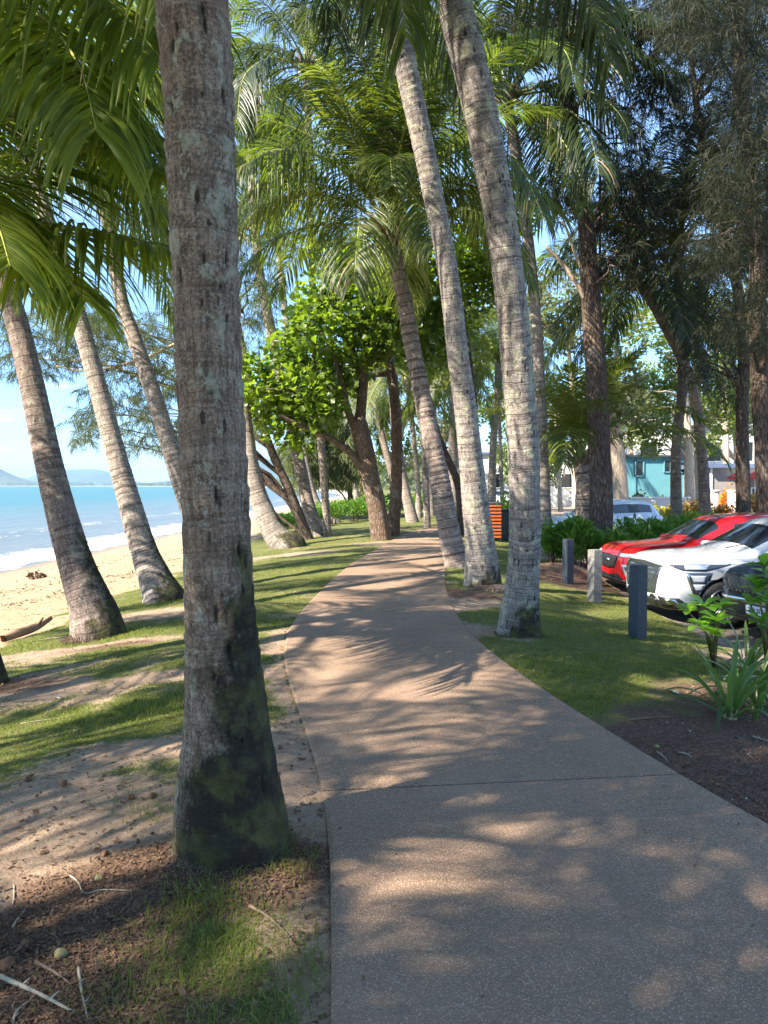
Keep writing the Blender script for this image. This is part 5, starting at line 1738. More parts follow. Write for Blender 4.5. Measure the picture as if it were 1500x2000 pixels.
bg_tree(870, 70, [(850, 850, 40), (890, 830, 44), (830, 790, 40), (880, 760, 44), (860, 900, 26), (910, 880, 30), (930, 800, 40), (820, 880, 30)], 'hazy olive tree closing the end of the avenue', 'far_leaf2',
        [(872, 985, 10), (870, 920, 9), (868, 860, 7)], n=3600, size=.34, seed=86)
bg_tree(790, 60, [(770, 870, 36), (800, 820, 36), (750, 900, 26), (800, 900, 28), (760, 800, 34), (820, 760, 36), (740, 840, 26)], 'green tree behind the dark trunks at the bend', 'far_leaf',
        [(785, 985, 10), (784, 920, 8), (782, 860, 6)], n=2800, size=.28, seed=87)
bg_tree(700, 66, [(690, 930, 26), (665, 940, 18), (710, 900, 26), (725, 940, 20), (700, 960, 16)], 'small round green tree at the end of the beach', 'far_leaf', [(702, 985, 7), (701, 960, 6), (700, 930, 5)], n=1600, size=.26, seed=88)
bg_tree(1480, 52, [(1440, 650, 60), (1490, 680, 60), (1400, 620, 60), (1330, 610, 60), (1270, 640, 60), (1220, 620, 60), (1500, 580, 60), (1300, 560, 50)], 'tall light green tree high behind the houses on the right', 'far_leaf',
        [(1420, 1000, 14), (1418, 880, 12), (1415, 760, 10), (1405, 680, 8)], n=5200, size=.32, seed=89)
bg_tree(1120, 58, [(1130, 640, 60), (1080, 660, 50), (1030, 620, 60), (1160, 580, 60), (990, 600, 50), (1100, 560, 60)], 'tall green tree behind the young palm', 'far_leaf2',
        [(1125, 990, 14), (1122, 880, 12), (1118, 760, 10), (1110, 680, 8)], n=4600, size=.34, seed=90)

bg_tree(1240, 57, [(1200, 790, 50), (1260, 800, 46), (1230, 850, 34), (1170, 850, 34), (1300, 790, 44), (1215, 730, 50), (1160, 770, 44), (1290, 740, 40), (1190, 900, 22)], 'yellow green tree directly behind the turquoise house', 'far_leaf', [(1235, 1000, 12), (1233, 900, 10), (1230, 830, 8)], n=5200, size=.28, seed=191)
bg_tree(1440, 58, [(1400, 790, 46), (1450, 780, 50), (1500, 770, 50), (1420, 840, 30), (1370, 800, 36), (1480, 830, 30), (1350, 850, 26)], 'yellow green tree behind the low grey house', 'far_leaf', [(1440, 1000, 12), (1438, 900, 10), (1436, 840, 8)], n=5200, size=.28, seed=192)
bg_tree(1035, 66, [(1020, 920, 30), (1050, 900, 34), (1000, 930, 22), (1075, 930, 26), (1040, 860, 34), (1080, 870, 28), (985, 890, 26)], 'low green tree filling the gap between the straight palms', 'far_leaf', [(1037, 985, 8), (1037, 940, 7), (1036, 900, 6)], n=4200, size=.28, seed=193)
# ------------------------------------------------------------------ houses behind the trees
M['turq'] = simple('turquoise render', (0.09, 0.25, 0.29), .8, .12, 2)
M['white_w'] = simple('white render', (0.55, 0.55, 0.54), .8, .06, 2)
M['grey_w'] = simple('grey brown render', (0.24, 0.21, 0.20), .85, .1, 2)
M['roof_blue'] = simple('blue grey roof sheet', (0.10, 0.13, 0.22), .5, .1, 3)
M['dark_trim'] = simple('dark trim', (0.03, 0.03, 0.03), .5)
M['glass'] = simple('window glass', (0.02, 0.022, 0.025), .12, Specular_IOR_Level=.3)
M['white_tr'] = simple('white trim', (0.75, 0.75, 0.73), .6)


def box_part(parent, name, c, d, mat, bev=0.0, rot=None, label=None):
    b = MB()
    b.box(c, d, rot, 0, bev)
    return ob(name, b.mesh(name, (mat,)), parent, label=label)


def window(parent, x, z, w, h, y, frame='white_tr', ny=-1):
    b = MB()
    for (cx_, cz_, dx_, dz_) in ((x - w / 2, z, .07, h + .07), (x + w / 2, z, .07, h + .07), (x, z - h / 2, w, .07), (x, z + h / 2, w, .07)):
        b.box((cx_, y - .02, cz_), (dx_, .09, dz_))
    f = ob('window', b.mesh('window', (M[frame],)), parent)
    box_part(f, 'pane', (x, y + .01, z), (w - .07, .03, h - .07), M['glass'])
    return f


def loc(px, Y):
    x = wpt(px, Y)
    return x, float(tz(x, Y, False))


Yh = 50.0
x0, zg = loc(1222, Yh)
x1 = wpt(1345, Yh)
top = P(1250, 893, Yh).z
h = thing('house', 'turquoise flat roofed house with two dark windows', 'house', ((x0 + x1) / 2, Yh + 3, zg))
wd = x1 - x0
hh = top - zg
box_part(h, 'wall', (0, 0, hh / 2 - .3), (wd, 6, hh + .6), M['turq'])
box_part(h, 'roof', (0, 0, hh + .06), (wd + .5, 6.5, .14), M['dark_trim'])
mx_ = (x0 + x1) / 2
for px_, zc, w_, h_ in ((1247, 915, .62, .98), (1303, 910, .42, .8), (1333, 912, .4, .7)):
    p = P(px_, zc, Yh)
    window(h, p.x - mx_, p.z - zg, w_, h_, -3.02, 'turq')
box_part(h, 'pilaster', (-wd / 2 + .55, -3.04, hh / 2 - .2), (.16, .09, hh), M['turq'])

Yg = 46.0
x0, zg = loc(1386, Yg)
x1 = wpt(1560, Yg)
top = P(1400, 914, Yg).z
g = thing('house', 'low grey house with a blue roof edge and white awning', 'house', ((x0 + x1) / 2, Yg + 3, zg))
wd, hh = x1 - x0, top - zg
mx_ = (x0 + x1) / 2
box_part(g, 'wall', (0, 0, hh / 2 - .3), (wd, 6, hh + .6), M['grey_w'])
box_part(g, 'roof', (0, -.2, hh + .12), (wd + .6, 6.6, .24), M['roof_blue'])
box_part(g, 'awning', (0.4, -3.7, hh - .55), (wd * .7, 1.3, .08), M['white_tr'])
box_part(g, 'downpipe', (-wd / 2 + .06, -3.05, hh / 2), (.1, .1, hh), M['white_tr'])
window(g, .6, hh * .45, 1.6, 1.1, -3.02)

Yw = 66.0
x0, zg = loc(1170, Yw)
x1 = wpt(1620, Yw)
top = P(1400, 830, Yw).z
w = thing('apartment_building', 'white apartment block with balconies behind the other houses', 'building', ((x0 + x1) / 2, Yw + 5, zg))
wd, hh = x1 - x0, top - zg
box_part(w, 'wall', (0, 0, hh / 2), (wd, 9, hh), M['white_w'])
box_part(w, 'roof', (0, 0, hh + .1), (wd + .8, 9.8, .2), M['white_tr'])
for fl in range(2):
    zf = 1.0 + fl * 2.7
    box_part(w, 'balcony', (0, -5.1, zf + .1), (wd - .6, 1.2, .18), M['white_tr'])
    for i in range(7):
        window(w, -wd / 2 + 1.6 + i * (wd - 3.2) / 6, zf + 1.35, 1.5, 1.7, -4.52)
x_, z_ = loc(1045, 74)
w2 = thing('apartment_building', 'pale building glimpsed between the straight palms', 'building', (x_, 80, z_))
box_part(w2, 'wall', (0, 0, 2.6), (16, 8, 5.2), M['white_w'])
box_part(w2, 'roof', (0, 0, 5.3), (16.6, 8.6, .2), M['roof_blue'])
for i in range(6):
    window(w2, -6 + i * 2.4, 2.6, 1.3, 1.4, -4.02)

x0, zg = loc(1238, 36)
x1 = wpt(1345, 36)
gw = thing('garden_wall', 'low white garden wall behind the variegated shrubs', 'wall', ((x0 + x1) / 2, 36, zg))
gw['kind'] = 'thing'
zt = P(1300, 973, 36).z - zg
box_part(gw, 'wall_panel', (0, 0, zt / 2 - .05), (x1 - x0, .2, zt + .1), M['white_w'])
box_part(gw, 'coping', (0, 0, zt + .03), (x1 - x0 + .1, .28, .06), M['white_tr'])

# slim lamp post
M['pole'] = simple('pale green post', (0.36, 0.46, 0.40), .5)
x_, z_ = loc(1368, 33)
zt = P(1368, 872, 33).z - z_
lp = thing('street_lamp', 'slim pale green lamp post in front of the paired paperbarks', 'lamp post', (x_, 33, z_))
b = MB(); b.tube([(0, 0, 0), (0, 0, zt)], [.05, .035], 10); ob('pole', b.mesh('pole', (M['pole'],), True), lp)
b = MB(); b.tube([(0, 0, zt - .02), (0, 0, zt + .12), (0, 0, zt + .2), (0, 0, zt + .24)], [.06, .17, .19, .04], 14); ob('lamp_head', b.mesh('lamp_head', (M['pole'],), True), lp)

# red parasols in front of the grey house
M['red_cl'] = simple('red canvas', (0.62, 0.05, 0.04), .8)
for px_, lab in ((1440, 'left red parasol in front of the grey house'), (1474, 'right red parasol in front of the grey house')):
    x_, z_ = loc(px_, 41)
    zt = P(px_, 921, 41).z - z_
    u = thing('parasol', lab, 'parasol', (x_, 41, z_), group='red parasols')
    b = MB(); b.tube([(0, 0, 0), (0, 0, zt)], [.025, .025], 8); ob('pole', b.mesh('pole', (M['white_tr'],), True), u)
    vs = [(0, 0, zt + .02)] + [(math.cos(a * math.pi / 4) * .55, math.sin(a * math.pi / 4) * .55, zt - .3) for a in range(8)] + [(math.cos(a * math.pi / 4) * .55, math.sin(a * math.pi / 4) * .55, zt - .38) for a in range(8)]
    fs = [(0, 1 + a, 1 + (a + 1) % 8) for a in range(8)] + [(1 + a, 9 + a, 9 + (a + 1) % 8, 1 + (a + 1) % 8) for a in range(8)]
    ob('canopy', mk_mesh('canopy', vs, fs, (M['red_cl'],)), u)
# pale planters under the orange flowers
for px_, lab in ((1393, 'pale tall planter, left of the pair below the orange flowers'), (1432, 'pale tall planter, right of the pair below the orange flowers')):
    x_, z_ = loc(px_, 32.5)
    zt = P(px_, 957, 32.5).z - z_
    q = thing('planter', lab, 'planter', (x_, 32.5, z_), group='pale tall planters')
    b = MB(); b.tube([(0, 0, 0), (0, 0, zt * .5), (0, 0, zt - .06)], [.16, .19, .24], 14); ob('pot', b.mesh('pot', (simple('pinkish pot', (0.62, 0.42, 0.34), .8, .15, 4),), True), q)
    b = MB(); b.tube([(0, 0, zt - .08), (0, 0, zt)], [.27, .27], 14); ob('rim', b.mesh('rim', (M['white_w'],), True), q)

# ------------------------------------------------------------------ bin stand, bollards, flag
M['orange'] = simple('orange stained slat', (0.42, 0.10, 0.025), .6, .2, 12)
M['bin_dk'] = simple('dark bin panel', (0.05, 0.06, 0.07), .5)
bx, by = wpt(951, 24.5), 24.5
bz = float(tz(bx, by))
bn = thing('bin_enclosure', 'bin enclosure of orange horizontal slats behind the speckled trunk', 'bin', (bx, by, bz), math.radians(8))
ht = P(958, 984, 24.5).z - bz
b = MB()
for sx_ in (-.34, .34):
    for sy_ in (-.34, .34):
        b.box((sx_, sy_, ht / 2), (.06, .06, ht))
ob('frame', b.mesh('frame', (M['bin_dk'],)), bn)
b = MB(); b.box((0, 0, ht / 2 - .02), (.6, .6, ht - .08)); ob('inner_bin', b.mesh('inner_bin', (M['bin_dk'],)), bn)
b = MB(); b.box((0, 0, ht + .03), (.78, .78, .05), None, 0, .01); ob('lid', b.mesh('lid', (M['bin_dk'],)), bn)
b = MB(); b.box((0, 0, 0), (.72, .025, .062), None, 0, .004)
slat = b.mesh('slat', (M['orange'],))
ns = 10
for sd_ in range(4):
    for i in range(ns):
        a = sd_ * math.pi / 2
        ob('slat', slat, bn, (math.sin(a) * .385, -math.cos(a) * .385, .1 + i * (ht - .16) / (ns - 1)), (0, 0, a))
bx2, by2 = wpt(988, 25.2), 25.2
b2 = thing('litter_bin', 'plain dark bin right beside the orange slatted enclosure', 'bin', (bx2, by2, float(tz(bx2, by2))), .1)
box_part(b2, 'body', (0, 0, .48), (.5, .5, .96), M['bin_dk'], .03)
box_part(b2, 'lid', (0, 0, .98), (.54, .54, .06), M['dark_trim'], .02)

# feather flag far along the path
fx, fy = wpt(892, 47), 47.0
fz = float(tz(fx, fy, False))
fl = thing('feather_flag', 'upright blue, white, red and turquoise banner between the distant trunks', 'flag', (fx, fy, fz))
b = MB(); b.tube([(0, 0, 0), (0, 0, 2.2)], [.02, .012], 6); ob('pole', b.mesh('pole', (M['white_tr'],), True), fl)
fm = [simple('flag blue', (0.03, 0.2, 0.42), .7), simple('flag white', (0.75, 0.75, 0.75), .7), simple('flag red', (0.65, 0.04, 0.04), .7), simple('flag turquoise', (0.02, 0.42, 0.5), .7)]
b = MB()
for i, (za, zb_, mi) in enumerate([(1.95, 2.15, 1), (1.55, 1.95, 0), (1.3, 1.55, 1), (.95, 1.3, 2), (.3, .95, 3)]):
    zc = (za + zb_) / 2
    b.box((.2, 0, zc), (.36, .012, zb_ - za - .002), None, mi)
ob('banner', b.mesh('banner', fm), fl)

M['post_dk'] = simple('charcoal painted post', (0.032, 0.042, 0.055), .55, .2, 18, .2)
M['post_wd'] = simple('weathered grey wooden post', (0.17, 0.155, 0.145), .9, .45, 34, .8)
for px_, py_, pt_, w_, mat, lab in ((1245, 1247, 1106, 32, 'post_dk', 'charcoal square bollard nearest the camera, in front of the white car'),
                                    (1161, 1177, 1075, 25, 'post_wd', 'weathered grey wooden bollard, middle one of the three'),
                                    (1109, 1140, 1054, 20, 'post_dk', 'charcoal bollard farthest along, by the mulch mound')):
    p = G(px_, py_)
    hh = P(px_, pt_, p.y).z - p.z
    wv_ = w_ / F * p.y / 1.25
    t = thing('bollard', lab, 'bollard', p, math.radians(24), group='bollards along the parking edge')
    b = MB()
    b.box((0, 0, hh / 2 - .1), (wv_, wv_, hh + .2), None, 0, .006)
    ob('post', b.mesh('post', (M[mat],)), t)
    b = MB(); b.box((0, 0, hh + .006), (wv_ * .97, wv_ * .97, .012), None, 0, .003); ob('cap', b.mesh('cap', (M[mat],)), t)


# ------------------------------------------------------------------ cars
def car_paint(name, c, metal=0.0, rough=.22):
    m = NT(name)
    return m.done(m.pbsdf(c, rough, None, Metallic=metal, Coat_Weight=.55, Coat_Roughness=.06))


M['tyre'] = simple('tyre rubber', (0.018, 0.018, 0.018), .85)
M['rim'] = simple('alloy rim', (0.35, 0.35, 0.37), .3, Metallic=.9)
M['chrome'] = simple('chrome', (0.72, 0.72, 0.74), .12, Metallic=1.0)
M['car_glass'] = simple('tinted car glass', (0.012, 0.016, 0.022), .03, Specular_IOR_Level=1.0)
M['black_pl'] = simple('black plastic', (0.015, 0.015, 0.016), .4)
M['lamp_cl'] = simple('clear lamp lens', (0.50, 0.54, 0.60), .08, Metallic=.35, Coat_Weight=1.0)
M['lamp_dk'] = simple('dark lamp housing', (0.035, 0.04, 0.05), .1, Coat_Weight=1.0)
M['plate'] = simple('number plate', (0.75, 0.76, 0.80), .5)
M['ink'] = simple('plate lettering', (0.05, 0.06, 0.16), .6)


def body_mesh(Lh=2.28, Wd=.93, H=1.68, hood=1.04, paint=None, nose=.0, suv=True):
    """car body heading +X; returns dict of meshes"""
    #   x, w, zb, belt, gb_y, gt_y, roofedge z, roof z
    st = [
        (Lh, .58, .40, .70, .52, .40, .74, .755),
        (Lh - .035, .74, .30, hood - .20, .66, .50, hood - .15, hood - .13),
        (Lh - .14, Wd - .07, .24, hood - .10, .76, .60, hood - .03, hood - .01),
        (Lh - .42, Wd - .015, .22, hood - .055, .80, .66, hood + .01, hood + .03),
        (Lh - .95, Wd, .22, hood - .03, .80, .68, hood + .035, hood + .06),
        (Lh - 1.22, Wd, .22, hood - .01, .80, .70, hood + .055, hood + .08),
        (Lh - 1.34, Wd, .22, hood, .80, .72, hood + .09, hood + .13),
        (Lh - 1.98, Wd, .22, hood + .01, .78, .62, H - .13, H - .075),
        (Lh - 2.10, Wd, .22, hood + .01, .78, .62, H - .09, H - .045),
        (Lh - 2.7, Wd, .22, hood + .02, .78, .62, H - .045, H),
        (Lh - 2.8, Wd, .22, hood + .02, .78, .62, H - .045, H),
        (Lh - 3.5, Wd, .22, hood + .04, .77, .61, H - .07, H - .02),
        (Lh - 3.6, Wd, .22, hood + .04, .77, .61, H - .075, H - .025),
        (Lh - 4.05, Wd - .01, .24, hood + .06, .75, .59, H - .13, H - .08),
        (Lh - 4.2, Wd - .02, .25, hood + .06, .74, .58, H - .17, H - .12),
        (Lh - 4.46, Wd - .05, .30, hood + .02, .72, .62, hood + .12, hood + .14),
        (Lh - 4.54, Wd - .12, .36, hood - .1, .66, .55, hood - .04, hood - .02),
        (Lh - 4.57, .62, .5, hood - .3, .5, .4, hood - .26, hood - .25)]
    K = 11
    V, Fc, mi = [], [], []
    for (x, w, zb, belt, gb, gt, zr, zt) in st:
        half = [(0, zb), (w * .8, zb), (w * .955, zb + .07), (w * .985, zb + .22), (w, belt * .62 + .05), (w * .985, belt - .09), (gb + (w - gb) * .45, belt), (gb, belt + (zr - belt) * .10), (gt + (gb - gt) * .12, belt + (zr - belt) * .86), (gt * .9, zr), (0, zt)]
        for (y, z) in half:
            V.append((x, y, z))
        for (y, z) in half[-2:0:-1]:
            V.append((x, -y, z))
    R = 2 * K - 2
    for i in range(len(st) - 1):
        for j in range(R):
            k = (j + 1) % R
            Fc.append((i * R + j, i * R + k, (i + 1) * R + k, (i + 1) * R + j))
            jj = j if j < K - 1 else R - 1 - j
            m_ = 0
            if jj == 7 and i in (7, 8, 10, 12) or (jj == 7 and 8 <= i <= 12 and i not in (9, 11)):
                m_ = 0
            if jj == 7 and i in (8, 10, 12):
                m_ = 2
            if jj in (8, 9) and i == 6:
                m_ = 1
            if jj in (8, 9) and i == 14:
                m_ = 5
            if jj in (0, 1):
                m_ = 3
            mi.append(m_)
    Fc.append(tuple(range(R)))
    mi.append(0)
    Fc.append(tuple((len(st) - 1) * R + j for j in range(R))[::-1])
    mi.append(0)
    # widen the door glass stations: mark long panes
    for q, f in enumerate(Fc[:-2]):
        i, j = divmod(q, R)
        jj = j if j < K - 1 else R - 1 - j
        if jj == 7 and i in (8, 9, 11, 12):
            mi[q] = 2
        if jj == 7 and i == 10:
            mi[q] = 4
    me = bpy.data.meshes.new('b')
    me.from_pydata(V, [], Fc)
    for m_ in (paint, M['car_glass'], M['car_glass'], M['black_pl'], M['black_pl'], M['car_glass']):
        me.materials.append(m_)
    me.polygons.foreach_set('material_index', mi)
    bm = bmesh.new(); bm.from_mesh(me); bmesh.ops.recalc_face_normals(bm, faces=bm.faces); bm.to_mesh(me); bm.free()
    o = bpy.data.objects.new('b', me); COL.objects.link(o)
    s = o.modifiers.new('s', 'SUBSURF'); s.levels = 2; s.render_levels = 2
    cut = []
    for xx in (Lh - .92, Lh - 3.62):
        for sy in (1, -1):
            v, f = tube([(xx, sy * .62, .36), (xx, sy * 1.2, .36)], .405, 32)
            cm = mk_mesh('c', v, f, (M['black_pl'],))
            co = bpy.data.objects.new('c', cm); COL.objects.link(co)
            bo = o.modifiers.new('c', 'BOOLEAN'); bo.object = co; bo.operation = 'DIFFERENCE'; bo.solver = 'EXACT'
            cut.append(co)
    dg = bpy.context.evaluated_depsgraph_get()
    ev = o.evaluated_get(dg)
    res = bpy.data.meshes.new_from_object(ev)
    for c in cut + [o]:
        bpy.data.objects.remove(c)
    return res


def split_by_mat(me, names):
    out = []
    for idxs, nm in names:
        bm = bmesh.new(); bm.from_mesh(me)
        kill = [f for f in bm.faces if f.material_index not in idxs]
        bmesh.ops.delete(bm, geom=kill, context='FACES')
        if len(bm.faces) == 0:
            bm.free(); continue
        m2 = bpy.data.meshes.new(nm)
        bm.to_mesh(m2); bm.free()
        for m_ in me.materials:
            m2.materials.append(m_)
        m2.polygons.foreach_set('use_smooth', np.ones(len(m2.polygons), bool))
        out.append((nm, m2))
    return out


def wheel_mesh():
    t = MB()
    prof = [(-.11, .225), (-.115, .30), (-.095, .345), (-.05, .36), (.05, .36), (.095, .345), (.115, .30), (.11, .225)]
    seg = 36
    vs, fs = [], []
    for i in range(seg):
        a = 2 * math.pi * i / seg
        for (y, r) in prof:
            vs.append((r * math.cos(a), y, r * math.sin(a)))
    n = len(prof)
    for i in range(seg):
        k = (i + 1) % seg
        for j in range(n - 1):
            fs.append((i * n + j, i * n + j + 1, k * n + j + 1, k * n + j))
    t.add(vs, fs)
    tyre = t.mesh('tyre', (M['tyre'],), True)
    r = MB()
    v, f = tube([(0, .06, 0), (0, .105, 0)], .05, 16); r.add(v, f)
    for i in range(7):
        a = 2 * math.pi * i / 7
        for da in (-.13, .13):
            r.tube([(0.04 * math.cos(a), .10, .04 * math.sin(a)), (.225 * math.cos(a + da), .085, .225 * math.sin(a + da))], [.018, .012], 5)
    vs, fs = [], []
    pr = [(.06, .232), (.112, .235), (.112, .215), (.03, .205), (-.1, .2)]
    for i in range(seg):
        a = 2 * math.pi * i / seg
        for (y, q) in pr:
            vs.append((q * math.cos(a), y, q * math.sin(a)))
    n = len(pr)
    for i in range(seg):
        k = (i + 1) % seg
        for j in range(n - 1):
            fs.append((i * n + j, i * n + j + 1, k * n + j + 1, k * n + j))
    r.add(vs, fs)
    rim = r.mesh('rim', (M['rim'],), True)
    d = MB(); v, f = tube([(0, -.02, 0), (0, .01, 0)], .205, 24); d.add(v, f)
    disc = d.mesh('disc', (M['black_pl'],))
    return tyre, rim, disc


TYRE, RIM, DISC = wheel_mesh()


class Skin:
    """lay trim on the front of a body: angle a (degrees from straight ahead, + to the left), height z"""

    def __init__(s, me, cx=1.0):
        vs = [v.co[:] for v in me.vertices]
        s.bvh = BVHTree.FromPolygons([Vector(v) for v in vs], [p.vertices[:] for p in me.polygons])
        s.cx = cx

    def pt(s, a, z, off):
        r = math.radians(a)
        d = Vector((math.cos(r), math.sin(r), 0))
        hit, n, _, _ = s.bvh.ray_cast(Vector((s.cx, 0, z)) + d * 4, -d)
        if hit is None:
            return Vector((s.cx, 0, z)) + d * 1.2
        return hit + d * off

    def patch(s, top, bot, off=.008, n=14, m=4, depth=.03):
        top, bot = np.array(top, float), np.array(bot, float)
        tt = np.linspace(0, 1, n)

        def res(q):
            L = np.concatenate([[0], np.cumsum(np.hypot(*(np.diff(q, axis=0) * np.array([.02, 1])).T))])
            L = L / L[-1]
            return np.stack([np.interp(tt, L, q[:, 0]), np.interp(tt, L, q[:, 1])], 1)
        T_, B_ = res(top), res(bot)
        vs, fs = [], []
        for i in range(n):
            for j in range(m + 1):
                q = T_[i] + (B_[i] - T_[i]) * j / m
                vs.append(s.pt(q[0], q[1], off)[:])
        for i in range(n - 1):
            for j in range(m):
                k = i * (m + 1) + j
                fs.append((k, k + 1, k + m + 2, k + m + 1))
        ring = [i * (m + 1) for i in range(n)] + [(n - 1) * (m + 1) + j for j in range(1, m + 1)] + [i * (m + 1) + m for i in range(n - 2, -1, -1)] + [j for j in range(m - 1, 0, -1)]
        base = len(vs)
        for q in ring:
            v = Vector(vs[q])
            dd = (v - Vector((s.cx, 0, v.z))).normalized()
            vs.append((v - dd * depth)[:])
        for i in range(len(ring)):
            k = (i + 1) % len(ring)
            fs.append((ring[i], ring[k], base + k, base + i))
        return vs, fs


def put_patch(parent, sk, name, mat, top, bot, mirror=True, **kw):
    outs = []
    for sgn in ((1, -1) if mirror else (1,)):
        t = [(a * sgn, z) for a, z in top]
        b_ = [(a * sgn, z) for a, z in bot]
        v, f = sk.patch(t, b_, **kw)
        outs.append(ob(name, mk_mesh(name, v, f, (M[mat] if isinstance(mat, str) else mat,), True), parent))
    return outs


def make_car(label, x, y, heading, paint, kind):
    z = float(tz(x - 0.0, y, False))
    cosh, sinh = math.cos(heading), math.sin(heading)
    t = thing('parked_car', label, 'car', (x, y, z), heading)
    P_ = dict(white=dict(hood=1.06, H=1.68), red=dict(hood=1.0, H=1.62), navy=dict(hood=1.05, H=1.66), far=dict(hood=1.02, H=1.66))[kind]
    me = body_mesh(paint=paint, **P_)
    for nm, m2 in split_by_mat(me, [((0, 3, 4), 'body'), ((1,), 'windscreen'), ((5,), 'rear_window')]):
        ob(nm, m2, t)
    for sg in (1, -1):
        for (xa, xb) in ((-3, -1.27), (-1.27, -.47), (-.47, 1.2)):
            bm = bmesh.new(); bm.from_mesh(me)
            kill = [f_ for f_ in bm.faces if f_.material_index != 2 or f_.calc_center_median().y * sg < 0 or not (xa < f_.calc_center_median().x <= xb)]
            bmesh.ops.delete(bm, geom=kill, context='FACES')
            if len(bm.faces):
                m2 = bpy.data.meshes.new('side_window'); bm.to_mesh(m2)
                for q_ in me.materials:
                    m2.materials.append(q_)
                m2.polygons.foreach_set('use_smooth', np.ones(len(m2.polygons), bool))
                ob('side_window', m2, t)
            bm.free()
    for xx in (2.28 - .92, 2.28 - 3.62):
        for sy in (1, -1):
            w_ = ob('wheel', TYRE, t, (xx, sy * .80, .36), (0, 0, 0 if sy > 0 else math.pi))
            ob('rim', RIM, w_)
            ob('brake_disc', DISC, w_)
    sk = Skin(me)
    h = P_['hood']
    # mirrors, bonnet line, handles
    for sy in (1, -1):
        b = MB(); b.box((.72, sy * 1.02, h + .06), (.14, .20, .13), None, 0, .035); b.box((.74, sy * .92, h + .02), (.06, .12, .04))
        ob('wing_mirror', b.mesh('wing_mirror', (paint,), True), t)
    for sy in (1, -1):
        for xx in (-.35, -1.25):
            b = MB()
            b.box((xx, sy * .955, h - .17), (.19, .03, .028), None, 0, .008)
            ob('door_handle', b.mesh('door_handle', (M['chrome'] if kind != 'navy' else paint,)), t)
    for sy in (.25, -.45):
        b = MB()
        b.tube([(1.02, sy, h + .10), (.93, sy + .3, h + .17), (.86, sy + .55, h + .2)], [.008, .008, .006], 5)
        ob('wiper_blade', b.mesh('wiper_blade', (M['black_pl'],)), t)
    if kind == 'white':
        put_patch(t, sk, 'grille', 'lamp_dk', [(-29, .93), (0, .955), (29, .93)], [(-24, .50), (0, .47), (24, .50)], mirror=False, n=26, m=8)
        b = MB()
        for r_ in range(7):
            zz_ = .53 + r_ * .062
            for k in range(15):
                a = -26 + k * 3.7 + (1.85 if r_ % 2 else 0)
                if abs(a) > 27 - (6 - r_) * .5:
                    continue
                p0, p1 = sk.pt(a - 1.4, zz_ - .018, .014), sk.pt(a + 1.4, zz_ + .018, .014)
                p2, p3 = sk.pt(a + 1.4, zz_ - .018, .014), sk.pt(a - 1.4, zz_ + .018, .014)
                b.tube([p0, p1], .0055, 4, 0, False)
                b.tube([p2, p3], .0055, 4, 0, False)
        ob('grille_mesh', b.mesh('grille_mesh', (M['chrome'],)), t)
        put_patch(t, sk, 'emblem', 'chrome', [(-5, .80), (0, .82), (5, .80)], [(-5, .74), (0, .72), (5, .74)], mirror=False, off=.022, n=8, m=2)
        for o in put_patch(t, sk, 'headlight', 'lamp_dk', [(32, .97), (50, .975), (74, .975)], [(33, .95), (42, .87), (54, .86), (74, .965)], n=20):
            pass
        put_patch(t, sk, 'headlight_lens', 'lamp_cl', [(42, .955), (57, .955)], [(43, .885), (55, .885)], n=10, off=.014)
        put_patch(t, sk, 'daylight_strip', 'lamp_cl', [(33, .965), (52, .968), (73, .973)], [(33, .952), (52, .955), (72, .962)], n=14, m=1, off=.016)
        put_patch(t, sk, 'daytime_lamp', 'lamp_dk', [(44, .84), (59, .84)], [(48, .50), (54, .50)], n=8, m=6, off=.010)
        put_patch(t, sk, 'lamp_reflector', 'lamp_cl', [(46, .80), (55, .80)], [(48, .70), (54, .70)], n=6, off=.016)
        put_patch(t, sk, 'lamp_reflector', 'lamp_cl', [(47.5, .67), (54.5, .67)], [(49, .58), (54, .58)], n=6, off=.016)
        put_patch(t, sk, 'lamp_edge', 'chrome', [(43.5, .84), (45, .84)], [(47.5, .49), (49, .49)], n=3, m=6, off=.018)
        put_patch(t, sk, 'lower_intake', 'black_pl', [(-26, .42), (0, .43), (26, .42)], [(-24, .28), (0, .27), (24, .28)], mirror=False, n=16)
        put_patch(t, sk, 'fog_lamp_surround', 'black_pl', [(27, .47), (40, .46)], [(30, .33), (46, .33)], n=8)
        put_patch(t, sk, 'fog_lamp', 'chrome', [(32, .44), (38, .44)], [(34, .36), (41, .36)], n=6, off=.016)
    elif kind == 'red':
        put_patch(t, sk, 'grille', 'black_pl', [(-22, .80), (0, .82), (22, .80)], [(-16, .56), (0, .53), (16, .56)], mirror=False, n=18, m=5)
        put_patch(t, sk, 'emblem', 'chrome', [(-4, .72), (0, .735), (4, .72)], [(-4, .66), (0, .645), (4, .66)], mirror=False, off=.02, n=6, m=2)
        put_patch(t, sk, 'headlight', 'lamp_cl', [(22, .86), (40, .87), (58, .88)], [(22, .80), (40, .79), (58, .83)], n=16)
        put_patch(t, sk, 'air_intake', 'lamp_cl', [(28, .66), (44, .66)], [(34, .36), (46, .40)], n=10, m=6)
        put_patch(t, sk, 'fog_lamp', 'lamp_dk', [(31, .62), (42, .62)], [(36, .42), (44, .44)], n=8, m=5, off=.016)
        put_patch(t, sk, 'lower_intake', 'black_pl', [(-30, .36), (0, .37), (30, .36)], [(-34, .27), (0, .26), (34, .27)], mirror=False, n=16)
    elif kind == 'navy':
        put_patch(t, sk, 'grille', 'black_pl', [(-30, .90), (0, .92), (30, .90)], [(-24, .66), (0, .64), (24, .66)], mirror=False, n=20, m=5)
        b = MB()
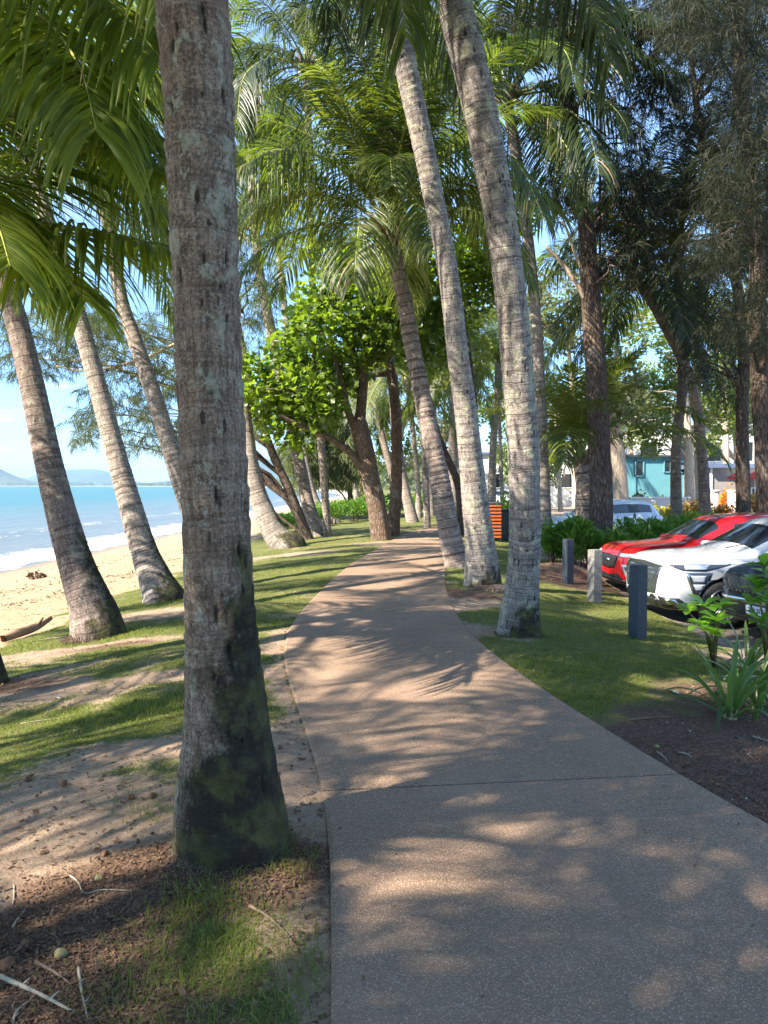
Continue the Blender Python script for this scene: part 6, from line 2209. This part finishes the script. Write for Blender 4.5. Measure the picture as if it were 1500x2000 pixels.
        for r_ in range(4):
            for k in range(17):
                p = sk.pt(-27 + k * 3.3 + (1.6 if r_ % 2 else 0), .69 + r_ * .06, .012)
                b.box(p, (.012, .022, .022), None, 0, .004)
        ob('grille_studs', b.mesh('grille_studs', (M['chrome'],)), t)
        put_patch(t, sk, 'headlight', 'lamp_cl', [(32, .94), (60, .96)], [(34, .84), (58, .88)], n=12)
        put_patch(t, sk, 'bumper_bar', 'chrome', [(-34, .60), (0, .61), (34, .60)], [(-34, .54), (0, .55), (34, .54)], mirror=False, n=20, m=2, off=.02)
        put_patch(t, sk, 'lower_intake', 'black_pl', [(-30, .36), (0, .37), (30, .36)], [(-30, .27), (0, .26), (30, .27)], mirror=False, n=16)
        v, f = sk.patch([(-8.5, .52), (8.5, .52)], [(-8.5, .405), (8.5, .405)], off=.03, n=8, m=2)
        pl = ob('number_plate', mk_mesh('number_plate', v, f, (M['plate'],)), t)
        cu = bpy.data.curves.new('plate_text', 'FONT'); cu.body = '204 SUF'; cu.size = .088; cu.align_x = 'CENTER'; cu.align_y = 'CENTER'; cu.extrude = .002
        tmp = bpy.data.objects.new('t', cu); COL.objects.link(tmp)
        dg = bpy.context.evaluated_depsgraph_get()
        tm = bpy.data.meshes.new_from_object(tmp.evaluated_get(dg)); bpy.data.objects.remove(tmp)
        tm.materials.clear(); tm.materials.append(M['ink'])
        p = sk.pt(0, .462, .036)
        ob('lettering', tm, pl, p, (math.pi / 2, 0, math.pi / 2))
    return t


hd = math.radians(183)
fwd_ = Vector((math.cos(hd), math.sin(hd)))


def by_nose(px, Y, hd_):
    nx_ = wpt(px, Y)
    return nx_ - math.cos(hd_) * 2.28, Y - math.sin(hd_) * 2.28


PW = car_paint('white car paint', (0.42, 0.43, 0.44))
PR_ = car_paint('red car paint', (0.50, 0.008, 0.012), .2)
PN = car_paint('dark blue car paint', (0.012, 0.02, 0.05), .3)
x_, y_ = by_nose(1252, 12.2, hd)
make_car('white SUV with slim wraparound headlight and honeycomb grille behind the nearest bollard', x_, y_, hd, PW, 'white')
x_, y_ = by_nose(1188, 15.0, hd)
make_car('bright red SUV parked beyond the white one', x_, y_, hd, PR_, 'red')
x_, y_ = by_nose(1484, 10.2, math.radians(196))
make_car('dark blue car with a white number plate behind the strappy plant at the right edge', x_, y_, math.radians(196), PN, 'navy')
PB = car_paint('cool white car paint', (0.6, 0.63, 0.68))
make_car('white wagon half hidden behind the hedge and the furrowed trunk', wpt(1150, 27) + .6, 27.6, math.radians(206), PB, 'far')
make_car('small pale vehicle far off between the speckled and lichen trunks', wpt(985, 64), 64, math.radians(250), PB, 'far')
# ------------------------------------------------------------------ grass
def blades(name, x, y, L, wd, mat, seed, label, bend=0.5):
    rg = np.random.default_rng(seed)
    n = len(x)
    z = tz(x, y) - 0.005
    az = rg.uniform(0, 2 * math.pi, n)
    lean = rg.uniform(.15, 1.1, n) * bend
    dx, dy = np.cos(az), np.sin(az)
    sx_, sy_ = -np.sin(az + rg.normal(0, .5, n)), np.cos(az + rg.normal(0, .5, n))
    b0 = np.stack([x, y, z], 1)
    mid = b0 + np.stack([dx * L * lean * .35, dy * L * lean * .35, L * .6 / (1 + lean * .3)], 1)
    tip = b0 + np.stack([dx * L * lean, dy * L * lean, L * (1 - .38 * np.minimum(lean, 1.2))], 1)
    s = np.stack([sx_, sy_, 0 * sx_], 1) * (wd * .5)[:, None]
    V = np.stack([b0 - s, b0 + s, mid - s * .8, mid + s * .8, tip], 1).reshape(-1, 3)
    k = (np.arange(n) * 5)[:, None]
    F_ = np.concatenate([k + np.array([0, 1, 3]), k + np.array([0, 3, 2]), k + np.array([2, 3, 4])])
    rnd = np.repeat(rg.uniform(0, 1, n), 5)
    ob(name, mk_mesh(name, V, F_, (mat,), False, None, {'rnd': rnd}), kind='stuff', label=label)


M['grass'] = leafmat('grass blade', (0.055, 0.088, 0.014), (0.19, 0.21, 0.038), .34, (0.22, 0.28, 0.03), .55, spec=.25)
M['dry'] = leafmat('dry grass blade', (0.20, 0.15, 0.07), (0.38, 0.31, 0.17), .2, (0.35, 0.28, 0.12), .7, spec=.15)
rg = np.random.default_rng(99)


def scatter(n, x0, x1, y0, y1, power=1.0):
    """more points near the camera"""
    u = rg.uniform(0, 1, n)
    y = y0 * (y1 / y0) ** u
    x = rg.uniform(x0, x1, n) * (y if power else 1)
    return x, y


# near the camera, in view only: x/y between the frame edges and a bit more
N = 900000
x, y = scatter(N, -.58, .60, 1.75, 26)
xl_, xr_ = spline(PLs, y), spline(PRs, y)
ok = (x < xl_ - .02) | (x > xr_ + .02)
D = att_at('dirt', x, y) + np.where(y < 3.6, .55 * fbm(x * 3.2, y * 3.2, 0, 8, 3) + .10, 0) + .22 * fbm(x * 9, y * 9, 0, 5, 2)
ok &= rg.uniform(0, 1, N) > np.clip((D - .18) / .38, 0, 1)
ok &= att_at('mulch', x, y) < .33
ok &= att_at('sand', x, y) < .45
ok &= att_at('park', x, y) < .45
x, y = x[ok], y[ok]
keep = rg.uniform(0, 1, len(x)) < np.clip(1.15 - y / 40, .25, 1)
x, y = x[keep], y[keep]
if len(x) > 360000:
    q = rg.choice(len(x), 360000, replace=False)
    x, y = x[q], y[q]
tall = .6 + .9 * np.clip(fbm(x * 1.7, y * 1.7, 0, 15, 3) + .3, 0, 1)
L = rg.uniform(.018, .045, len(x)) * tall * np.where(y < 3.6, .95, 1.0)
wd = rg.uniform(.0022, .0042, len(x)) * (1 + y * .07)
dry = rg.uniform(0, 1, len(x)) < np.where(y < 3.4, .34, .15)
blades('grass', x[~dry], y[~dry], L[~dry], wd[~dry], M['grass'], 1, 'short green lawn grass', 1.2)
blades('dry_grass', x[dry], y[dry], L[dry] * .9, wd[dry], M['dry'], 2, 'straw coloured blades in the lawn', 1.5)
# tufts of longer grass by the foot of the big trunk
cx_, cy_ = [], []
for (px, py, r, k) in [(520, 1650, .10, 260), (560, 1690, .09, 240), (350, 1790, .10, 320), (390, 1760, .08, 240), (470, 1800, .10, 260), (430, 1720, .07, 120), (330, 1860, .12, 220), (420, 1880, .16, 300), (260, 1950, .16, 260), (560, 1840, .14, 220), (600, 1900, .12, 260), (560, 1960, .16, 260), (380, 1980, .2, 300), (250, 1560, .15, 120), (300, 1590, .10, 160),
                       (1020, 1250, .14, 160), (960, 1248, .12, 160), (1060, 1245, .12, 140), (880, 1112, .2, 160)]:
    g = G(px, py)
    cx_.append(g.x + rg.normal(0, r, k)); cy_.append(g.y + rg.normal(0, r, k))
x, y = np.concatenate(cx_), np.concatenate(cy_)
ok = (x < spline(PLs, y) - .02) | (x > spline(PRs, y) + .02)
x, y = x[ok], y[ok]
blades('grass_tufts', x, y, rg.uniform(.03, .075, len(x)), rg.uniform(.0025, .004, len(x)), M['grass'], 3, 'longer grass in tufts round the foot of the front trunk', 1.3)

# ------------------------------------------------------------------ litter: chips, fibres, fallen scraps (cannot be counted)
M['chip'] = leafmat('bark and leaf scraps', (0.05, 0.03, 0.02), (0.24, 0.15, 0.095), .05, (0.2, 0.1, 0.05), .9, spec=.1)


def chips(name, x, y, size, seed, label, mat, elong=2.5):
    rg = np.random.default_rng(seed)
    n = len(x)
    z = tz(x, y) + rg.uniform(.0, .012, n)
    d = np.stack([rg.normal(0, 1, n), rg.normal(0, 1, n), rg.normal(0, .3, n)], 1)
    m3 = orient(d, None, rg, size, .35)
    tv = np.array([(-.5 / elong, 0, 0), (.5 / elong, .05, .05), (.42 / elong, 1, .02), (-.4 / elong, .92, .08)])
    V, F_, r_ = bake(tv, np.array([(0, 1, 2), (0, 2, 3)]), m3, np.stack([x, y, z], 1), seed=seed)
    ob(name, mk_mesh(name, V, F_, (mat,), False, None, {'rnd': r_}), kind='stuff', label=label)


x, y = scatter(260000, -.58, .62, 1.8, 17)
mu_ = att_at('mulch', x, y)
ok = (rg.uniform(0, 1, len(x)) < np.clip((mu_ - .22) * 1.4, 0, 1)) & ((x < spline(PLs, y) - .01) | (x > spline(PRs, y) + .01))
x, y = x[ok][:60000], y[ok][:60000]
chips('bark_litter', x, y, rg.uniform(.004, .017, len(x)) * (1 + y * .04), 4, 'dark bark and leaf scraps covering the beds', M['chip'])
x, y = scatter(30000, -.58, .62, 1.8, 14)
d_ = att_at('dirt', x, y)
ok = (rg.uniform(0, 1, len(x)) < np.clip(d_ * .25 + .05, 0, .3)) & ((x < spline(PLs, y) - .01) | (x > spline(PRs, y) + .01)) & (att_at('park', x, y) < .5)
chips('leaf_scraps', x[ok], y[ok], rg.uniform(.01, .035, ok.sum()), 5, 'brown scraps scattered over the sandy lawn', M['chip'], 1.8)
x, y = scatter(16000, -.5, .1, 9, 45)
ok = att_at('sand', x, y) > .5
x, y = x[ok], y[ok]
ln_ = np.abs(((x - beach_edge(y)) + 1.6 + .5 * vnoise(y * .5, 0, 0, 3))) < .5
ln2_ = np.abs(((x - beach_edge(y)) + 4.0 + .8 * vnoise(y * .3, 0, 0, 4))) < .5
k_ = (ln_ | ln2_) | (rg.uniform(0, 1, len(x)) < .12)
chips('beach_debris', x[k_], y[k_], rg.uniform(.03, .10, k_.sum()), 6, 'dark drift scraps in lines on the sand', M['chip'], 3)
# pale stones on the path edge and in the bed
x, y = scatter(5000, .2, .62, 3.0, 7)
ok = (x > spline(PRs, y) + .03) & (att_at('mulch', x, y) > .3)
chips('pale_pebbles', x[ok][:90], y[ok][:90], rg.uniform(.006, .014, min(90, ok.sum())), 7, 'small pale stones on the mulch', simple('pale stone', (0.42, 0.38, 0.32), .8), 1.2)

# ------------------------------------------------------------------ things lying about
M['husk'] = simple('brown husk', (0.16, 0.075, 0.035), .9, .55, 26, .9)
M['husk_g'] = simple('green yellow fruit', (0.20, 0.17, 0.07), .75, .5, 16, .6)
M['stalk'] = simple('pale dry stalk', (0.30, 0.26, 0.19), .8, .3, 12, .3)
M['stalk_br'] = simple('brown dry stick', (0.20, 0.13, 0.09), .9, .35, 12, .4)
M['drift'] = simple('driftwood', (0.26, 0.155, 0.09), .85, .3, 6, .6)


def husk(px, py, r, mat, label, seed):
    r = r * .72
    g = G(px, py)
    rg = np.random.default_rng(seed)
    bm = bmesh.new()
    bmesh.ops.create_icosphere(bm, subdivisions=3, radius=1)
    for v in bm.verts:
        c = v.co
        k = 1 + .10 * math.sin(3 * math.atan2(c.y, c.x) + seed) + .12 * float(vnoise(c.x * 2.5, c.y * 2.5, c.z * 2.5 + seed, seed))
        v.co = Vector((c.x * k * 1.15, c.y * k * .98, c.z * k * .9)) * r
    me = bpy.data.meshes.new('husk'); bm.to_mesh(me); bm.free()
    me.materials.append(mat)
    me.polygons.foreach_set('use_smooth', np.ones(len(me.polygons), bool))
    t = thing('fallen_fruit', label, 'fruit', (g.x, g.y, g.z + r * .62), rg.uniform(0, 6))
    t.rotation_euler = (rg.uniform(-.5, .5), rg.uniform(-.5, .5), rg.uniform(0, 6))
    ob('husk', me, t)
    b = MB(); b.tube([(r * 1.05, 0, 0), (r * 1.32, 0, .1 * r), (r * 1.42, 0, .3 * r)], [r * .28, r * .16, r * .05], 7)
    ob('stem', b.mesh('stem', (M['stalk_br'],), True), t)


for i, (px, py, r, m_, lab) in enumerate([(50, 1848, .022, 'husk', 'small brown husk on the sandy patch near the bottom left'), (118, 1868, .028, 'husk_g', 'greenish yellow fruit above the pale crossed stalks'), (12, 1895, .034, 'husk', 'orange brown husk at the left edge near the bottom'),
                                          (194, 1722, .022, 'husk_g', 'small tan fruit in the dark mould left of the front trunk'), (205, 1678, .022, 'husk', 'dark husk on the shade line left of the front trunk'), (124, 1541, .03, 'husk', 'dark brown husk alone in the middle of the sandy lawn'),
                                          (256, 1564, .026, 'husk', 'reddish husk in grass, left of a similar one beside the trunk'), (298, 1563, .026, 'husk', 'reddish husk in grass nearest the trunk'), (55, 1531, .028, 'husk', 'dark husk near the left edge of the sandy lawn'),
                                          (147, 1428, .022, 'husk_g', 'small pale fruit on the sunny grass'), (1283, 1461, .020, 'husk_g', 'small pale green fruit at the path edge in the mulch'), (1343, 1352, .02, 'husk_g', 'small tan fruit where lawn meets mulch')]):
    husk(px, py, r, M[m_], lab, i + 1)


def stick(pts, w, mat, label, name='fallen_stalk', cat='stalk'):
    """pts in photo pixels on the ground"""
    P3 = [G(px, py) for px, py in pts]
    base = P3[0].copy()
    t = thing(name, label, cat, base)
    c = catmull([tuple(p - base + Vector((0, 0, w * .9 + .004 * (k % 2)))) for k, p in enumerate(P3)], 14)
    b = MB()
    v, f = tube(c, np.linspace(w, w * .45, 14), 7)
    b.add(v, f)
    ob('stem', b.mesh('stem', (mat,), True), t)
    for k in (4, 9):
        b = MB()
        q = c[k]
        b.tube([q, q + np.array([w * 2, w * 2.5, w * 1.5])], [w * .5, w * .2], 5)
        ob('stub', b.mesh('stub', (mat,), True), t)


stick([(0, 1916), (70, 1948), (145, 1985)], .009, M['stalk'], 'pale thick palm stalk lying at the bottom left corner')
stick([(153, 1890), (160, 1940), (172, 1998)], .006, M['stalk'], 'pale stalk pointing at the bottom edge')
stick([(25, 2015), (32, 1985), (60, 1960)], .005, M['stalk'], 'short pale stalk at the bottom edge left')
stick([(24, 1815), (38, 1795), (50, 1780)], .005, M['stalk'], 'short straight pale stalk on the sandy patch')
stick([(28, 1738), (27, 1760), (25, 1775)], .004, M['stalk'], 'thin upright looking twig at the left edge in the shade')
stick([(130, 1715), (152, 1728), (165, 1745), (200, 1742), (258, 1742)], .004, M['stalk'], 'long wavy root like twig left of the trunk foot')
stick([(487, 1773), (530, 1800), (565, 1832)], .007, M['stalk_br'], 'brown stick pointing to the path below the front trunk')
stick([(70, 1885), (110, 1905), (140, 1925)], .006, M['stalk_br'], 'dark stick crossing the pale stalk in the bottom left')
stick([(1230, 1405), (1270, 1403), (1315, 1400)], .006, M['stalk_br'], 'straight tan stick across the mulch near the lawn')
stick([(1283, 1470), (1295, 1480), (1305, 1488)], .005, M['stalk'], 'short pale twig in the mulch by the path edge')
stick([(1325, 1470), (1340, 1475), (1352, 1482)], .005, M['stalk'], 'pale twig right of the short one in the mulch')
stick([(1470, 1438), (1490, 1445), (1512, 1452)], .006, M['stalk'], 'pale stick by the right picture edge under the plant')
stick([(335, 1368), (348, 1340), (352, 1320)], .003, M['stalk'], 'fine bent twigs leaning on the left of the front trunk')
stick([(40, 1412), (90, 1405), (130, 1400)], .004, M['stalk'], 'thin pale stalk on the shaded grass at left')
g0, g1 = G(6, 1257), G(100, 1228)
lg = thing('driftwood_log', 'orange brown driftwood log on the edge of the sand at far left', 'log', g0)
c = [Vector((0, 0, .05)), (g1 - g0) * .35 + Vector((0, 0, .075)), (g1 - g0) * .7 + Vector((0, 0, .10)), (g1 - g0) + Vector((0, 0, .16))]
lgm = trunk_mesh('wood', [tuple(q) for q in c], [.05, .06, .05, .03], 14, 40, M['drift'], ringamp=0, rough=.02, lump=.1, seed=8)
ob('wood', lgm, lg)
b = MB(); q = c[2]; b.tube([q, q + Vector((.1, -.05, .12))], [.03, .012], 6); ob('branch_stub', b.mesh('branch_stub', (M['drift'],), True), lg)
for px, py, s, lab in ((72, 1131, .16, 'small dark clump of weed on the open sand'), (150, 1145, .1, 'tiny dark clump near the leftmost full trunk')):
    g = G(px, py)
    t = thing('seaweed_clump', lab, 'seaweed', g)
    me = leaf_cloud('fronds', np.array([(0, 0, s * .3)]), np.array([(s * 1.4, s, s * .5)]), 160, .09, M['chip'], seed=int(px))
    ob('fronds', me, t)
    b = MB(); b.tube([(-s, 0, .02), (0, 0, s * .35), (s, .02, .02)], [.012, .014, .008], 6); ob('stalk', b.mesh('stalk', (M['stalk_br'],), True), t)
# a pale fallen leaf on the mulch and one white scrap on the lawn
for px, py, s, col, lab, rz in ((1318, 1352, .085, (0.34, 0.48, 0.33), 'pale green fallen leaf lying on the mulch', .3), (112, 1362, .05, (0.6, 0.6, 0.56), 'white scrap on the shaded grass at left', 1.0)):
    g = G(px, py)
    v = [(x_ * s * 1.1, (y_ - .5) * s * 1.6, z_ * s + .012) for x_, y_, z_ in LEAF_OB[0]]
    me = mk_mesh('fallen_leaf', v, LEAF_OB[1], (simple('leaf ' + str(px), col, .6, .2, 20),))
    t = ob('fallen_leaf', me, loc=g, rot=(0, .15, rz), label=lab, cat='leaf')

# ------------------------------------------------------------------ the strappy lily and the young leafy shrub at right
M['strap'] = leafmat('lily leaf', (0.04, 0.085, 0.025), (0.11, 0.17, 0.04), .3, (0.16, 0.26, 0.04), .3)
M['broad'] = leafmat('broad fresh leaf', (0.05, 0.13, 0.02), (0.14, 0.26, 0.03), .4, (0.22, 0.42, 0.03), .35)


def strap_leaf(L, w, e0, bend, seed, twist=.3):
    n = 16
    rg = np.random.default_rng(seed)
    p = np.zeros((n, 3))
    for i in range(1, n):
        t = i / (n - 1)
        e = e0 - bend * t ** 1.6
        p[i] = p[i - 1] + L / (n - 1) * np.array([math.cos(e), 0, math.sin(e)])
    T = np.gradient(p, axis=0); T /= np.linalg.norm(T, axis=1)[:, None]
    side = np.array([0, 1.0, 0])
    V = []
    for i in range(n):
        t = i / (n - 1)
        hw = w / 2 * np.interp(t, [0, .15, .45, .8, 1], [.55, .75, 1, .7, .02])
        a = twist * t
        s = side * math.cos(a) + np.cross(T[i], side) * math.sin(a)
        up = np.cross(s, T[i]) * -1
        V += [p[i] - s * hw + up * hw * .35, p[i], p[i] + s * hw + up * hw * .35]
    fs = []
    for i in range(n - 1):
        k = i * 3
        fs += [(k, k + 1, k + 4, k + 3), (k + 1, k + 2, k + 5, k + 4)]
    return mk_mesh('leaf', V, fs, (M['strap'],), True, None, {'rnd': np.full(len(V), rg.uniform())})


def lily(px, py, sc, seed, label, n=26, group=None):
    g = G(px, py)
    t = thing('strappy_lily', label, 'plant', g, group=group)
    rg = random.Random(seed)
    for i in range(n):
        q = i / n
        L = sc * rg.uniform(.6, .95)
        me = strap_leaf(L, .055 * sc * rg.uniform(.8, 1.2), math.radians(82 - 50 * q + rg.uniform(-8, 8)), math.radians(35 + 70 * q + rg.uniform(-15, 25)), seed * 31 + i, rg.uniform(-.6, .6))
        a = i * 2.4 + rg.uniform(-.3, .3)
        ob('leaf', me, t, (math.cos(a) * .03, math.sin(a) * .03, .0), (0, 0, a))
    b = MB()
    b.tube([(0, 0, -.05), (0, 0, .08), (.01, 0, .16)], [.05, .055, .03], 10)
    ob('bulb', b.mesh('bulb', (simple('pale bulb', (0.30, 0.28, 0.16), .7, .3, 10),), True), t)


lily(1425, 1402, .84, 3, 'strappy green lily in the mulch bed, the near full one', 24)
lily(1482, 1385, .9, 5, 'strappy lily cut by the right picture edge', 24)
lily(1460, 1310, .8, 8, 'smaller strappy lily further back in the bed', 18)


def rosette(parent, c, r, n, seed, tilt=0):
    rg = np.random.default_rng(seed)
    for i in range(n):
        a = i * 2.4 + rg.uniform(-.2, .2)
        e = math.radians(rg.uniform(-5, 55))
        d = Vector((math.cos(a) * math.cos(e), math.sin(a) * math.cos(e), math.sin(e)))
        y_ = d
        x_ = y_.cross(Vector((0, 0, 1))).normalized()
        z_ = x_.cross(y_)
        s = r * rg.uniform(.75, 1.1)
        o = bpy.data.objects.new('leaf', BROAD[i % 3])
        COL.objects.link(o)
        o.parent = parent
        o.matrix_local = Matrix.Translation(c) @ Matrix(((x_.x, y_.x, z_.x, 0), (x_.y, y_.y, z_.y, 0), (x_.z, y_.z, z_.z, 0), (0, 0, 0, 1))) @ Matrix.Scale(s, 4)


def fine_leaf():
    v, f = [], []
    n = 11
    for i in range(n):
        t = i / (n - 1)
        hw = .30 * math.sin(math.pi * min(1, t ** 1.35 * 1.0)) ** .75 if 0 < t < 1 else .012
        z = .10 * math.sin(t * 2.4) - .16 * t * t
        v += [(-hw, t, z + hw * .28), (0, t, z), (hw, t, z + hw * .28)]
    for i in range(n - 1):
        k = i * 3
        f += [(k, k + 1, k + 4, k + 3), (k + 1, k + 2, k + 5, k + 4)]
    return np.array(v), f


FINE = fine_leaf()
BROAD = [mk_mesh('leaf', FINE[0], FINE[1], (M['broad'],), True, None, {'rnd': np.full(len(FINE[0]), v)}) for v in (.15, .5, .85)]


def leafy(px, py, heads, Y, seed, label):
    g = G(px, py)
    t = thing('leafy_shrub', label, 'shrub', g)
    for i, (hx, hy, r) in enumerate(heads):
        b = MB()
        p = P(hx, hy, Y + .18 * math.sin(i * 2.1)) - g
        m_ = Vector((p.x * .35, p.y * .35, p.z * .55))
        b.tube([(0, 0, -.03), tuple(m_), tuple(p)], [.016, .012, .008], 7)
        ob('stem', b.mesh('stem', (M['rachis_dk'],), True), t)
        rosette(t, p, r, 11, seed * 7 + i)


leafy(1395, 1300, [(1375, 1185, .17), (1345, 1195, .12), (1400, 1215, .16), (1372, 1225, .15), (1412, 1190, .14), (1390, 1240, .13)], 6.6, 3, 'young shrub with broad fresh leaves in front of the white car wheel')
leafy(1500, 1320, [(1490, 1105, .16), (1478, 1150, .17), (1500, 1180, .17), (1465, 1180, .13), (1505, 1130, .17), (1485, 1215, .14), (1510, 1230, .16)], 6.2, 5, 'taller broad leaved shrub cut by the right picture edge')

# small soil mound under the speckled palm, roots
g = G(1112, 1118)

x, y = scatter(1400, -.1, .55, 1.9, 16)
ok = (x > spline(PLs, y) + .03) & (x < spline(PRs, y) - .03)
ed = np.minimum(x - spline(PLs, y), spline(PRs, y) - x)
ok &= rg.uniform(0, 1, len(x)) < np.exp(-ed / .12) * .9 + .05
rg_z = tz
tz = lambda x, y, micro=True: np.zeros_like(np.asarray(x, float)) + .001
chips('path_scraps', x[ok], y[ok], rg.uniform(.006, .02, ok.sum()), 9, 'scraps of leaf and bark strewn on the path, mostly at its edges', M['chip'], 2)
tz = rg_z
